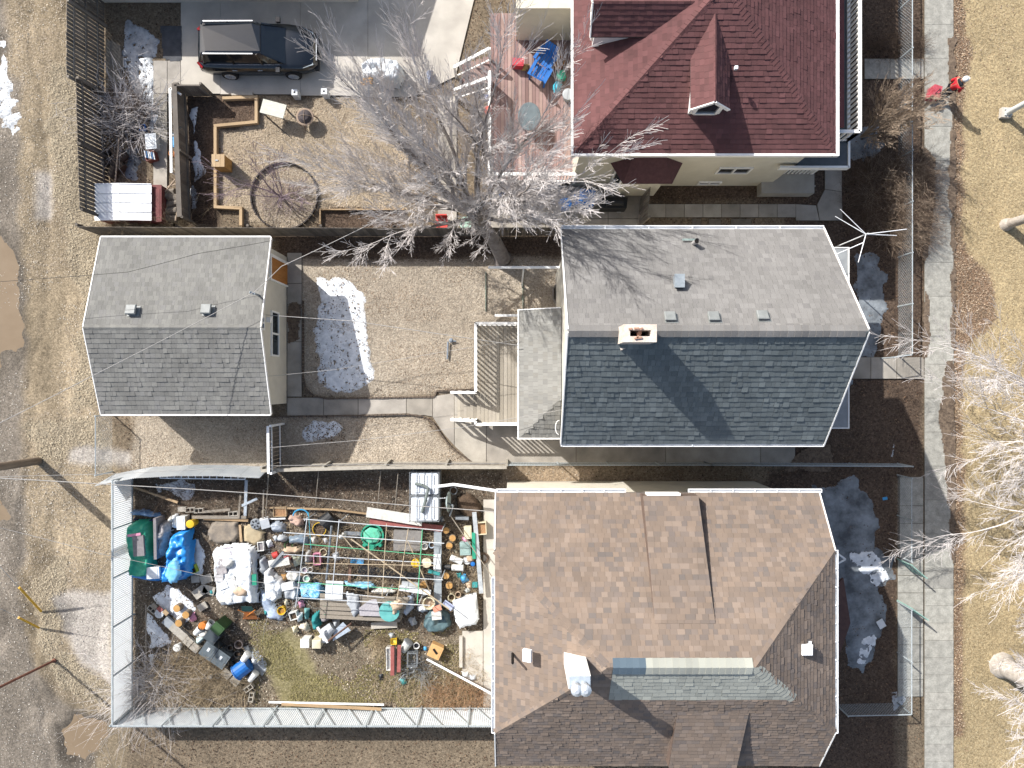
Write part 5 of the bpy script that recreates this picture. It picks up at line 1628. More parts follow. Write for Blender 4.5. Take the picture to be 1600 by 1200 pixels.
for i, (a, b, lab) in enumerate(((W(66, 957, 0), Vector((up.x - .05, up.y + .05, 8.6)), 'upper yellow guard on a guy wire beside the alley'), (W(63, 982, 0), Vector((up.x - .05, up.y - .2, 7.2)), 'lower yellow guard on a guy wire beside the alley'))):
    # guy wires rise towards the photograph's left like the guards
    tip = W(30, 918, 1.6) if i == 0 else W(29, 965, 1.35)
    d = (tip - a).normalized()
    t = thing('guy_guard', lab, 'guy wire guard', a, 'yellow guards on the guy wires')
    MB().tube(a + d * .1, tip, .045, .045, 8).build('guard_tube', yel, t)
    MB().tube(a, a + d * 9.0, .008, .008, 5).build('wire', galv, t)
    MB().tube(a - Vector((0, 0, .05)), a + d * .15, .02, .02, 6).build('anchor_rod', galv, t)

# overhead wires
wirem = mat('weathered cable', '#8d8a86', '#a09d98', scale=5)
def wire(pts, label, r=.012, m=wirem):
    P = [Vector(p) for p in pts]
    out = []
    for a, b in zip(P[:-1], P[1:]):
        n = 10
        sag = (b - a).length * .012
        for i in range(n):
            t_ = i / n
            out.append(a.lerp(b, t_) - Vector((0, 0, 4 * sag * t_ * (1 - t_))))
    out.append(P[-1])
    tag(MB().path(out, r, 5).build('overhead_cable', m), label, 'cable')
wire([W(-120, 741, 6.2), W(170, 757, 5.6), W(400, 771, 5.2), W(640, 790, 4.9), W(777, 800, 5.2)], 'overhead cable crossing the junk yard from the alley to the brown roofed house', .016)
wire([W(-60, 690, 6.6), W(145, 587, 5.4), W(398, 456, 4.1)], 'thin cable from the alley up to the service mast on the garage roof')
wire([W(398, 456, 4.1), W(440, 416, 4.6), W(550, 364, 5.5), W(640, 318, 6.4)], 'cable running on from the garage roof mast into the big bare tree')
wire([W(0, 440, 5), W(200, 425, 4.9), W(310, 396, 4.8), W(430, 375, 4.8)], 'faint dark cable above the north slope of the garage roof', .009, mat('dark cable', '#3f3d3b'))
wire([W(415, 492, 2.9), W(470, 496, 2.9), W(555, 502, 3.0), W(812, 540, 3.2)], 'cable strung from the garage end wall across the lawn to the rear wing', .014)
wire([W(418, 588, 2.6), W(520, 578, 2.6), W(680, 552, 2.8), W(812, 530, 3.1)], 'thin washing line from the garage to the rear wing', .008)
wire([W(415, 700, 2.2), W(560, 688, 2.6), W(720, 668, 3.0), W(880, 640, 4.2)], 'thin cable across the lower lawn towards the grey roofed house', .009)
wire([W(-40, 815, 6.2), W(160, 866, 5.2), W(320, 900, 4.2), W(470, 918, 3.8)], 'thin dark cable over the junk yard coming in from the alley', .009)
wire([W(0, 745, 6.5), W(190, 740, 5.8), W(420, 728, 5.2), W(790, 724, 5)], 'thin cable running above the yard fence', .008)

# aerial in the front yard
an = W(1353, 366, 4.2)
t = thing('tv_aerial', 'white metal aerial with five long arms on a mast by the front hedge', 'aerial', (an.x, an.y, 0))
MB().tube((an.x, an.y, 0), (an.x, an.y, 4.35), .03, .02, 8).build('mast', whitem, t)
for ex, ey, ez in ((1313, 327, 4.5), (1305, 338, 4.2), (1417, 358, 4.3), (1401, 368, 4.0), (1341, 410, 4.4), (1305, 398, 4.0)):
    s0 = W(1353, 366, 4.2) if ex != 1305 or ey < 390 else W(1349, 379, 4.2)
    MB().tube(s0, W(ex, ey, ez), .018, .012, 6).build('arm', whitem, t)

# metal stub on the lawn
p = W(698, 545, .0)
t = thing('ground_spike', 'grey metal spike and hose fitting lying on the middle lawn', 'ground spike', p)
blum = mat('grey blue metal', '#6d7680', '#7d868f', rough=.5)
MB().tube(W(699, 561, .06), W(700, 534, .10), .035, .04).build('shaft', blum, t)
MB().lathe([(.07, 0), (.10, .05), (.05, .10)], W(705, 532, .05), 10).build('head', blum, t)
MB().tube(W(705, 533, .08), W(713, 533, .08), .025).build('nozzle', blum, t)
# steel hoop posts on the lawn by the fence shadow
for x, lab in ((759, 'thin green line of edging strip across the east lawn'), (817, 'second thin edging strip across the east lawn nearer the rear wing')):
    a = W(x, 425, 0.02); b = W(x, 486, 0.02)
    tag(MB().beam(a, b, .02, .06).build('edging_strip', mat('green plastic', '#4d6a62', '#5b776e')), lab, 'edging strip')

# leaves and dirt creeping over the paving
driftm = mat('leaf dirt', '#4c4036', '#756656', scale=9, rough=.95, bump=.6, bscale=30)
for k_, (pp_, lb) in enumerate((([(1441, 230), (1462, 250), (1458, 330), (1449, 400), (1441, 420)], 'leaf dirt spread over the upper pavement by the hedge'), ([(1478, 60), (1492, 60), (1492, 560), (1484, 540), (1486, 420), (1480, 300), (1484, 200)], 'leaf dirt along the street side of the pavement'),
        ([(1476, 560), (1492, 560), (1492, 900), (1486, 880), (1478, 760), (1466, 640)], 'leaf dirt along the middle pavement edge'), ([(1441, 440), (1453, 470), (1450, 560), (1441, 560)], 'leaf dirt by the front walk'), ([(449, 470), (472, 476), (468, 530), (449, 540)], 'leaf dirt on the garage path'), ([(1250, 700), (1300, 690), (1300, 740), (1220, 735)], 'leaf dirt at the end of the concrete side path'))):
    V, F = field_mesh(gp(pp_), .05, lambda d, X, Y: .052 + (fbm(X * 3, Y * 3, 3, 3) - .5) * .03, 0, .16, 60 + k_, 2.2)
    tag(raw_mesh('leaf_drift', V, F, driftm, off=V.mean(0)), lb, 'leaf litter', kind='stuff')
# ================= bare trees
barkm = mat('grey bark', '#6a635d', '#88807a', scale=5, rough=.95, bump=.5, bscale=25)
twigm = mat('pale twig', '#aea8a4', '#c6c0bc', scale=1.5, rough=.9)
twigb = mat('tan twig', '#8d7c6a', '#a89784', scale=1.5, rough=.9)
twigp = mat('purple twig', '#7d6c70', '#94858a', scale=1.5, rough=.9)
palebark = mat('pale rough bark', '#948c82', '#b0a89d', scale=6, rough=.95, bump=.7, bscale=18)
class Tree:
    def __init__(s, seed):
        s.r = random.Random(seed); s.seg = {0: [], 1: [], 2: []}; s.gid = 0
    def grow(s, p, d, L, rad, depth, maxd, up=.25, spread=.75, nch=(4, 7), wander=.16, minr=.0045, lratio=.62):
        r = s.r
        n = max(3, int(L / (.35 if depth < 2 else .16)))
        n = min(n, 9)
        seg = L / n
        pts = [Vector(p)]; d = Vector(d).normalized()
        rr = [rad]
        dirs = [d.copy()]
        for i in range(n):
            w = Vector((r.gauss(0, 1), r.gauss(0, 1), r.gauss(0, .7))) * wander
            d = (d + w + Vector((0, 0, up * .12))).normalized()
            pts.append(pts[-1] + d * seg); dirs.append(d.copy())
            rr.append(max(minr, rad * (1 - .72 * (i + 1) / n)))
        lv = 0 if depth == 0 else (1 if depth == 1 else 2)
        if depth == 1: s.gid += 1
        for i in range(n):
            s.seg[lv].append((pts[i], pts[i + 1], rr[i], rr[i + 1], s.gid))
        if depth >= maxd: return
        k = r.randint(*nch)
        for j in range(k):
            t = .22 + .78 * (j + r.random() * .8) / k
            t = min(t, 1)
            i = min(n - 1, int(t * n))
            q = pts[i].lerp(pts[i + 1], t * n - i if t < 1 else 1)
            dd = dirs[i + 1]
            ax = dd.cross(Vector((r.gauss(0, 1), r.gauss(0, 1), r.gauss(0, 1)))).normalized()
            ang = spread * (.6 + .7 * r.random())
            nd_ = (Matrix.Rotation(ang, 3, ax) @ dd + Vector((0, 0, up * .5))).normalized()
            s.grow(q, nd_, L * lratio * (.6 + .6 * r.random()) * (1.15 - .4 * t), max(minr, rr[i] * .6), depth + 1, maxd, up, spread, nch, wander, minr, lratio)
        # leader goes on
        s.grow(pts[-1], d, L * .55, max(minr, rr[-1] * .9), depth + 1, maxd, up, spread, nch, wander, minr, lratio)
    def filter(s, f):
        for k in s.seg:
            s.seg[k] = [q for q in s.seg[k] if f(q[1])]
    def build(s, name, label, base, trunkm, tm, cat='tree'):
        root = thing(name, label, cat, base)
        for lv, nm, m, n in ((0, 'trunk', trunkm, 9), (1, 'limbs', trunkm, 6), (2, 'twigs', tm, 3)):
            q = s.seg[lv]
            if not q: continue
            if lv == 1:
                for g_ in sorted(set(a[4] for a in q)):
                    h_ = [a for a in q if a[4] == g_]
                    tubes_mesh('limb', [tuple(a[0]) for a in h_], [tuple(a[1]) for a in h_], [a[2] for a in h_], [a[3] for a in h_], m, root, n)
                continue
            o = tubes_mesh(nm, [tuple(a[0]) for a in q], [tuple(a[1]) for a in q], [a[2] for a in q], [a[3] for a in q], m, root, n)
            if lv == 2: o['kind'] = 'stuff'
        return root
# the big bare tree in the north yard
b = W(787, 407, 0)
T = Tree(11)
stem = Vector((-1.35, 6.3, 3.0))
mid_ = b.lerp(stem, .5) + Vector((.12, .0, .15))
T.seg[0] += [(b - Vector((0, 0, .1)), b + Vector((0, 0, .3)), .44, .32, 0), (b + Vector((0, 0, .3)), mid_, .32, .28, 0), (mid_, stem, .28, .25, 0)]
limbs = [((-.52, .33, .85), 4.9, .18), ((.12, .42, .98), 4.9, .14), ((.30, -.12, 1), 5.4, .14), ((.55, .22, .95), 4.8, .12), ((-.85, -.36, .75), 3.6, .09),
         ((.12, -.55, .85), 3.2, .08), ((-.45, .75, .72), 4.4, .12), ((.45, .6, .75), 4.2, .11), ((-.8, .3, .55), 3.8, .10), ((-.15, .2, 1), 4.6, .12), ((.4, -.4, .9), 4.4, .10), ((-.95, .12, .5), 4.2, .09), ((-.75, .7, .5), 4.2, .09)]
for i, (d, L, r_) in enumerate(limbs):
    T.grow(stem + Vector((0, .02 * i, -.12 * (i % 3))), d, L, r_, 0 if i < 3 else 1, 4 if i < 3 else 5, .14, .46, (6, 7) if i < 3 else (5, 7), .06, .005, .55)
print('big tree', {k: len(v) for k, v in T.seg.items()})
T.build('bare_tree', 'large leafless grey tree by the red chair, spreading over deck and fence', b, barkm, twigm)
# small ornamental tree by the balcony
b = W(1345, 214, 0)
T = Tree(23)
for d, L, r_ in (((.05, .05, 1), 2.3, .05), ((.22, .0, .95), 2.1, .04), ((-.05, .25, 1), 2.1, .04), ((.35, -.22, .85), 1.9, .035), ((-.2, .0, 1), 2.0, .035), ((.25, .3, .9), 2.0, .04), ((-.1, -.3, .9), 1.8, .03), ((.5, .2, .6), 1.7, .03)):
    T.grow(b, d, L, r_, 1, 5, .2, .42, (4, 6), .07, .005, .55)
T.build('bare_shrub_tree', 'tan leafless tree with many stems beside the white balcony rail', b, twigb, twigb)
# small tree in the ring
b = W(440, 308, 0)
T = Tree(31)
for d, L, r_ in (((-.3, .1, 1), 2.0, .05), ((-.7, .2, .6), 1.9, .035), ((.3, .5, .7), 1.6, .03), ((-.3, .7, .7), 1.8, .03), ((.1, -.4, .8), 1.4, .03), ((.6, -.1, .8), 1.5, .03), ((-.8, -.2, .6), 1.7, .03)):
    T.grow(b, d, L, r_, 1, 4, .15, .5, (3, 5), .1, .005, .55)
T.build('bare_shrub_tree', 'small purplish leafless tree inside the ring of edging', b, twigp, twigp)
# boulevard trees reaching in from the right
b = Vector((22.6, -2.6, 0))
T = Tree(41)
T.grow(b, (-.02, .02, 1), 4.4, .3, 0, 1, .4, .5, (1, 1), .03, .01, .1)
for d, L, r_ in (((-.7, .95, .22), 5.2, .12), ((-.55, -1, .25), 5.2, .12), ((-.95, .4, .12), 4.6, .11), ((-.85, -.75, .15), 4.8, .11), ((-1, .1, .28), 4.6, .15), ((-.9, .6, .45), 4.2, .12), ((-.85, -.5, .40), 4.4, .13), ((-.5, .9, .6), 3.8, .11), ((-.3, .2, 1), 3.5, .12), ((-1, -.15, .55), 4.0, .11)):
    T.grow(b + Vector((0, 0, 4.1)), d, L, r_, 1, 5, .05, .62, (5, 6), .10, .005, .54)
T.filter(lambda p: p.x < 23)
print('boulevard tree', {k: len(v) for k, v in T.seg.items()})
T.build('bare_tree', 'leafless boulevard elm whose pale twigs hang over the pavement from the right edge', (22.6, -2.6, 0), palebark, twigm)
b = W(1567, 1040, 0)
T = Tree(47)
T.seg[0].append((b - Vector((0, 0, .1)), b + Vector((0, 0, .35)), .62, .42, 0)); T.seg[0].append((b + Vector((0, 0, .35)), b + Vector((.05, -.02, 1.4)), .42, .34, 0)); T.seg[0].append((b + Vector((.05, -.02, 1.4)), b + Vector((.1, -.05, 4.0)), .34, .26, 0))
for d, L, r_ in (((-.8, .9, .55), 4.2, .13), ((.3, .9, .55), 4.2, .12), ((-.9, .1, .8), 3.2, .10), ((.4, -.5, .9), 3.6, .12), ((-.35, 1, .5), 4.4, .12)):
    T.grow(b + Vector((.1, -.05, 3.5)), d, L, r_, 1, 5, .05, .62, (5, 6), .10, .005, .54)
T.filter(lambda p: p.x < 23.5)
T.build('bare_tree', 'leafless boulevard elm with a thick pale trunk at the lower right corner', b, palebark, twigm)
b = W(1572, 351, 0)
T = Tree(53)
T.seg[0].append((b - Vector((0, 0, .1)), b + Vector((0, 0, .3)), .30, .2, 0)); T.seg[0].append((b + Vector((0, 0, .3)), b + Vector((.1, .0, 5.5)), .2, .14, 0))
for d, L, r_ in (((.6, .5, .8), 2.8, .08), ((.2, -.7, .8), 2.8, .08), ((.9, -.1, .5), 2.8, .08)):
    T.grow(b + Vector((.1, 0, 5.2)), d, L, r_, 1, 4, .1, .6, (3, 5), .12, .007, .55)
T.build('bare_tree', 'slim pale trunk of a leafless boulevard tree near the street lamp', b, palebark, twigm)

def brush(name, label, px, n, h, m, seed, spread=.7, L=(.3, .8), r=.008, stems=None, cat='shrub'):
    """tangle of dry stems growing from a patch"""
    rr = random.Random(seed)
    P = np.array(gp(px)); c = P.mean(0)
    A = []; B = []; R0 = []; R1 = []
    x0, y0 = P.min(0); x1, y1 = P.max(0)
    k = 0
    while k < n:
        x = rr.uniform(x0, x1); y = rr.uniform(y0, y1)
        if sdist(np.array([x]), np.array([y]), P)[0] < 0: continue
        k += 1
        p = Vector((x, y, 0)); d = Vector((rr.gauss(0, spread), rr.gauss(0, spread), rr.uniform(.3, 1))).normalized()
        ln = rr.uniform(*L) * h
        for s in range(4):
            q = p + d * ln / 4
            A.append(tuple(p)); B.append(tuple(q)); R0.append(r * (1 - s * .2)); R1.append(r * (1 - (s + 1) * .2))
            if rr.random() < .8:
                d2 = (d + Vector((rr.gauss(0, .7), rr.gauss(0, .7), rr.gauss(0, .4)))).normalized()
                A.append(tuple(q)); B.append(tuple(q + d2 * ln * .3)); R0.append(r * .5); R1.append(r * .25)
            p = q; d = (d + Vector((rr.gauss(0, .25), rr.gauss(0, .25), rr.gauss(0, .2)))).normalized()
    root = thing(name, label, cat, (c[0], c[1], 0))
    o = tubes_mesh('stems', A, B, R0, R1, m, root, 3); o['kind'] = 'stuff'
    return root
twigd = mat('brown twig', '#54463b', '#6e5e50', scale=2, rough=.9)
strawt = mat('dry stalk', '#a99a80', '#8f7f66', scale=2, rough=.9)
orst = mat('orange dry stalk', '#947558', '#a68769', scale=2, rough=.9)
brush('dry_hedge', 'dense brown leafless hedge between the stepping stones and the pavement', [(1375, 255), (1440, 255), (1445, 300), (1440, 380), (1385, 385), (1365, 330)], 2600, 1.3, twigd, 1, .6, (.5, 1.1), .007, cat='hedge')
brush('dry_shrub', 'tan twiggy shrub tips rising from the brown hedge', [(1355, 262), (1440, 262), (1440, 385), (1385, 380), (1350, 330)], 800, 1.5, twigb, 26, .5, (.5, 1.1), .006)
brush('dry_hedge', 'low brown hedge at the corner of the side walk', [(1322, 265), (1375, 255), (1370, 360), (1325, 350)], 900, .9, twigd, 2, .6, (.4, 1), .007, cat='hedge')
brush('dry_shrub', 'dark dry shrub near the top of the front yard', [(1350, 60), (1440, 60), (1440, 95), (1350, 90)], 500, .8, twigd, 3, .6, (.4, 1), .007)
brush('dry_vine', 'tangle of dry vines along the fence north of the garage', [(165, 352), (300, 354), (300, 366), (165, 367)], 380, 1.3, strawt, 4, .9, (.5, 1.4), .006, cat='vine')
brush('brush_pile', 'heap of dry brush and stalks in the corner of the junk yard', [(240, 1040), (300, 1005), (330, 1020), (375, 1060), (390, 1090), (330, 1098), (240, 1090)], 1100, .9, strawt, 5, .9, (.5, 1.4), .008, cat='brush pile')
brush('brush_pile', 'long straggling dry twigs beside the corrugated fence', [(215, 1060), (250, 1040), (280, 1075), (240, 1096), (215, 1096)], 220, 1.8, twigm, 6, 1.0, (.8, 1.5), .009, cat='brush pile')
brush('dry_grass_clump', 'orange dry grass clump near the bottom fence', [(672, 1062), (735, 1060), (765, 1080), (768, 1104), (655, 1108)], 650, .6, orst, 7, .8, (.5, 1.2), .006, cat='dry grass')
brush('dry_grass_clump', 'loose straw coloured weeds around the scrap heap', [(580, 1060), (680, 1045), (740, 1010), (765, 1060), (700, 1100), (585, 1095)], 700, .5, strawt, 8, .8, (.4, 1.1), .006, cat='dry grass')
brush('dry_grass_clump', 'tuft of pale dry stalks left of the red planks', [(583, 998), (602, 995), (606, 1018), (590, 1022)], 260, .6, strawt, 9, .8, (.5, 1.2), .006, cat='dry grass')
brush('dead_plant', 'dark dead stems in the bed behind the bowed fence', [(210, 755), (420, 750), (640, 750), (640, 775), (210, 800)], 900, .8, twigd, 10, .8, (.4, 1.2), .006, cat='dead plants')
brush('dead_plant', 'brown dead plants around the stump garden', [(695, 815), (745, 815), (748, 945), (695, 950)], 700, .35, strawt, 12, .9, (.4, 1.2), .006, cat='dead plants')
brush('branch_pile', 'pile of cut grey branches beside the slatted fence', [(172, 165), (205, 152), (235, 170), (230, 200), (205, 215), (175, 210)], 330, 1.6, twigm, 13, 1.1, (.5, 1.3), .014, cat='branch pile')
brush('branch_pile', 'dark brushwood under the grey branches', [(168, 150), (220, 150), (238, 180), (215, 215), (168, 215)], 500, .9, twigd, 14, 1.0, (.5, 1.3), .012, cat='branch pile')
brush('dead_plant', 'bare bushes under the deck railing of the red roofed house', [(790, 300), (880, 302), (880, 318), (800, 322), (785, 312)], 500, 1.0, twigm, 15, .8, (.5, 1.2), .006, cat='shrub')
brush('dead_plant', 'dead plants in the ringed bed and corner bed', [(300, 270), (335, 270), (335, 345), (300, 345)], 420, .5, twigd, 16, .9, (.4, 1.2), .006, cat='dead plants')

brush('dead_plant', 'dry vegetable stalks tangled under the trellis', [(450, 815), (690, 830), (680, 930), (470, 905)], 700, .7, strawt, 22, .9, (.4, 1.2), .007, cat='dead plants')
brush('dead_plant', 'dark roots and stalks in the dug beds', [(500, 840), (690, 850), (680, 920), (480, 890)], 500, .5, twigd, 23, .9, (.4, 1.2), .008, cat='dead plants')
brush('twig_litter', 'loose dry twigs in the ring of edging', [(410, 285), (480, 285), (480, 335), (410, 335)], 260, .5, twigp, 24, 1.0, (.4, 1.0), .005, cat='twigs')
brush('wire_tangle', 'tangle of wires and twine over the junk heaps', [(420, 850), (480, 870), (480, 950), (410, 950)], 90, 1.0, galv, 25, 1.0, (.5, 1.2), .006, cat='wire tangle')
# ================= the cluttered garden
def pl(name, c1, c2=None, rough=.5, **k): return mat(name, c1, c2, scale=k.pop('scale', 4), rough=rough, **k)
pwhite = pl('white plastic', '#d3d3cf', '#bfbfba'); pgrey = pl('grey plastic', '#85888a', '#74777a'); pblack = pl('black plastic', '#1b1c1e', '#26282a')
pblue = pl('blue plastic', '#1f62a8', '#195391'); plblue = pl('light blue plastic', '#4c97c4', '#3c84b2'); pgreen = pl('green plastic tub', '#2f8f74', '#267a62')
pteal = pl('teal plastic', '#3b8c8c', '#2f7676'); pyel = pl('yellow plastic jug', '#cda92c', '#b99520'); pred = pl('red plastic', '#b23a34', '#a0302c'); ppink = pl('pink plastic', '#cc8fa4', '#b87c92')
pcream = pl('cream plastic', '#c9c2a8', '#b9b096'); porange = pl('orange plastic', '#c27a3c', '#ae682c'); dgreen = pl('dark green plastic', '#3c5534', '#324a2c')
steel = mat('dull steel', '#8d9296', '#757a7e', scale=6, rough=.45, metal=.3)
soilm = mat('potting soil', '#3a2f26', '#5a4a3b', scale=20, rough=.95, bump=.5)
lfm = mat('pot leaves', '#7a5a3f', '#a58463', scale=30, rough=.9, bump=.5)
cemm = mat('cement block', '#8f8a80', '#a49e93', scale=7, rough=.95, bump=.4)
woodt = mat('cut wood', '#b08a55', '#9a7443', scale=8, rough=.85)
woodg = mat('grey plank', '#8c8478', '#787064', scale=4, rough=.9, streak=(6, 6, 1))
redw = mat('red painted wood', '#7d4642', '#8f5650', scale=5, rough=.8)
def pot(px, py, r, h, m, label, cat='pot', fill=soilm, z=0, lie=None, n=16, taper=.78, lid=None, sq=False, group=None, handle=False):
    """open vessel; r, h in metres; lie = direction angle when it lies on its side"""
    c = W(px, py, z + h * .5)
    t = thing('bucket' if cat == 'bucket' else cat.replace(' ', '_'), label, cat, (c.x, c.y, z), group)
    M = Matrix.Identity(3); o = Vector((c.x, c.y, z))
    if lie is not None:
        M = Matrix.Rotation(lie, 3, 'Z') @ Matrix.Rotation(PI / 2 - .12, 3, 'Y')
        o = Vector((c.x, c.y, z + r)) - M @ Vector((0, 0, h / 2))
    if sq:
        M = M @ Matrix.Rotation(PI / 4 if lie is None else PI / 4, 3, 'Z'); n = 4
    mb = MB()
    if lid is None:
        mb.lathe([(r * taper, 0), (r * .98, h * .93), (r * 1.06, h * .93), (r * 1.06, h), (r * .9, h), (r * taper * .85, h * .12)], o, n, M)
    else:
        mb.lathe([(r * taper, 0), (r, h * .9), (r * .98, h * .93)], o, n, M)
    mb.build('shell', m, t, smooth=False)
    if lid is None:
        MB().lathe([(r * .84, h * .5), (r * .86, h * .62), (r * .3, h * .68)], o, n, M).build('contents', fill, t)
    else:
        MB().lathe([(r * 1.06, h * .9), (r * 1.06, h * .98), (r * .8, h * 1.0), (r * .2, h * 1.02)], o, n, M).build('lid', lid, t)
    if handle:
        pts = [o + M @ Vector((r * 1.06 * math.cos(a), r * .9 * math.sin(a) * .4 - r * .5, h * (.95 + .25 * math.sin(a)))) for a in np.linspace(0, PI, 7)]
        MB().path(pts, .008, 5).build('handle', steel, t)
    return t
def heap(px, h, m, label, cat, name=None, seed=0, crump=.5, step=.055, edge=.07, flat=.5, zb=0.0, fs=2.6):
    """cloth or sheet draped over things: rises fast at the rim, creased on top"""
    P = gp(px)
    def hf(d, X, Y):
        rim = np.clip(d / .16, 0, 1)
        rim = rim * rim * (3 - 2 * rim)
        big_ = fbm(X * 1.1, Y * 1.1, seed, 3)
        rid = 1 - np.abs(2 * fbm(X * fs, Y * fs, seed + 5, 4) - 1) * 2
        rid2 = 1 - np.abs(2 * vnoise(X * fs * 2.3 + Y * .7, Y * fs * 2.3 - X, seed + 9) - 1)
        return zb + .02 + rim * h * (flat + (1 - flat) * (big_ * 1.6 - .3) + crump * .22 * rid + crump * .08 * rid2)
    k = (CAMH - (zb + h * .6)) / CAMH
    V, F = field_mesh([(x * k, y * k) for x, y in P], step, hf, 0, edge, seed, 1.4)
    c = V.mean(0); c[2] = zb
    o = raw_mesh(name or cat.replace(' ', '_'), V, F, m, off=c, smooth=True)
    return tag(o, label, cat)
def slabt(px, py, w, l, th, m, label, cat, rot=0, z=0.02, tilt=None, name=None, group=None):
    c = W(px, py, z + th)
    o = MB().box((c.x, c.y, z + th / 2), (w, l, th), math.radians(rot), 0, tilt).build(name or cat.replace(' ', '_'), m)
    return tag(o, label, cat, group)
def rod(a, b, r, m, label, cat, name=None, flat=None, n=7):
    mb = MB()
    if flat: mb.beam(W(*a), W(*b), flat[0], flat[1])
    else: mb.tube(W(*a), W(*b), r, n=n)
    return tag(mb.build(name or cat.replace(' ', '_'), m), label, cat)
def boxt(px, py, w, l, h, m, label, cat, rot=0, lidm=None, z=0, open_=False, fill=None, name=None, group=None):
    """box with walls, and lid or contents"""
    c = W(px, py, z + h)
    t = thing(name or cat.replace(' ', '_'), label, cat, (c.x, c.y, z), group)
    R = Matrix.Rotation(math.radians(rot), 3, 'Z')
    def q(dx, dy): 
        v = R @ Vector((dx, dy, 0)); return v + Vector((c.x, c.y, 0))
    wt = .025
    mb = MB()
    for dx, dy, sx, sy in ((0, l / 2 - wt / 2, w, wt), (0, -l / 2 + wt / 2, w, wt), (w / 2 - wt / 2, 0, wt, l - 2 * wt), (-w / 2 + wt / 2, 0, wt, l - 2 * wt)):
        v = q(dx, dy); mb.box((v.x, v.y, z + h / 2), (sx, sy, h), math.radians(rot))
    v = q(0, 0); mb.box((v.x, v.y, z + .02), (w - 2 * wt, l - 2 * wt, .03), math.radians(rot))
    mb.build('shell', m, t)
    if lidm is not None:
        mb = MB(); mb.box((v.x, v.y, z + h + .018), (w + .03, l + .03, .035), math.radians(rot)); mb.box((v.x, v.y, z + h + .042), (w * .8, l * .8, .014), math.radians(rot)); mb.build('lid', lidm, t)
    elif fill is not None:
        mb = MB(); mb.box((v.x, v.y, z + h * .6), (w - 2 * wt, l - 2 * wt, .05), math.radians(rot)); mb.build('contents', fill, t)
    return t
def cinder(px, py, rot, label, h=.2, z=0, name='cinder_block', group=None):
    c = W(px, py, z + h)
    R = math.radians(rot); M = Matrix.Rotation(R, 3, 'Z')
    mb = MB()
    for dx, dy, sx, sy in ((0, .085, .4, .03), (0, -.085, .4, .03), (-.185, 0, .03, .14), (0, 0, .03, .14), (.185, 0, .03, .14)):
        v = M @ Vector((dx, dy, 0)); mb.box((c.x + v.x, c.y + v.y, z + h / 2), (sx, sy, h), R)
    return tag(mb.build(name, cemm), label, 'cinder block', group)

def ring(px, py, R, r, z, m, label, cat, name):
    c = W(px, py, z)
    return tag(MB().path([(c.x + R * math.cos(a), c.y + R * math.sin(a), z) for a in np.linspace(0, 2 * PI, 19)], r, 6).build(name, m), label, cat)
# -- north-west heap
tarpg = mat('green tarpaulin', '#2f8d70', '#3fa283', scale=3, rough=.45); tarpb = mat('blue tarpaulin', '#1c72b8', '#2683c8', scale=2.5, rough=.4, spec=.5)
tarplb = mat('faded blue tarpaulin', '#4f9ac6', '#7fb6d4', scale=4, rough=.5); sheetw = mat('white sheeting', '#cfd2d3', '#bcc0c2', scale=4, rough=.55); sheetg = mat('grey sheeting', '#8f9396', '#a4a8ab', scale=3, rough=.6)
clothg = mat('grey cloth', '#6e6a6b', '#807b7c', scale=8, rough=.9); clotht = mat('tan cloth', '#a58f78', '#b9a58e', scale=6, rough=.9)
whitesheetd = mat('dirty white sheet', '#c9c8c2', '#a9a79f', scale=6, rough=.7)
heap([(200, 818), (212, 813), (232, 815), (240, 838), (240, 868), (238, 900), (222, 904), (202, 900), (199, 860)], .85, tarpg, 'green tarpaulin draped over a heap by the corrugated fence', 'tarpaulin', seed=3)
slabt(216, 853, .45, .85, .10, clothg, 'grey cushion lying on the green tarpaulin', 'cushion', 4, .85)
slabt(209, 836, .55, .1, .05, ppink, 'pinkish strap across the green tarpaulin', 'strap', 8, .93)
heap([(263, 836), (278, 828), (296, 826), (298, 850), (300, 880), (296, 904), (280, 912), (258, 910), (254, 898), (262, 872), (260, 850)], 1.0, tarpb, 'tall crumpled blue tarpaulin over a stack beside the snow', 'tarpaulin', seed=5, crump=.7)
heap([(262, 880), (276, 868), (284, 895), (276, 912), (266, 912), (256, 900)], .12, tarplb, 'light blue plastic sheet on top of the tall blue tarpaulin', 'plastic sheet', seed=6, crump=1, zb=1.0)
heap([(202, 888), (215, 884), (258, 886), (262, 905), (240, 912), (205, 905)], .5, tarpb, 'low bench wrapped in blue tarpaulin at the foot of the green one', 'tarpaulin', seed=7)
boxt(239, 895, .52, .45, .12, pwhite, 'white plastic box on the low blue bench', 'box', 3, sheetw, z=.52)
heap([(195, 801), (220, 796), (248, 803), (255, 812), (230, 811), (205, 808)], .55, mat('blue patterned cover', '#7f98b3', '#3e6792', scale=9, rough=.6), 'patterned blue cover at the top of the green tarpaulin heap', 'cover', seed=8, crump=.3)
heap([(203, 808), (225, 811), (240, 812), (236, 818), (203, 817)], .5, mat('navy sheet', '#1e2f4a', '#2a4266', scale=6), 'dark blue sheet crushed under the patterned cover', 'plastic sheet', seed=9, crump=1)
slabt(242, 842, .12, 1.7, .75, clothg, 'grey board standing between the green and blue tarpaulins', 'board', 1)
heap([(246, 815), (264, 812), (266, 832), (258, 862), (256, 872), (246, 870)], .6, mat('grey junk cloth', '#8b8784', '#b3aeab', scale=9), 'grey heap of old boxes and cloth between the two tarpaulins', 'junk heap', seed=10, crump=1.2)
boxt(283, 817, .32, .52, .45, pwhite, 'white upright box north of the tall blue tarpaulin', 'box', 2, sheetw)
heap([(264, 804), (277, 803), (276, 828), (286, 832), (268, 826)], .4, sheetw, 'white crumpled bag beside the upright white box', 'plastic bag', seed=11, crump=1.2)
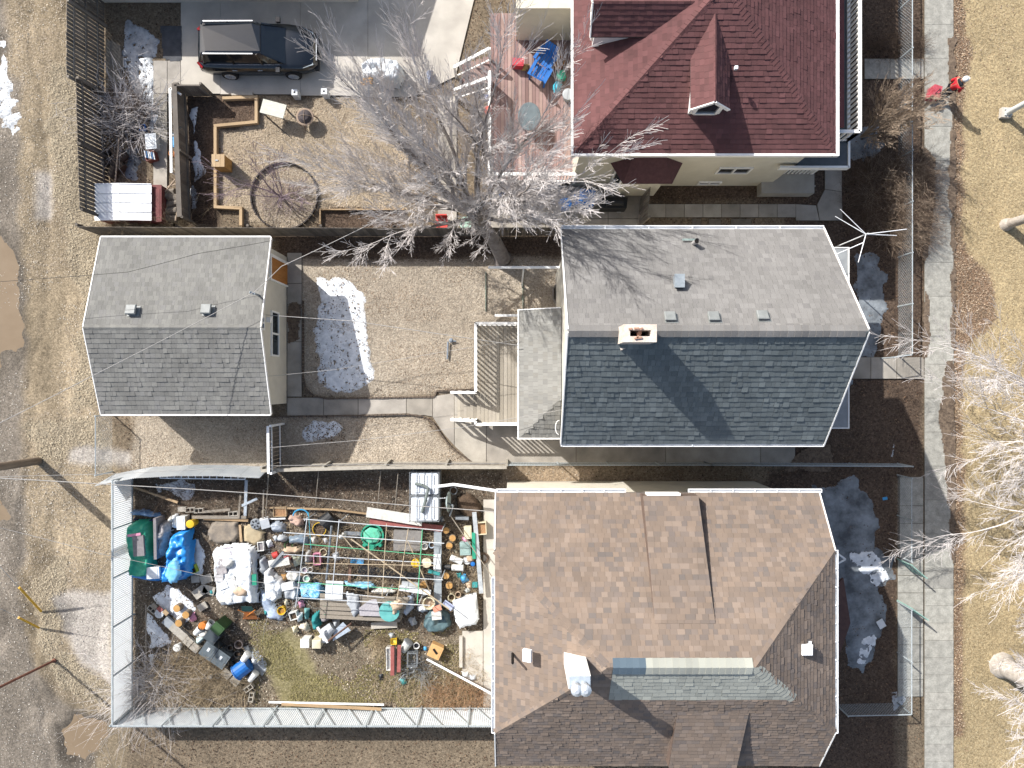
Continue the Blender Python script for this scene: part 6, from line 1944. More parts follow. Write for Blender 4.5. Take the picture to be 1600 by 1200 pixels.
t = pot(301, 817, .16, .5, pyel, 'yellow ribbed jug standing on the slush by the planks', 'jug', lid=pyel, taper=.9)
slabt(284, 796, .34, .2, .2, cemm, 'solid grey block at the left end of the plank row', 'block')
cinder(297, 797, 3, 'cinder block right of the solid block by the yellow jug'); cinder(310, 798, 3, 'second cinder block of the row north of the yellow jug'); cinder(364, 803, 3, 'cinder block at the right end of the planks')
rod((316, 800, .2), (360, 796, .2), 0, woodg, 'grey plank above the cinder blocks', 'plank', flat=(.1, .05))
rod((300, 808, .15), (385, 808, .15), 0, woodg, 'long dark grey plank under the cinder blocks', 'plank', flat=(.13, .05))
rod((318, 810, .1), (388, 813, .1), 0, tim, 'long tan plank beside the grey mound', 'plank', flat=(.12, .05))
rod((376, 772, .2), (373, 809, .2), 0, woodg, 'short grey post lying across the plank ends', 'plank', flat=(.08, .06))
rod((385, 750, .5), (383, 806, .4), 0, mat('pale blue board', '#a5adb3', '#8f979e'), 'long pale board leaning from the bowed fence', 'plank', flat=(.12, .04))
rod((378, 790, .45), (402, 779, .45), 0, mat('pale blue board', '#a5adb3'), 'short bluish board by the post', 'plank', flat=(.1, .04))
rod((375, 820, .08), (377, 846, .08), 0, tim, 'short tan timber between the two earth mounds', 'plank', flat=(.1, .05))
rod((412, 765, .4), (411, 810, .3), 0, woodg, 'grey stick leaning north of the hubcap', 'stick', flat=(.05, .05))
rod((206, 760, .1), (278, 785, .25), 0, tim, 'weathered pole lying in the dead stems', 'pole', flat=(.09, .07))
heap([(322, 830), (335, 815), (370, 815), (375, 835), (368, 848), (340, 852), (325, 845)], .22, mat('grey earth', '#6c665f', '#8a7f70', scale=4, rough=.95, bump=.5), 'low grey earth mound beside the snow', 'earth mound', seed=12, crump=.2, edge=.15)
heap([(380, 822), (400, 815), (417, 832), (415, 846), (398, 856), (380, 848)], .22, mat('tan earth', '#93846a', '#a5987d', scale=4, rough=.95, bump=.4), 'tan earth mound right of the grey one', 'earth mound', seed=13, crump=.15, edge=.12)
c = W(399, 819, .3)
t = thing('wheel_cover', 'silver wheel cover with dark holes lying on the tan mound', 'wheel cover', (c.x, c.y, .22))
MB().lathe([(.23, .22), (.235, .26), (.20, .30), (.06, .30), (.01, .31)], (c.x, c.y, 0), 20).build('disc', steel, t)
for k in range(6):
    a = k * PI / 3 + .3; MB().box((c.x + .13 * math.cos(a), c.y + .13 * math.sin(a), .30), (.09, .06, .02), a).build('hole', pblack, t)
slabt(412, 818, .35, .4, .3, sheetw, 'white tilted sheet next to the wheel cover', 'panel', 10, .05, (.2, .3))
heap([(416, 818), (435, 812), (446, 818), (447, 832), (425, 832)], .3, mat('silver film', '#9fa6ad', '#77808a', scale=9, rough=.3), 'silvery crumpled film beyond the wheel cover', 'plastic sheet', seed=14, crump=1.3)

# -- white covered bed
heap([(331, 858), (345, 852), (360, 850), (382, 850), (398, 855), (402, 870), (402, 920), (405, 946), (385, 944), (360, 948), (345, 948), (336, 935), (334, 900)], .5, sheetw, 'long heap under white plastic sheets in the middle of the junk yard', 'plastic sheet', seed=15, crump=1.0, flat=.75)
for (x, y, w_, l_, m_, lb, r_) in ((378, 866, .5, .4, sheetw, 'white board at the top of the white sheeted heap', 3), (345, 885, .42, .65, pl('printed carton', '#a8a4a2', '#857f80', scale=14), 'printed carton at the left of the white sheeted heap', 8), (385, 878, .45, .3, pl('black and white tray', '#26282a', '#b5b5b3', scale=16, lo=.45, hi=.55), 'black and white tray on the white sheeted heap', 10),
        (356, 862, .36, .34, pl('mottled bag', '#8b868c', '#b5b0b5', scale=15), 'mottled grey bag on the white sheeted heap', 12), (388, 893, .3, .3, clotht, 'small tan carton on the white sheeted heap', 5), (397, 906, .18, .45, pgreen, 'green strip at the right side of the white sheeted heap', 2),
        (342, 903, .34, .32, pl('grey carton', '#9d9b9b', '#b7b5b4'), 'grey carton at the left edge of the white sheeted heap', -4), (380, 905, .5, .25, whitesheetd, 'dirty white lid low on the white sheeted heap', -5), (352, 935, .5, .3, whitesheetd, 'flat white tray at the bottom of the white sheeted heap', 6),
        (368, 915, .12, .8, pl('dull white strip', '#c2c1bd', '#9f9d98'), 'dull strip lying along the white sheeted heap', 18), (348, 915, .4, .3, sheetw, 'square of white foam on the white sheeted heap', 20)):
    slabt(x, y, w_, l_, .07, m_, lb, 'panel' if 'board' in lb or 'foam' in lb or 'strip' in lb else 'carton', r_, .5)
for k, (x, y, w_, l_, r_) in enumerate(((322, 905, .5, .35, 20), (312, 925, .6, .4, 35), (326, 922, .5, .35, -15), (305, 905, .35, .3, 5), (316, 948, .4, .3, 30))):
    slabt(x, y, w_, l_, .06, cemm, ('flat grey stone left of the white sheeted heap, ' + ['uppermost', 'second', 'third', 'smallest', 'lowest'][k] + ' one'), 'stone', r_, .03, group='flat grey stones')
boxt(300, 890, .3, .35, .25, pl('lime crate', '#8aa02e', '#75892a'), 'lime green crate tucked under the tall blue tarpaulin', 'crate', 20, fill=soilm)
# folding chair
c = W(388, 960, .4)
t = thing('folding_chair', 'orange framed folding chair toppled below the white sheeted heap', 'chair', (c.x, c.y, 0))
for a, b in (((-.35, -.3, .05), (.35, .25, .6)), ((.35, -.3, .05), (-.35, .25, .6))): MB().tube(Vector(a) + Vector((c.x, c.y, 0)), Vector(b) + Vector((c.x, c.y, 0)), .02).build('leg', porange, t)
MB().slab([(c.x - .32, c.y - .3, .12), (c.x + .32, c.y - .3, .12), (c.x + .2, c.y + .1, .38), (c.x - .2, c.y + .1, .38)], .03).build('seat', mat('orange cloth', '#a5673a', '#8d5a36', scale=8), t)
MB().slab([(c.x - .25, c.y + .12, .4), (c.x + .25, c.y + .12, .4), (c.x + .22, c.y + .4, .62), (c.x - .22, c.y + .4, .62)], .03).build('backrest', mat('dark green cloth', '#1f3f3c', '#2a4f4b'), t)

# -- middle jumble
boxt(407, 854, .26, .38, .2, pwhite, 'small open white box right of the white sheeted heap', 'box', 5, fill=clothg)
pot(432, 867, .17, .22, pred, 'red pot left of the trellis', 'pot', lie=3.6)
heap([(402, 872), (414, 868), (420, 890), (412, 905), (402, 892)], .35, sheetg, 'dark grey plastic sheet folded over the earth', 'plastic sheet', seed=16, crump=1.2)
heap([(410, 892), (422, 886), (432, 905), (440, 935), (428, 945), (412, 935)], .35, sheetw, 'milky plastic sheet running down beside the trellis', 'plastic sheet', seed=17, crump=1.2)
heap([(404, 918), (418, 925), (430, 945), (445, 962), (440, 972), (415, 968), (405, 945)], .22, mat('pale film', '#a9b4c2', '#8693a6', scale=5, rough=.3), 'bluish plastic film lying on the dark ground', 'plastic sheet', seed=18, crump=1.4)
rod((420, 882, .55), (452, 876, .55), 0, whitesheetd, 'white board lying across the jumble', 'board', flat=(.32, .05))
rod((423, 885, .6), (443, 862, .7), 0, pgrey, 'grey plastic pipe propped left of the trellis', 'pipe', flat=(.1, .08))
heap([(433, 862), (445, 855), (468, 857), (470, 866), (452, 868)], .5, clotht, 'tan crumpled cloth above the pink jug', 'cloth', seed=19, crump=1.2)
pot(449, 873, .14, .35, mat('salmon plastic', '#c4686b', '#b3585c'), 'salmon pink jug beside the trellis', 'jug', lid=mat('salmon plastic', '#c4686b'), z=.1)
heap([(452, 870), (470, 868), (472, 882), (458, 888)], .35, mat('sage plastic bag', '#a8ad9c', '#8f9584', scale=8), 'sage coloured plastic bag beside the pink jug', 'plastic bag', seed=20, crump=1.2)
heap([(472, 862), (486, 858), (488, 880), (474, 882)], .55, mat('ash bundle', '#a3a3a0', '#7f7f7c', scale=12), 'pale grey bundle behind the first trellis pole', 'bundle', seed=21, crump=1.3)
boxt(495, 874, .3, .48, .3, ppink, 'pink plastic basket under the trellis', 'basket', 3, fill=soilm)
pot(506, 862, .15, .2, pcream, 'cream ring shaped pot near the pink basket', 'pot', fill=soilm)
pot(477, 890, .13, .28, pwhite, 'white pot with purple flowers south of the pink basket', 'pot', fill=mat('faded bloom', '#9c8795', '#c2b5bd', scale=30))
pot(486, 889, .1, .25, pwhite, 'smaller white pot beside the one with faded flowers', 'pot')
pot(480, 903, .14, .25, pwhite, 'white pot with green speckles below the pink basket', 'pot', fill=mat('mint leaves', '#7fb39a', '#a8cdbd', scale=30))
pot(425, 903, .13, .4, pwhite, 'round white lid on a tall pail in the jumble', 'bucket', lid=sheetw)
heap([(436, 898), (450, 892), (452, 905), (442, 912)], .3, mat('ochre cloth', '#a8814f', '#8d6b3e', scale=8), 'ochre rag beside the round white lid', 'rag', seed=22, crump=1)
heap([(440, 912), (462, 908), (470, 925), (466, 940), (442, 938)], .35, mat('pale grey bags', '#b4b8bb', '#93989c', scale=6), 'bunch of pale grey bags at the lower left trellis corner', 'plastic bag', seed=23, crump=1.3)
slabt(449, 917, .5, .28, .25, sheetw, 'white foam block among the grey bags', 'foam block', 10, .2)
pot(441, 953, .17, .28, pyel, 'yellow pot on the ground left of the heap of tubs', 'pot', fill=mat('ochre soil', '#a8803c', '#96702f'), taper=.85)
pot(458, 931, .14, .3, pgrey, 'grey bucket by the blue netting', 'bucket', lie=.3, fill=pblack)
pot(457, 912, .1, .2, pred, 'small red pot among the grey bags', 'pot', lie=1)
# -- strip along the trellis top
heap([(447, 808), (456, 802), (468, 806), (476, 812), (474, 822), (464, 826), (450, 820)], .45, mat('pinkish tan cloth', '#b3998a', '#9b8174', scale=8), 'pinkish tan crumpled cloth by the blue hose', 'cloth', seed=24, crump=1.4)
pts = [W(458 + 20 * (1 - math.cos(a)) * .6, 806 - 10 * math.sin(a), .45) for a in np.linspace(0, PI, 12)]
tag(MB().path(pts, .03, 6).build('hose', mat('blue hose', '#2f7fa6', '#3c8fb5')), 'blue hose looped above the tan cloth', 'hose')
pot(514, 812, .36, .5, pblack, 'large black pot lying on its side at the trellis top', 'planter', lie=3.9, fill=mat('orange grit', '#7a4e30', '#2c221c', scale=8))
pot(499, 828, .26, .16, pblack, 'black tyre planter under the trellis', 'planter', taper=.95)
ring(499, 827, .28, .015, .2, pyel, 'thin yellow hoop on the black tyre planter', 'hoop', 'hoop')
heap([(447, 838), (470, 832), (482, 838), (482, 852), (450, 852)], .3, mat('slate tarpaulin', '#5d6b78', '#7b8995', scale=6, rough=.4), 'slate blue tarpaulin at the left end of the trellis', 'tarpaulin', seed=25, crump=1)
ring(451, 852, .17, .035, .06, dgreen, 'coil of green hose by the slate tarpaulin', 'hose', 'hose')
rod((538, 833, .2), (566, 834, .2), 0, steel, 'short steel channel left of the green sandbox', 'channel', flat=(.16, .06))
heap([(525, 835), (540, 830), (540, 845), (528, 846)], .5, whitesheetd, 'pale rag tied on the trellis', 'rag', seed=26, crump=1.4, zb=.3)
# board covers
bl = W(616, 806, .5)
rod((573, 800, .45), (660, 814, .45), 0, whitesheetd, 'long dirty white board across the dead garden bed', 'board', flat=(.42, .05))
rod((578, 813, .3), (692, 826, .3), 0, redw, 'dull red board under the long white board', 'board', flat=(.26, .05))
rod((415, 793, .15), (520, 796, .15), 0, tim, 'thin timber strip along the top of the trellis garden', 'plank', flat=(.07, .06)); rod((520, 796, .15), (575, 803, .15), 0, tim, 'second timber strip leading to the long white board', 'plank', flat=(.07, .06))
rod((412, 811, .12), (446, 810, .12), 0, whitem, 'white batten below the timber strip', 'plank', flat=(.06, .05))
boxt(437, 800, .55, .4, .2, tim, 'shallow wooden tray of leaves by the timber strip', 'tray', 2, fill=lfm)
# sandbox
c = W(582, 836, .2)
t = thing('sandbox', 'green turtle shaped plastic sandbox under the trellis', 'sandbox', (c.x, c.y, 0))
mb = MB(); mb.lathe([(.38, 0), (.46, .24), (.49, .24), (.49, .27), (.42, .27), (.36, .08)], (c.x, c.y, 0), 24); mb.build('shell', pgreen, t, smooth=False)
MB().lathe([(.36, .24), (.40, .30), (.33, .36), (.15, .38)], (c.x + .0, c.y + .0, 0), 7, None, 0, 1, .9).build('lid', pl('pale green plastic', '#63b598', '#54a588'), t)
for dx, dy, r_ in ((0, -.5, .15), (-.33, -.42, .1), (.33, -.42, .1)): MB().lathe([(r_, .05), (r_, .2), (r_ * .6, .26)], (c.x + dx, c.y + dy, 0), 12).build('foot' if dx else 'head', pgreen, t)
slabt(637, 845, 1.2, .85, .25, mat('grey mat', '#6f6c69', '#7d7a76', scale=9, rough=.95), 'flat grey sheet over soil at the right of the trellis', 'sheet', -1)
boxt(558, 877, .55, .2, .12, plblue, 'light blue tray on the dug soil', 'tray', -5, fill=plblue)
for k, (x0, y0, x1, y1) in enumerate(((560, 886, 680, 903), (560, 893, 640, 905))):
    rod((x0, y0, .15), (x1, y1, .12), 0, pblack, 'black plastic strip on the dug soil, ' + ('upper' if k == 0 else 'lower') + ' of two', 'plastic strip', flat=(.2, .03))
rod((547, 880, .15), (546, 910, .15), 0, mat('brown plank', '#7d6355', '#6b5347'), 'short brown plank standing in the dug soil', 'plank', flat=(.12, .06))
# right hand strip
rod((684, 822, .3), (684, 948, .3), 0, mat('galvanised sheet', '#8f969a', '#7d8489', scale=3, rough=.5), 'long galvanised sheet edging the right side of the trellis', 'metal strip', flat=(.32, .04))
rod((683, 866, .35), (683, 890, .35), 0, sheetw, 'white sheet tied over the galvanised strip', 'sheet', flat=(.3, .04))
slabt(678, 895, .5, .12, .1, pteal, 'teal rag on the galvanised strip', 'rag', -15, .35)
pot(664, 853, .13, .26, pwhite, 'white pail at the upper right of the trellis', 'bucket', fill=pgrey); pot(675, 851, .12, .24, mat('pale blue pail', '#b5c3d1', '#9fb0c0'), 'pale blue pail touching the galvanised strip', 'bucket')
pot(650, 878, .17, .45, pyel, 'bright yellow jug under the right trellis pole', 'jug', lid=pyel); pot(667, 878, .2, .3, pcream, 'cream tub beside the yellow jug', 'tub', lid=pcream)
for i, (x, y, r_) in enumerate(((697, 829, .15), (707, 841, .15), (702, 853, .15), (697, 900, .15), (702, 915, .16), (662, 914, .17))):
    lb = ['topmost', 'second', 'third', 'fourth', 'fifth', 'leftmost'][i]
    c = W(x, y, .25); t = thing('tree_stump', lb + ' sawn log standing in the wood chips beside the trellis', 'log', (c.x, c.y, 0), 'sawn logs beside the trellis')
    MB().lathe([(r_ * 1.02, 0), (r_, .12), (r_ * .98, .24)], (c.x, c.y, 0), 14).build('bark', polem, t); MB().lathe([(r_ * .9, .235), (r_ * .9, .255), (r_ * .2, .258)], (c.x, c.y, 0), 14).build('cut_face', woodt, t)
boxt(731, 832, .28, .5, .3, pcream, 'cream tank beside the square planter', 'tub', 2, pcream)
rod((740, 832, .3), (741, 872, .3), 0, pgreen, 'narrow green box along the right border', 'planter box', flat=(.14, .25))
boxt(727, 857, .42, .52, .28, pl('sage crate', '#8ba09c', '#788d89'), 'sage grey crate left of the green box', 'crate', 2, pl('sage crate', '#8ba09c'))
boxt(752, 826, .42, .52, .35, pcream, 'square cream planter full of dry leaves by the path', 'planter', 3, fill=lfm)
pot(713, 876, .13, .55, pwhite, 'white roll lying in the wood chips', 'roll', lie=-.35, lid=sheetw, taper=1); pot(730, 875, .16, .15, pwhite, 'round white lid next to the white roll', 'lid', lid=sheetw)
pot(715, 888, .14, .5, pwhite, 'white pail lying below the white roll', 'bucket', lie=0, lid=sheetw, taper=.95); pot(699, 886, .13, .3, pblack, 'black pail on its side at the galvanised strip', 'bucket', lie=0)
pot(739, 880, .09, .3, pblue, 'blue bottle beside the long pale board', 'bottle', lid=pblue); slabt(742, 914, .22, .22, .12, pteal, 'small teal box by the long pale board', 'box')
rod((741, 800, .35), (752, 927, .35), 0, mat('pale board', '#a3a8ab', '#8b9094', scale=3), 'long pale board lying along the concrete path', 'board', flat=(.18, .04))
ring(755, 872, .2, .05, .09, twigd, 'dark twig wreath on the concrete path', 'wreath', 'wreath')
heap([(712, 775), (735, 768), (755, 790), (752, 812), (725, 812), (712, 798)], .35, soilm, 'mound of brown compost by the corner of the brown roofed house', 'compost heap', seed=27, crump=.4, edge=.12)
pot(709, 766, .16, .3, pgrey, 'grey pail beside the water tanks', 'bucket')
for s_, (y0, y1, lb) in enumerate(((738, 774, 'upper'), (776, 815, 'lower'))):
    za = 1.0
    a = W(640, y1, za); b_ = W(686, y0, za)
    t = thing('water_tank', 'white caged water tank by the yard fence, ' + lb + ' of the pair', 'water tank', ((a.x + b_.x) / 2, (a.y + b_.y) / 2, 0), 'caged water tanks')
    x0, x1, y0_, y1_ = a.x, b_.x, a.y, b_.y
    mb = MB(); mb.prism([(x0 + .09, y0_ + .04), (x1 - .09, y0_ + .04), (x1 - .04, y0_ + .09), (x1 - .04, y1_ - .09), (x1 - .09, y1_ - .04), (x0 + .09, y1_ - .04), (x0 + .04, y1_ - .09), (x0 + .04, y0_ + .09)], .14, za - .02)
    for i in range(3):
        xx = x0 + (x1 - x0) * (i + 1) / 4; mb.bx(xx - .1, xx + .1, y0_ + .12, y1_ - .12, za - .022, za + .012)
    mb.build('tank', mat('tank plastic', '#c7ccd2', '#b7bdc4', scale=2, rough=.5), t)
    for i in range(5):
        xx = x0 + (x1 - x0) * i / 4; MB().path([(xx, y0_, .1), (xx, y0_, za + .02), (xx, y1_, za + .03), (xx, y1_, .1)], .012, 5).build('cage_bar', steel, t)
    for z in (.3, .65, za): MB().path([(x0, y0_, z), (x1, y0_, z), (x1, y1_, z), (x0, y1_, z), (x0, y0_, z)], .012, 5).build('cage_bar', steel, t)
    MB().bx(x0, x1, y0_, y1_, 0, .12).build('pallet', woodg, t)
tag(MB().path([W(649, 756, 1.1), W(660, 758, 1.15), W(669, 763, 1.15), W(664, 785, 1.15), W(659, 801, 1.1)], .06, 10).build('drain_pipe', mat('grey green pipe', '#5f6663', '#6e7572')), 'bent grey pipe on top of the water tanks', 'pipe')
tag(MB().path([W(677, 761, 1.3), W(709, 757, 1.6), W(789, 769, 2.4)], .06, 8).build('drain_pipe', whitem), 'white drain pipe from the brown roofed house to the water tank', 'pipe')
c = W(697, 785, .7)
t = thing('satellite_dish', 'upturned satellite dish leaning beside the water tanks', 'satellite dish', (c.x, c.y, 0))
MB().lathe([(.02, 0), (.2, .02), (.36, .07), (.42, .11), (.43, .09), (.2, 0.0)], (c.x, c.y, .55), 20, Matrix.Rotation(PI / 2 - .1, 3, 'Y')).build('dish', pl('dish paint', '#a9b5b3', '#98a4a2'), t)
MB().path([W(698, 785, .6), W(708, 790, .8), W(703, 806, .5)], .04, 7).build('arm', steel, t)
MB().path([W(681, 779, .9), W(696, 778, .8)], .02, 6).build('strut', whitem, t)
rod((704, 806, .5), (792, 935, 1.2), .02, woodg, 'thin pole slanting from the dish towards the path', 'pole')
slabt(722, 810, .55, .12, .4, steel, 'steel frame lying below the compost heap', 'frame', -3)
# lower rows
heap([(463, 914), (500, 910), (508, 920), (505, 938), (468, 938)], .4, mat('blue netting', '#4d8fb5', '#8fb9cf', scale=16, rough=.6, lo=.45, hi=.55), 'light blue netting at the bottom left of the trellis', 'netting', seed=28, crump=1)
heap([(535, 908), (585, 910), (590, 920), (570, 924), (540, 918)], .3, mat('blue sheet', '#5fa0c4', '#9cc3d6', scale=8), 'strip of blue sheet right of the square white panel', 'plastic sheet', seed=29, crump=1)
slabt(522, 922, .72, .74, .04, sheetw, 'square white panel lying on the lower trellis', 'panel', -3, .7)
t = thing('bench', 'weathered grey slatted bench table south of the trellis', 'bench', W(570, 945))
for k in range(6):
    y = 931 + k * 6.6
    MB().beam(W(500, y - 1, .55), W(640 - k * 3, y + 5, .55), .15, .04).build('board', woodg, t)
for x, y in ((505, 935), (630, 940), (510, 965), (625, 968)): p = W(x, y, .5); MB().beam((p.x, p.y, 0), (p.x, p.y, .52), .08).build('leg', woodg, t)
heap([(540, 925), (560, 930), (565, 955), (552, 968), (540, 945)], .15, sheetg, 'grey sheet over the middle of the slatted bench', 'sheet', seed=30, crump=.6, zb=.58)
P3 = [W(577, 938, .8), W(588, 936, .8), W(596, 963, .7), W(562, 962, .7), W(561, 950, .75)]
tag(MB().slab([p for p in P3], .03).build('screen', mat('pale screen', '#aca8aa', '#989496', scale=12)), 'pale angular mesh screen on the slatted bench', 'screen')
pot(609, 954, .4, .25, pteal, 'teal round tub partly under a rag on the bench', 'tub', lid=pl('teal lid', '#4e8f8c', '#5f9f9b'), z=.55)
heap([(605, 942), (625, 936), (632, 948), (622, 955), (614, 966), (610, 952)], .14, clotht, 'tan rag hanging over the teal tub', 'rag', seed=31, crump=1.2, zb=.8)
heap([(630, 935), (645, 932), (648, 950), (636, 965), (626, 955)], .5, pl('pale blue grey sack', '#97a3b3', '#7f8b9c', scale=6), 'pale sack beside the teal tub', 'sack', seed=32, crump=1)
rod((623, 918, .65), (673, 926, .65), 0, sheetw, 'long white tube box on the lower trellis, right part', 'box', flat=(.2, .1)); rod((628, 911, .55), (655, 914, .55), 0, sheetg, 'grey roll above the long white tube box', 'roll', flat=(.16, .12))
heap([(622, 920), (632, 908), (634, 918), (628, 926)], .55, pwhite, 'white bag at the left end of the white tube box', 'plastic bag', seed=33, crump=1)
pot(671, 940, .25, .5, pcream, 'cream wicker pot under the lower right trellis corner', 'pot', fill=clotht)
heap([(663, 965), (672, 950), (690, 948), (702, 962), (706, 980), (692, 990), (668, 990), (660, 978)], .5, mat('dark teal bag', '#3f5358', '#5b6f73', scale=5, rough=.35), 'round dark teal sack by the white plastic bed', 'sack', seed=34, crump=.8)
slabt(682, 962, .4, .35, .04, whitesheetd, 'white cloth square on the dark teal sack', 'cloth', 5, .55); slabt(683, 951, .35, .22, .06, mat('coral cloth', '#cf8f78', '#b97c66', scale=9), 'coral cloth on the dark teal sack', 'cloth', 20, .55)
P4 = [W(707, 940, .45), W(744, 930, .45), W(748, 968, .45), W(744, 975, .45), W(718, 981, .45), W(712, 972, .45)]
t = thing('plastic_crate', 'big white crinkled plastic sheet over a square tub on the path', 'tub', W(728, 956))
mb = MB(); mb.prism([(p.x, p.y) for p in P4], 0, .42); mb.build('tub', sheetw, t)
heapo = heap([(706, 938), (745, 927), (750, 968), (745, 978), (718, 984), (710, 974)], .08, sheetw, 'crinkled white film stretched over the square tub', 'plastic sheet', seed=35, crump=1.6, zb=.42)
pot(706, 932, .15, .35, pcream, 'round cream pot above the white tub', 'pot'); pot(716, 928, .12, .3, clotht, 'small tan pot beside the round cream pot', 'pot')
slabt(700, 946, .45, .25, .05, mat('printed film', '#a6aec4', '#8d93b0', scale=16), 'printed film between the sack and the white tub', 'film', -35, .5)
heap([(722, 922), (735, 915), (737, 926), (727, 930)], .3, mat('pale net', '#b9bcb8', '#9ea19d', scale=12), 'pale net bundle above the white tub', 'netting', seed=36, crump=1.2)
# heap of tubs
boxt(458, 963, .32, .32, .3, pwhite, 'square white pot left of the heap of tubs', 'pot', 15, fill=soilm, name='pot')
heap([(462, 960), (472, 958), (474, 972), (464, 974)], .3, sheetw, 'clear plastic bag beside the square white pot', 'plastic bag', seed=37, crump=1.3)
heap([(462, 978), (478, 972), (486, 984), (480, 990), (466, 984)], .3, mat('cream bag', '#c9bfae', '#b3a896', scale=6), 'cream paper bag at the left of the heap of tubs', 'bag', seed=38, crump=1)
heap([(470, 950), (484, 950), (485, 972), (474, 970)], .4, mat('teal net', '#4f8484', '#78a09c', scale=14), 'teal netting at the top of the heap of tubs', 'netting', seed=39, crump=1.2)
heap([(484, 965), (496, 958), (502, 975), (496, 988), (486, 982)], .75, mat('dark teal net', '#1f6a6c', '#2d7c7e', scale=14), 'dark teal net bag in the heap of tubs', 'net bag', seed=40, crump=1)
heap([(500, 946), (512, 948), (518, 960), (508, 966), (500, 958)], .6, mat('green sack', '#2a7355', '#3d8a6a', scale=10), 'green sack at the top of the heap of tubs', 'sack', seed=41, crump=1)
heap([(496, 962), (514, 960), (518, 972), (500, 976)], .7, clothg, 'dark grey cloth in the middle of the heap of tubs', 'cloth', seed=42, crump=1)
pot(513, 985, .26, .5, pl('pale drum', '#aeb2b5', '#9a9ea2'), 'round pale drum tilted in the heap of tubs', 'drum', lie=-2.4, lid=pwhite, z=.2)
pot(479, 1002, .24, .55, pwhite, 'white angular jerry can at the bottom of the heap', 'jerry can', lid=pwhite, sq=True, z=.0, taper=.95); pot(497, 1003, .24, .55, pcream, 'cream angular jerry can at the bottom of the heap', 'jerry can', lid=pcream, sq=True, taper=.95)
t = tag(MB().slab([W(520, 1002, .45), W(548, 985, .45), W(536, 972, .45), W(522, 985, .45)], .03).build('plastic_sheet', mat('ribbed clear sheet', '#a3adb8', '#8d98a4', scale=14)), 'ribbed clear sheet sticking out of the heap of tubs', 'plastic sheet')
rod((512, 1002, .8), (549, 974, .7), .04, mat('brown stick', '#4f3a30', '#5f483c'), 'dark brown stick lying on the heap of tubs', 'stick'); rod((496, 980, .95), (512, 1004, .8), 0, whitem, 'white slat across the heap of tubs', 'slat', flat=(.1, .03))
heap([(516, 968), (530, 966), (532, 980), (520, 985)], .35, sheetg, 'grey plastic behind the round pale drum', 'plastic sheet', seed=43, crump=1.1)
# scrap heap near the path
boxt(607, 1030, .2, .95, .35, pwhite, 'long white basin left of the red planks', 'basin', 1, fill=pwhite)
pot(616, 1001, .17, .25, pyel, 'pale yellow pot above the red planks', 'pot', fill=mat('yellow sponge', '#cdc15a', '#beb14c'), sq=True)
rod((613, 1010, .45), (613, 1055, .45), 0, redw, 'left of the two red planks in the scrap heap', 'plank', flat=(.16, .05)); rod((624, 1008, .45), (623, 1050, .45), 0, redw, 'right of the two red planks in the scrap heap', 'plank', flat=(.15, .05))
rod((617, 1012, .3), (617, 1055, .3), 0, woodg, 'grey plank between the red planks', 'plank', flat=(.12, .05))
pot(634, 1010, .2, .5, pl('grey white drum', '#b3b5ae', '#9fa19a'), 'pale drum lying beside the red planks', 'drum', lie=1.0, lid=pgrey)
pot(651, 1008, .13, .2, pwhite, 'white rimmed round pot right of the pale drum', 'pot', fill=pblack); 
c = W(644, 1031, .4); t = thing('wire_basket', 'rusty wire basket in the scrap heap', 'basket', (c.x, c.y, 0))
for z in (.1, .28, .45): MB().path([(c.x - .2, c.y - .28, z), (c.x + .2, c.y - .28, z), (c.x + .2, c.y + .28, z), (c.x - .2, c.y + .28, z), (c.x - .2, c.y - .28, z)], .012, 5).build('ring', steel, t)
for k in range(7): MB().path([(c.x - .2 + .066 * k, c.y - .28, .45), (c.x - .2 + .066 * k, c.y - .28, .05), (c.x - .2 + .066 * k, c.y + .28, .05), (c.x - .2 + .066 * k, c.y + .28, .45)], .007, 4).build('wire', steel, t)
t = boxt(680, 1018, .52, .52, .35, mat('tan plywood', '#c09a6a', '#ae8858', scale=5), 'tan plywood box with a dark slot in its top', 'box', -25, mat('tan plywood', '#c09a6a'))
c = W(680, 1018, .41); MB().box((c.x, c.y, .415), (.09, .26, .01), math.radians(35)).build('slot', dark, t)
brush('wire_bundle', 'tangled bundle of pale wires on the scrap heap', [(640, 1040), (665, 1030), (668, 1050), (645, 1060)], 60, 1.1, steel, 21, 1.0, (.5, 1.1), .009, cat='wire bundle')
heap([(590, 1054), (598, 1053), (600, 1064), (592, 1064)], .12, pblack, 'black shoe lying on the mossy ground', 'shoe', seed=44, crump=.3, step=.03, edge=.02)
for x, y, lb in ((727, 1055, 'grey and white crushed bag beside the white pipe'), (739, 1060, 'dark grey crushed bag on the concrete slab')): heap([(x - 7, y - 5), (x + 6, y - 5), (x + 7, y + 6), (x - 6, y + 6)], .2, sheetg if x > 730 else sheetw, lb, 'plastic bag', seed=x, crump=1.3, step=.04, edge=.03)
rod((667, 1030, .25), (772, 1086, 1.2), .045, whitem, 'long white pipe slanting to the corner of the brown roofed house', 'pipe')
slabt(720, 1019, .14, 1.3, .15, concl, 'narrow concrete kerb beside the scrap heap', 'kerb'); slabt(600, 977, 1.1, .26, .1, concl, 'rough pale concrete lump on the mossy ground', 'concrete lump', 3)
rod((596, 1108, .4), (440, 1100, .3), 0, tim, 'thin tan plank lying along the bottom fence', 'plank', flat=(.12, .04)); rod((420, 1097, .3), (600, 1101, .3), 0, whitem, 'pale batten along the bottom fence', 'plank', flat=(.07, .04))
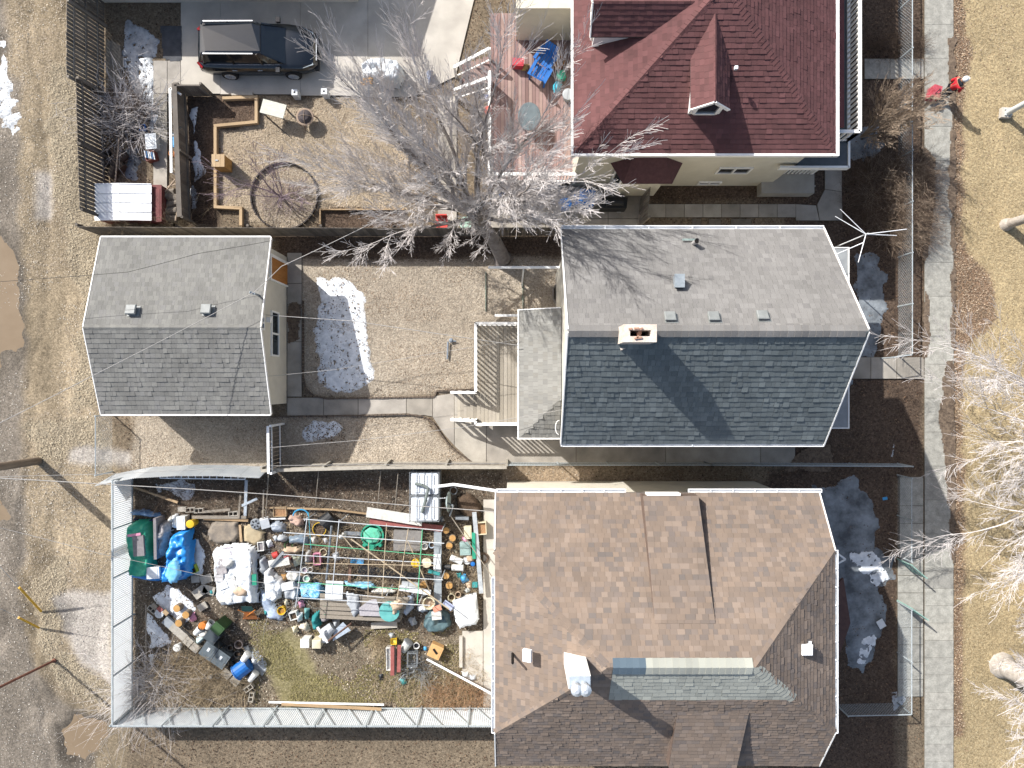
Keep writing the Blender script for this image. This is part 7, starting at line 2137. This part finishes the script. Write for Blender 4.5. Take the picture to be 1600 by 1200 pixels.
# diagonal block row with bins
pos = [(262, 973), (273, 983), (284, 993), (294, 1003), (304, 1012), (354, 1053), (367, 1064)]
for k, (x, y) in enumerate(pos):
    slabt(x, y, .4, .34, .16, cemm if k else mat('bluish block', '#8a8f93', '#7a7f84'), ['first', 'second', 'third', 'fourth', 'fifth', 'sixth', 'seventh'][k] + ' flat grey block of the diagonal row, counted from the upper left', 'block', -41, group='diagonal row of blocks')
cinder(237, 953, -41, 'cinder block at the upper left end of the diagonal row'); cinder(388, 1076, 35, 'cinder block at the lower right end of the diagonal row'); cinder(392, 1090, 80, 'last cinder block by the bottom fence')
pot(250, 958, .18, .16, steel, 'round metal lid with a star pattern on the cinder blocks', 'tin', lid=mat('etched tin', '#c2c6c9', '#8e9396', scale=22), z=.1)
t = thing('bench', 'low dark wooden rack behind the metal lid', 'rack', W(248, 947))
for k in range(3): MB().beam(W(238 + k * 9, 944 + k * 5, .25), W(244 + k * 9, 950 + k * 5, .25), .18, .04).build('shelf', [woodg, redw, tim][k], t)
for lb, x, y, r_ in (('upper', 276, 951, .16), ('middle', 290, 961, .16), ('lower', 279, 974, .16)):
    c = W(x, y, .3); t = thing('tree_stump', lb + ' one of three sawn logs by the block row', 'log', (c.x, c.y, 0), 'three logs by the block row')
    MB().lathe([(r_ * 1.02, 0), (r_, .15), (r_ * .98, .29)], (c.x, c.y, 0), 14).build('bark', polem, t); MB().lathe([(r_ * .92, .285), (r_ * .92, .305), (r_ * .2, .31)], (c.x, c.y, 0), 14).build('cut_face', woodt, t)
pot(309, 986, .15, .35, pwhite, 'white pail with wire handle left of the orange pail', 'bucket', lie=.8, handle=True, z=.1); pot(327, 977, .15, .35, pwhite, 'white pail right of the orange pail', 'bucket', lie=.9, z=.1); pot(318, 976, .15, .3, porange, 'orange pail between two white pails', 'bucket', z=.05, lid=porange)
boxt(340, 982, .45, .38, .8, dgreen, 'dark green wheeled bin behind the bottle crate', 'bin', -40, dgreen); boxt(331, 995, .5, .45, .55, pl('charcoal plastic', '#3a4145', '#444b4f'), 'charcoal lidded bin left of the green bin', 'bin', -40, pl('charcoal plastic', '#3a4145'))
for k, (x, y) in enumerate(((326, 1017), (345, 1030))):
    t = boxt(x, y, .56, .6, .55, pl('charcoal plastic', '#3a4145', '#444b4f'), ['charcoal storage bin in the block row', 'second charcoal storage bin in the block row, nearer the blue barrel'][k], 'bin', -35, pl('charcoal lid', '#5b6367', '#4f575b'))
    c = W(x, y - 2, .6); MB().box((c.x, c.y, .61), (.1, .16, .012), -.6).build('sticker', sheetw, t)
for x, y, r_, m_, lb in ((375, 1005, .17, pl('grey rim pot', '#6d6664', '#5d5654'), 'grey pot at the top of the pot cluster'), (373, 1020, .14, pblack, 'small black pot in the middle of the pot cluster'), (370, 1031, .15, pblack, 'black pot touching the blue barrel'), (362, 1010, .12, pblack, 'black pot in the shadow behind the pot cluster')):
    pot(x, y, r_, .35, m_, lb, 'pot', fill=soilm)
c = W(378, 1044, .35)
t = pot(379, 1044, .33, .62, pblue, 'blue barrel lying open beside the charcoal bins', 'barrel', lie=-2.5, fill=mat('barrel inside', '#4d5660', '#3e464f'), taper=.95)
pot(383, 1027, .15, .4, pwhite, 'white pail lying on the blue barrel', 'bucket', lie=.9, lid=pwhite, z=.45); pot(394, 1058, .15, .45, pwhite, 'white pail right of the blue barrel', 'bucket', lie=.9, lid=pwhite, z=.1)
pot(330, 1056, .08, .25, pwhite, 'small white bottle below the charcoal bins', 'bottle', lid=pgrey); pot(341, 1055, .11, .12, pgrey, 'small dark ring pot below the charcoal bins', 'pot', fill=pblack)
pot(279, 1010, .15, .35, pwhite, 'white ball shaped jug in the snow by the block row', 'jug', lid=pwhite)
heap([(303, 1000), (318, 990), (322, 1000), (308, 1012)], .3, mat('pale carton bits', '#b7bdb0', '#8ba8b5', scale=14), 'pale cartons between the pails and the charcoal bin', 'carton', seed=45, crump=1)
rod((228, 945, .5), (228, 1060, .5), .025, woodg, 'thin rail on posts along the corrugated fence', 'rail')
# trellis
t = thing('trellis', 'large flat trellis of pale and green poles over the garden beds', 'trellis', W(570, 880))
TZ = 1.55
pole = mat('pale pole', '#b9bdc0', '#a3a7aa', scale=3, rough=.5); gpole = pl('green pole', '#5fae86', '#4e9c75')
tpole = mat('tan pole', '#b5a68e', '#a09179', scale=4)
for a, b, m_, r_ in (((474, 811), (692, 829), pole, .018), ((443, 832), (694, 849), pole, .02), ((441, 866), (680, 880), pole, .017), ((447, 893), (692, 906), pole, .018), ((462, 934), (672, 946), pole, .018), ((458, 918), (600, 934), pole, .014),
                     ((474, 850), (680, 868), gpole, .015), ((465, 910), (640, 921), gpole, .015), ((477, 880), (680, 884), tpole, .013),
                     ((480, 808), (462, 948), pole, .018), ((530, 812), (518, 934), pole, .018), ((576, 848), (575, 934), tpole, .014), ((604, 818), (597, 935), tpole, .015), ((638, 826), (620, 938), tpole, .015), ((660, 826), (652, 943), gpole, .018), ((482, 800), (486, 858), pl('teal pole', '#4a8f9c', '#3d808c'), .014)):
    MB().tube(W(a[0], a[1], TZ), W(b[0], b[1], TZ + random.uniform(-.03, .03)), r_, n=6).build('pole', m_, t)
for x, y in ((476, 813), (464, 940), (690, 830), (690, 905), (655, 942), (530, 815), (604, 930)):
    p = W(x, y, TZ); MB().tube((p.x, p.y, 0), (p.x, p.y, TZ), .02, n=6).build('upright', pole, t)
rod((518, 822, 1.3), (510, 905, .6), .045, steel, 'thick steel tube propped inside the trellis', 'pipe'); rod((548, 842, 1.6), (702, 952, 1.3), .028, tpole, 'long tan pole lying slantwise over the trellis', 'pole'); rod((536, 838, 1.55), (556, 862, 1.5), .02, tpole, 'short tan stake at the head of the slanting pole', 'pole'); rod((637, 845, 1.55), (672, 925, 1.2), .018, tpole, 'thin stake crossing the green pole of the trellis', 'pole')
# garden sticks in the dead bed
for k, (x, y0, y1) in enumerate(((418, 735, 812), (496, 735, 790), (593, 735, 795), (620, 740, 797))):
    rod((x + 2, y0, .9), (x - 3, y1, .2), .02, woodg, ['leftmost', 'second', 'third', 'rightmost'][k] + ' of four sticks leaning in the dead bed', 'stick')

# ================= things in the north yards
# white roofed low shed
zz = 1.0
a = W(146, 344, zz); b_ = W(235, 286, zz)
t = thing('shed', 'low shed with bright white ribbed metal roof beside the alley fence', 'shed', ((a.x + b_.x) / 2, (a.y + b_.y) / 2, 0))
MB().bx(a.x + .1, b_.x - .05, a.y + .06, b_.y - .06, 0, zz - .1).build('wall', redw, t)
xm = W(187, 0, zz).x
for (x0, x1, z0, z1) in ((a.x, xm - .005, zz - .08, zz), (xm + .005, b_.x, zz, zz - .08)):
    n = 4
    for i in range(n):
        y0, y1 = a.y + (b_.y - a.y) * i / n, a.y + (b_.y - a.y) * (i + 1) / n
        r_ = MB().slab([(x0, y0 + .006, z0), (x1, y0 + .006, z1), (x1, y1 - .006, z1), (x0, y1 - .006, z0)], .03).build('roof_panel', whitem, t)
        MB().beam((x0, y1 - .02, z0 + .015), (x1, y1 - .02, z1 + .015), .03, .03).build('rib', whitem, r_)
c = W(242, 318, .7)
boxt(243, 318, .5, 1.5, .75, mat('dull red panel', '#6b3a38', '#5a2f2e', scale=3, rough=.7), 'dark red box between the white roofed shed and the logs', 'box', 0, mat('dull red panel', '#6b3a38'))
gl_ = mat('grey log', '#5f5850', '#7a7268', scale=6, rough=.95, bump=.5)
for k, (x, y, r_, a_) in enumerate(((262, 300, .17, .1), (268, 308, .18, 2.9), (259, 316, .17, .0), (272, 318, .16, .3), (256, 327, .18, 3.0), (268, 330, .17, .1), (254, 339, .17, 0), (267, 341, .16, 3.1))):
    p = W(x, y, .3); d = Vector((math.cos(a_), math.sin(a_), .1)) * .28
    t = thing('log', ['topmost', 'second', 'third', 'fourth', 'fifth', 'sixth', 'seventh', 'lowest'][k] + ' grey log of the stack beside the dark red box', 'log', (p.x, p.y, 0), 'grey logs stacked by the red box')
    MB().tube(Vector((p.x, p.y, r_ + .12 * (k % 2))) - d, Vector((p.x, p.y, r_ + .12 * (k % 2))) + d, r_, r_ * .9, 12).build('bark', gl_, t)
for k, (x, y, r_, a_) in enumerate(((172, 232, .17, .8), (182, 240, .2, 1.9), (170, 252, .18, .3), (185, 258, .2, 2.5), (176, 268, .18, 1.2), (190, 246, .15, .6))):
    p = W(x, y, .2); d = Vector((math.cos(a_), math.sin(a_), .05)) * .25
    t = thing('log', ['first', 'second', 'third', 'fourth', 'fifth', 'sixth'][k] + ' dark log lying along the slatted board fence', 'log', (p.x, p.y, 0), 'dark logs by the alley fence')
    MB().tube(Vector((p.x, p.y, r_)) - d, Vector((p.x, p.y, r_)) + d, r_, r_ * .88, 12).build('bark', mat('dark bark', '#3f362f', '#574b41', scale=7, rough=.95, bump=.5), t)
for k, (x0, y0, x1, y1) in enumerate(((258, 300, 274, 280), (262, 292, 280, 286), (180, 285, 186, 215), (280, 318, 274, 345))):
    rod((x0, y0, .5), (x1, y1, .6), .03, twigb, ['first', 'second', 'third', 'fourth'][k] + ' peeled branch lying by the log stacks', 'branch')
pot(225, 201, .17, .3, pblue, 'blue bucket at the end of the branch pile', 'bucket', sq=True, fill=pblue)
boxt(236, 221, .42, .62, .35, pwhite, 'white storage tote with lid on the yard path', 'tote', 4, sheetw)
t = boxt(234, 243, .42, .36, .35, pl('rust crate', '#6d3b33', '#7d4a40'), 'crate of striped magazines and rusty tins below the white tote', 'crate', 15)
for k in range(6): MB().box(W(227 + k * 2.8, 241 + k * .6, .36), (.035, .3, .06), .2).build('magazine', [sheetw, mat('blue print', '#3b5b80', '#53749a'), sheetw][k % 3], t)
# frame lean-to with blue covers
t = thing('cold_frame', 'narrow white timber frame leaning by the thick capped fence', 'frame', W(272, 205))
MB().beam(W(266, 138, .9), W(268, 270, .9), .1, .06).build('top_rail', white, t); MB().beam(W(266, 138, .9), W(283, 148, .9), .08, .06).build('end_bar', white, t)
for y in (192, 262): MB().beam(W(267, y, .88), W(284, y + 9, .88), .07, .05).build('cross_bar', woodg, t)
for y in (140, 205, 268): p = W(267, y, .85); MB().beam((p.x, p.y, 0), (p.x, p.y, .87), .07).build('post', white, t)
heap([(268, 152), (279, 154), (280, 184), (272, 182), (268, 172)], .35, tarplb, 'crumpled bright blue sheet inside the white timber frame', 'plastic sheet', seed=50, crump=1.3, step=.04, edge=.03, zb=.3)
boxt(274, 222, .3, .4, .3, plblue, 'light blue tub inside the white timber frame', 'tub', 0, plblue, z=.3); slabt(275, 209, .3, .12, .2, pwhite, 'white slab inside the white timber frame', 'panel', 0, .3)
pot(270, 241, .12, .25, porange, 'left orange pot at the foot of the white frame', 'pot'); pot(277, 242, .12, .25, porange, 'right orange pot at the foot of the white frame', 'pot')
# bird box stand
t = thing('wooden_box', 'slatted wooden box standing on the bed edging', 'box', W(342, 255))
zz = .8
c = W(341, 251, zz)
MB().box((c.x + .0, c.y, zz / 2), (.5, .48, zz), 0).build('body', woodt, t)
for k in range(3): pbox(t, 'slat', (c.x - .18 + .18 * k, c.y, zz + .015), (.17, .52, .03), tim)
MB().box((c.x - .05, c.y, zz + .04), (.12, .05, .04)).build('handle', steel, t)
# white board table
c = W(427, 170, .7)
t = thing('garden_table', 'weathered white board table beside the fire pit', 'table', (c.x, c.y, 0))
R_ = math.radians(-15); M_ = Matrix.Rotation(R_, 3, 'Z')
MB().box((c.x, c.y, .7), (1.0, .58, .04), R_).build('table_top', mat('flaking white paint', '#c2c2b6', '#a7a79a', scale=9, rough=.8, streak=(1, 5, 1)), t)
for dx, dy in ((-.42, -.22), (.42, -.22), (.42, .22), (-.42, .22)):
    v = M_ @ Vector((dx, dy, 0)); MB().beam((c.x + v.x, c.y + v.y, 0), (c.x + v.x, c.y + v.y, .68), .05).build('leg', woodg, t)
rod((404, 172, .1), (456, 216, .1), .012, pblack, 'thin black rod lying over the lawn by the white table', 'rod')
c = W(476, 182, .5)
t = thing('fire_pit', 'round domed fire pit with rusty ring on the straw lawn', 'fire pit', (c.x, c.y, 0))
rust = mat('rust ring', '#7a6a5c', '#8f7d6c', scale=8)
MB().lathe([(.1, .2), (.25, .3), (.31, .42), (.31, .45), (.27, .52), (.18, .60), (.02, .64)], (c.x, c.y, 0), 22).build('bowl', mat('sooty mesh', '#3d3737', '#4d4646', scale=20), t, smooth=False)
MB().lathe([(.33, .44), (.37, .46), (.33, .48)], (c.x, c.y, 0), 24).build('ring', rust, t)
for a_ in (.3, .3 + 2.09, .3 + 4.19): MB().beam((c.x + .3 * math.cos(a_), c.y + .3 * math.sin(a_), .45), (c.x + .42 * math.cos(a_), c.y + .42 * math.sin(a_), 0), .04).build('leg', rust, t)
for a_ in (0, PI / 2): MB().path([(c.x + .28 * math.cos(a_) * k, c.y + .28 * math.sin(a_) * k, .66 - .14 * k * k) for k in np.linspace(-1, 1, 7)], .01, 5).build('band', rust, t)
for x, lb in ((460, 'left hollow concrete post beside the fire pit'), (506, 'right hollow concrete post near the driveway edge')):
    c = W(x, 144 - (x > 480) * 1.5, .5); t = thing('concrete_post', lb, 'concrete post', (c.x, c.y, 0), 'hollow posts at the driveway edge')
    MB().box((c.x, c.y, .25), (.24, .24, .5)).build('post', sheetw, t); MB().box((c.x, c.y, .505), (.07, .07, .012)).build('hole', dark, t)
slabt(378, 146, .9, .14, .12, concl, 'loose concrete kerb at the driveway edge', 'kerb')
# tarp covered pile
heap([(562, 100), (580, 92), (600, 88), (625, 95), (632, 115), (625, 130), (600, 135), (575, 128), (562, 118)], .8, sheetw, 'pile of firewood under white sheets on the driveway end', 'plastic sheet', seed=51, crump=.9)
for k in range(3): rod((563, 126 + k * 3.5, .7 - .2 * k), (582, 122 + k * 3.5, .7 - .2 * k), 0, woodt, ['upper', 'middle', 'lower'][k] + ' plank end showing under the white sheets', 'plank', flat=(.1, .08))
heap([(664, 108), (676, 104), (680, 125), (668, 130)], .5, mat('bluish bag', '#8a93a8', '#a3abbc', scale=7), 'bluish bag standing right of the covered firewood', 'sack', seed=52, crump=1)
# red chair and plant pot
c = W(690, 345, .5)
t = thing('plastic_chair', 'small red plastic chair by the long board fence', 'chair', (c.x, c.y, 0))
rc = pl('tomato red plastic', '#c84a42', '#b9413a')
MB().box((c.x, c.y - .04, .36), (.46, .42, .04)).build('seat', rc, t); MB().box((c.x, c.y + .2, .55), (.46, .05, .4)).build('backrest', rc, t)
for s in (-1, 1):
    MB().box((c.x + s * .23, c.y, .5), (.04, .4, .04)).build('armrest', rc, t)
    for yy in (-.2, .18): MB().beam((c.x + s * .2, c.y + yy, 0), (c.x + s * .2, c.y + yy, .36), .05).build('leg', rc, t)
pot(728, 350, .25, .4, mat('mint pot', '#8fb3a3', '#b8cfc4', scale=12), 'pale mint pot with clippings at the foot of the big tree', 'pot', fill=mat('clippings', '#a9bdb0', '#7c9a88', scale=25))
# red house deck
dz2 = .9
x0, x1 = W(766, 0, dz2).x, W(897, 0, dz2).x
y0, y1 = W(0, 283, dz2).y, W(0, 66, dz2).y + 1.2
t = thing('deck', 'reddish brown deck with white rails behind the red roofed house', 'deck', ((x0 + x1) / 2, (y0 + y1) / 2, 0))
rdeck = tint_mat('reddish deck board', ['#7d6662', '#8f7873', '#6f5a56', '#9a857d', '#85716a'], gran=.12, stain=.2, sscale=1.5)
n = 24; w_ = (x1 - x0) / n
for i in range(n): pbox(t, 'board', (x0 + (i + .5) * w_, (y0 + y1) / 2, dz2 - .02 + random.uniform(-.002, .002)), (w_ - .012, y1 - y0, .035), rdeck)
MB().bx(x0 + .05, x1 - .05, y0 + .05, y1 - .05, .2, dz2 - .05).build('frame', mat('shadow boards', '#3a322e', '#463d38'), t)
railing(t, (x0, y0), (x1, y0), dz2 - .1, 1.85, sp=.12, top=.13); railing(t, (x0, y0), (x0, W(0, 128, dz2).y), dz2 - .1, 1.85, sp=.12, top=.13)
sx = W(712, 0, .3).x
for k in range(4):
    xa = x0 - .3 * (k + 1); MB().bx(xa, xa + .29, W(0, 132, .5).y, W(0, 92, .5).y, .9 - .2 * (k + 1) - .05, .9 - .2 * (k + 1)).build('step', rdeck, t)
railing(t, (sx, W(0, 132, 1.2).y - .1), (x0, W(0, 128, 1.4).y), (0, dz2 - .1), (.95, 1.85), sp=.2, top=.12); railing(t, (sx, W(0, 96, 1.2).y - .1), (x0, W(0, 84, 1.4).y), (0, dz2 - .1), (.95, 1.85), sp=.2, top=.12)
MB().bx(W(806, 0, 0).x, 2.4, W(0, 80, .9).y + .45, 20, 0, 3.3).build('wall', creamr, red)
def deckchair(px, py, rot, label, m=None):
    m = m or pl('blue chair plastic', '#2c68ae', '#235a9c')
    t = thing('deck_chair', label, 'chair', (0, 0, 0), 'blue deck chairs')
    for k in range(5):
        pbox(t, 'seat_slat', (-.24 + .12 * k, 0, .36), (.1, .5, .025), m); pbox(t, 'back_slat', (-.24 + .12 * k, .36, .62), (.1, .03, .62), m, (-.45, 0, 0))
    for s in (-1, 1):
        pbox(t, 'armrest', (s * .36, .05, .56), (.12, .66, .03), m)
        for yy in (-.22, .3): pbox(t, 'leg', (s * .34, yy, .28), (.05, .09, .56), m)
    p = W(px, py, dz2 + .45); t.location = (p.x, p.y, dz2); t.rotation_euler = (0, 0, math.radians(rot))
deckchair(852, 92, -35, 'blue slatted deck chair nearest the house wall'); deckchair(845, 112, 150, 'second blue slatted deck chair, lower of the two')
pot(872, 99, .24, .3, pl('amber basin', '#a9742f', '#8f5f24'), 'amber round basin on the red deck', 'basin', z=dz2, taper=.8, fill=mat('leaf litter brown', '#6b4a2c', '#8a6539', scale=20))
boxt(877, 117, .3, .3, .3, pl('aqua green plastic', '#3fa183', '#35917a'), 'aqua green box on the red deck', 'box', 15, pl('aqua green plastic', '#3fa183'), z=dz2)
heap([(862, 132), (870, 122), (880, 128), (876, 142), (866, 146)], .3, pl('cyan plastic', '#2f97ae', '#5cb5c6', scale=7), 'cyan plastic toy bag below the aqua box', 'bag', seed=55, crump=1, zb=dz2, step=.04, edge=.03)
pot(887, 150, .22, .4, mat('pale frosted tub', '#a9b0ae', '#989f9d'), 'pale frosted tub by the red roofed house wall', 'tub', z=dz2, lid=sheetg)
boxt(809, 97, .45, .28, .35, pl('toy red', '#b8434c', '#a63640'), 'red toy box at the top of the red deck', 'toy box', -5, pl('toy red', '#b8434c'), z=dz2)
heap([(812, 98), (828, 96), (826, 108), (815, 110)], .3, mat('ochre sack', '#b59862', '#a38752', scale=7), 'ochre sack beside the red toy box', 'sack', seed=56, crump=.8, zb=dz2, step=.04, edge=.03)
c = W(827, 182, dz2 + .7); t = thing('patio_table', 'round grey glass patio table on the red deck', 'table', (c.x, c.y, dz2))
MB().lathe([(.44, .68), (.46, .70), (.44, .72), (.05, .722)], (c.x, c.y, dz2), 26, None, 0, 1, 1.25).build('table_top', mat('grey glass', '#5a6366', '#687174', rough=.2), t)
for k in range(4): a_ = k * PI / 2 + .7; MB().beam((c.x + .35 * math.cos(a_), c.y + .35 * math.sin(a_), dz2), (c.x + .3 * math.cos(a_), c.y + .3 * math.sin(a_), dz2 + .68), .04).build('leg', steel, t)
heap([(755, 165), (768, 160), (770, 178), (758, 182)], .2, pl('orange red cloth', '#c9553f', '#b6452f', scale=6), 'orange red cloth hung over the west deck rail', 'cloth', seed=57, crump=.8, zb=1.8, step=.035, edge=.02)
heap([(756, 146), (764, 146), (765, 158), (757, 158)], .1, pl('navy blue cloth', '#4a5680', '#3c486f', scale=6), 'navy cloth on the west deck rail', 'cloth', seed=58, crump=.8, zb=1.85, step=.035, edge=.02)
pot(882, 322, .27, .55, pblue, 'round blue drum left of the large blue bin', 'drum', lid=pl('blue lid', '#2b70b8', '#2465aa')); boxt(917, 308, .62, .6, .75, pblue, 'large blue recycling bin beside the bay window', 'bin', -8, pl('blue lid', '#2b70b8')); boxt(897, 312, .3, .4, .4, pblue, 'small blue box between the drum and the large bin', 'box', 0, pblue); pot(790, 303, .28, .6, mat('dusty blue plastic', '#3b5a86', '#2f4a72'), 'dusty blue barrel under the deck rail shrubs', 'barrel', lid=mat('dusty blue plastic', '#3b5a86'))
t = thing('barbecue', 'black covered barbecue on the patio below the bay', 'barbecue', W(960, 318))
c = W(960, 317, .7); MB().prism([(c.x - .55, c.y - .22), (c.x + .5, c.y - .22), (c.x + .55, c.y + .22), (c.x - .5, c.y + .22)], .1, .75).build('cover', pblack, t); MB().tube((c.x - .35, c.y, .8), (c.x + .35, c.y, .8), .16, n=12).build('lid', pblack, t)
for s in (-1, 1): MB().tube((c.x + s * .4, c.y - .2, .08), (c.x + s * .4, c.y - .15, .08), .08, n=10).build('wheel', pgrey, t)
slabt(967, 330, .18, .08, .04, sheetw, 'small white carton below the barbecue', 'carton')
heap([(1001, 318), (1012, 302), (1009, 330), (1001, 352), (994, 350)], .5, mat('dry vine mass', '#8b8076', '#a59a8f', scale=14, rough=.95), 'pale dry vines over the fence by the bay', 'vine', seed=59, crump=1.4, step=.05)
for k, (x, w_) in enumerate(((1088, .35), (1117, .5), (1158, .85))): slabt(x, 350, w_, .42, .04, mat('dark paving', '#5f584e', '#6d665b'), ['smallest', 'middle', 'widest'][k] + ' loose paver in the leaves behind the pale roof edge', 'paver')
slabt(1377, 975, .3, .36, .02, sheetw, 'square sheet of white paper lying on the grey ice', 'paper', 30, .08)
slabt(1383, 779, .2, .12, .02, plblue, 'small blue scrap of plastic in the shaded front yard', 'litter', 10, .02)
t = thing('garden_arch', 'white bracket frame against the icy front yard', 'bracket', W(1312, 878)); MB().path([W(1305, 862, .4), W(1321, 874, .4), W(1303, 884, .4)], .04, 6).build('bracket', whitem, t)
# small loose rubbish that the picture shows lying about the garden
rr = random.Random(99)
cols = [(sheetw, 'white'), (sheetg, 'grey'), (plblue, 'light blue'), (clotht, 'tan'), (pteal, 'teal'), (pcream, 'cream'), (ppink, 'pink'), (pgrey, 'dark grey'), (whitesheetd, 'off white')]
spots = [(420, 850, 'north of the red pot'), (430, 842, 'between the silvery film and the slate tarpaulin'), (424, 935, 'on the milky plastic sheet'), (470, 898, 'at the left trellis edge'), (415, 958, 'on the bluish film'), (446, 942, 'above the yellow pot'), (470, 944, 'north of the heap of tubs'), (520, 958, 'at the left end of the slatted bench'), (650, 930, 'by the white tube box'), (662, 930, 'near the cream wicker pot'), (645, 972, 'below the slatted bench'), (725, 905, 'in the right border'), (733, 915, 'beside the small teal box'), (718, 900, 'in the wood chips'), (712, 862, 'beside the sage crate'), (727, 845, 'between cream tank and crate'), (690, 812, 'at the corner of the dull red board'), (490, 845, 'under the slate tarpaulin pole'), (508, 845, 'inside the trellis by the tyre'), (525, 870, 'in the dug soil left of the blue tray'), (252, 830, 'between the tarpaulins'), (258, 822, 'by the white crumpled bag'), (330, 925, 'beside the sheeted heap'), (410, 800, 'by the timber strip'), (300, 965, 'below the snow by the logs'), (312, 998, 'beside the pale cartons'), (385, 1015, 'above the blue barrel'), (395, 1035, 'right of the blue barrel'), (612, 995, 'above the pale yellow pot'), (664, 1015, 'left of the plywood box'), (540, 965, 'under the slatted bench'), (630, 1066, 'below the red planks'), (460, 985, 'left of the cream bag')]
for i, (x, y, where) in enumerate(spots):
    m_, cn = cols[i % len(cols)]
    s_ = rr.uniform(5, 9)
    heap([(x - s_, y - s_ * .6), (x + s_ * .4, y - s_), (x + s_, y + s_ * .5), (x - s_ * .3, y + s_)], rr.uniform(.12, .3), m_, 'crumpled ' + cn + ' scrap ' + where, 'scrap', seed=200 + i, crump=1.3, step=.04, edge=.04)

for i, (x, y, rx_, ry_, h_, m_, lb) in enumerate(((428, 918, 16, 20, .35, sheetw, 'big milky plastic bundle left of the lower trellis'), (456, 900, 14, 12, .4, whitesheetd, 'dirty white sack between the grey bags and the trellis'), (440, 842, 12, 9, .3, sheetg, 'grey bundle at the upper left of the trellis'),
    (660, 952, 12, 9, .4, sheetw, 'white sheet between the bench and the teal sack'), (600, 925, 22, 6, .2, whitesheetd, 'dirty white film across the back of the bench'), (478, 928, 12, 8, .3, tarplb, 'faded blue bundle on the lower trellis corner'),
    (318, 990, 10, 8, .3, whitesheetd, 'off white bundle beside the charcoal bin'), (355, 880, 12, 10, .12, whitesheetd, 'folded dirty sheet on the white sheeted heap'), (376, 925, 14, 10, .12, clotht, 'tan cloth on the lower part of the white sheeted heap'), (505, 1000, 12, 7, .35, sheetw, 'white bag at the foot of the heap of tubs'),
    (735, 870, 9, 12, .25, clotht, 'tan bundle in the right border'), (268, 812, 9, 7, .4, whitesheetd, 'dirty sack at the head of the tall blue tarpaulin'))):
    heap([(x + rx_ * math.cos(a), y + ry_ * math.sin(a)) for a in np.linspace(0, 5.6, 8)], h_, m_, lb, 'bundle', seed=300 + i, crump=1.2, step=.045, edge=.1, zb=.5 if 'white sheeted heap' in lb else 0)
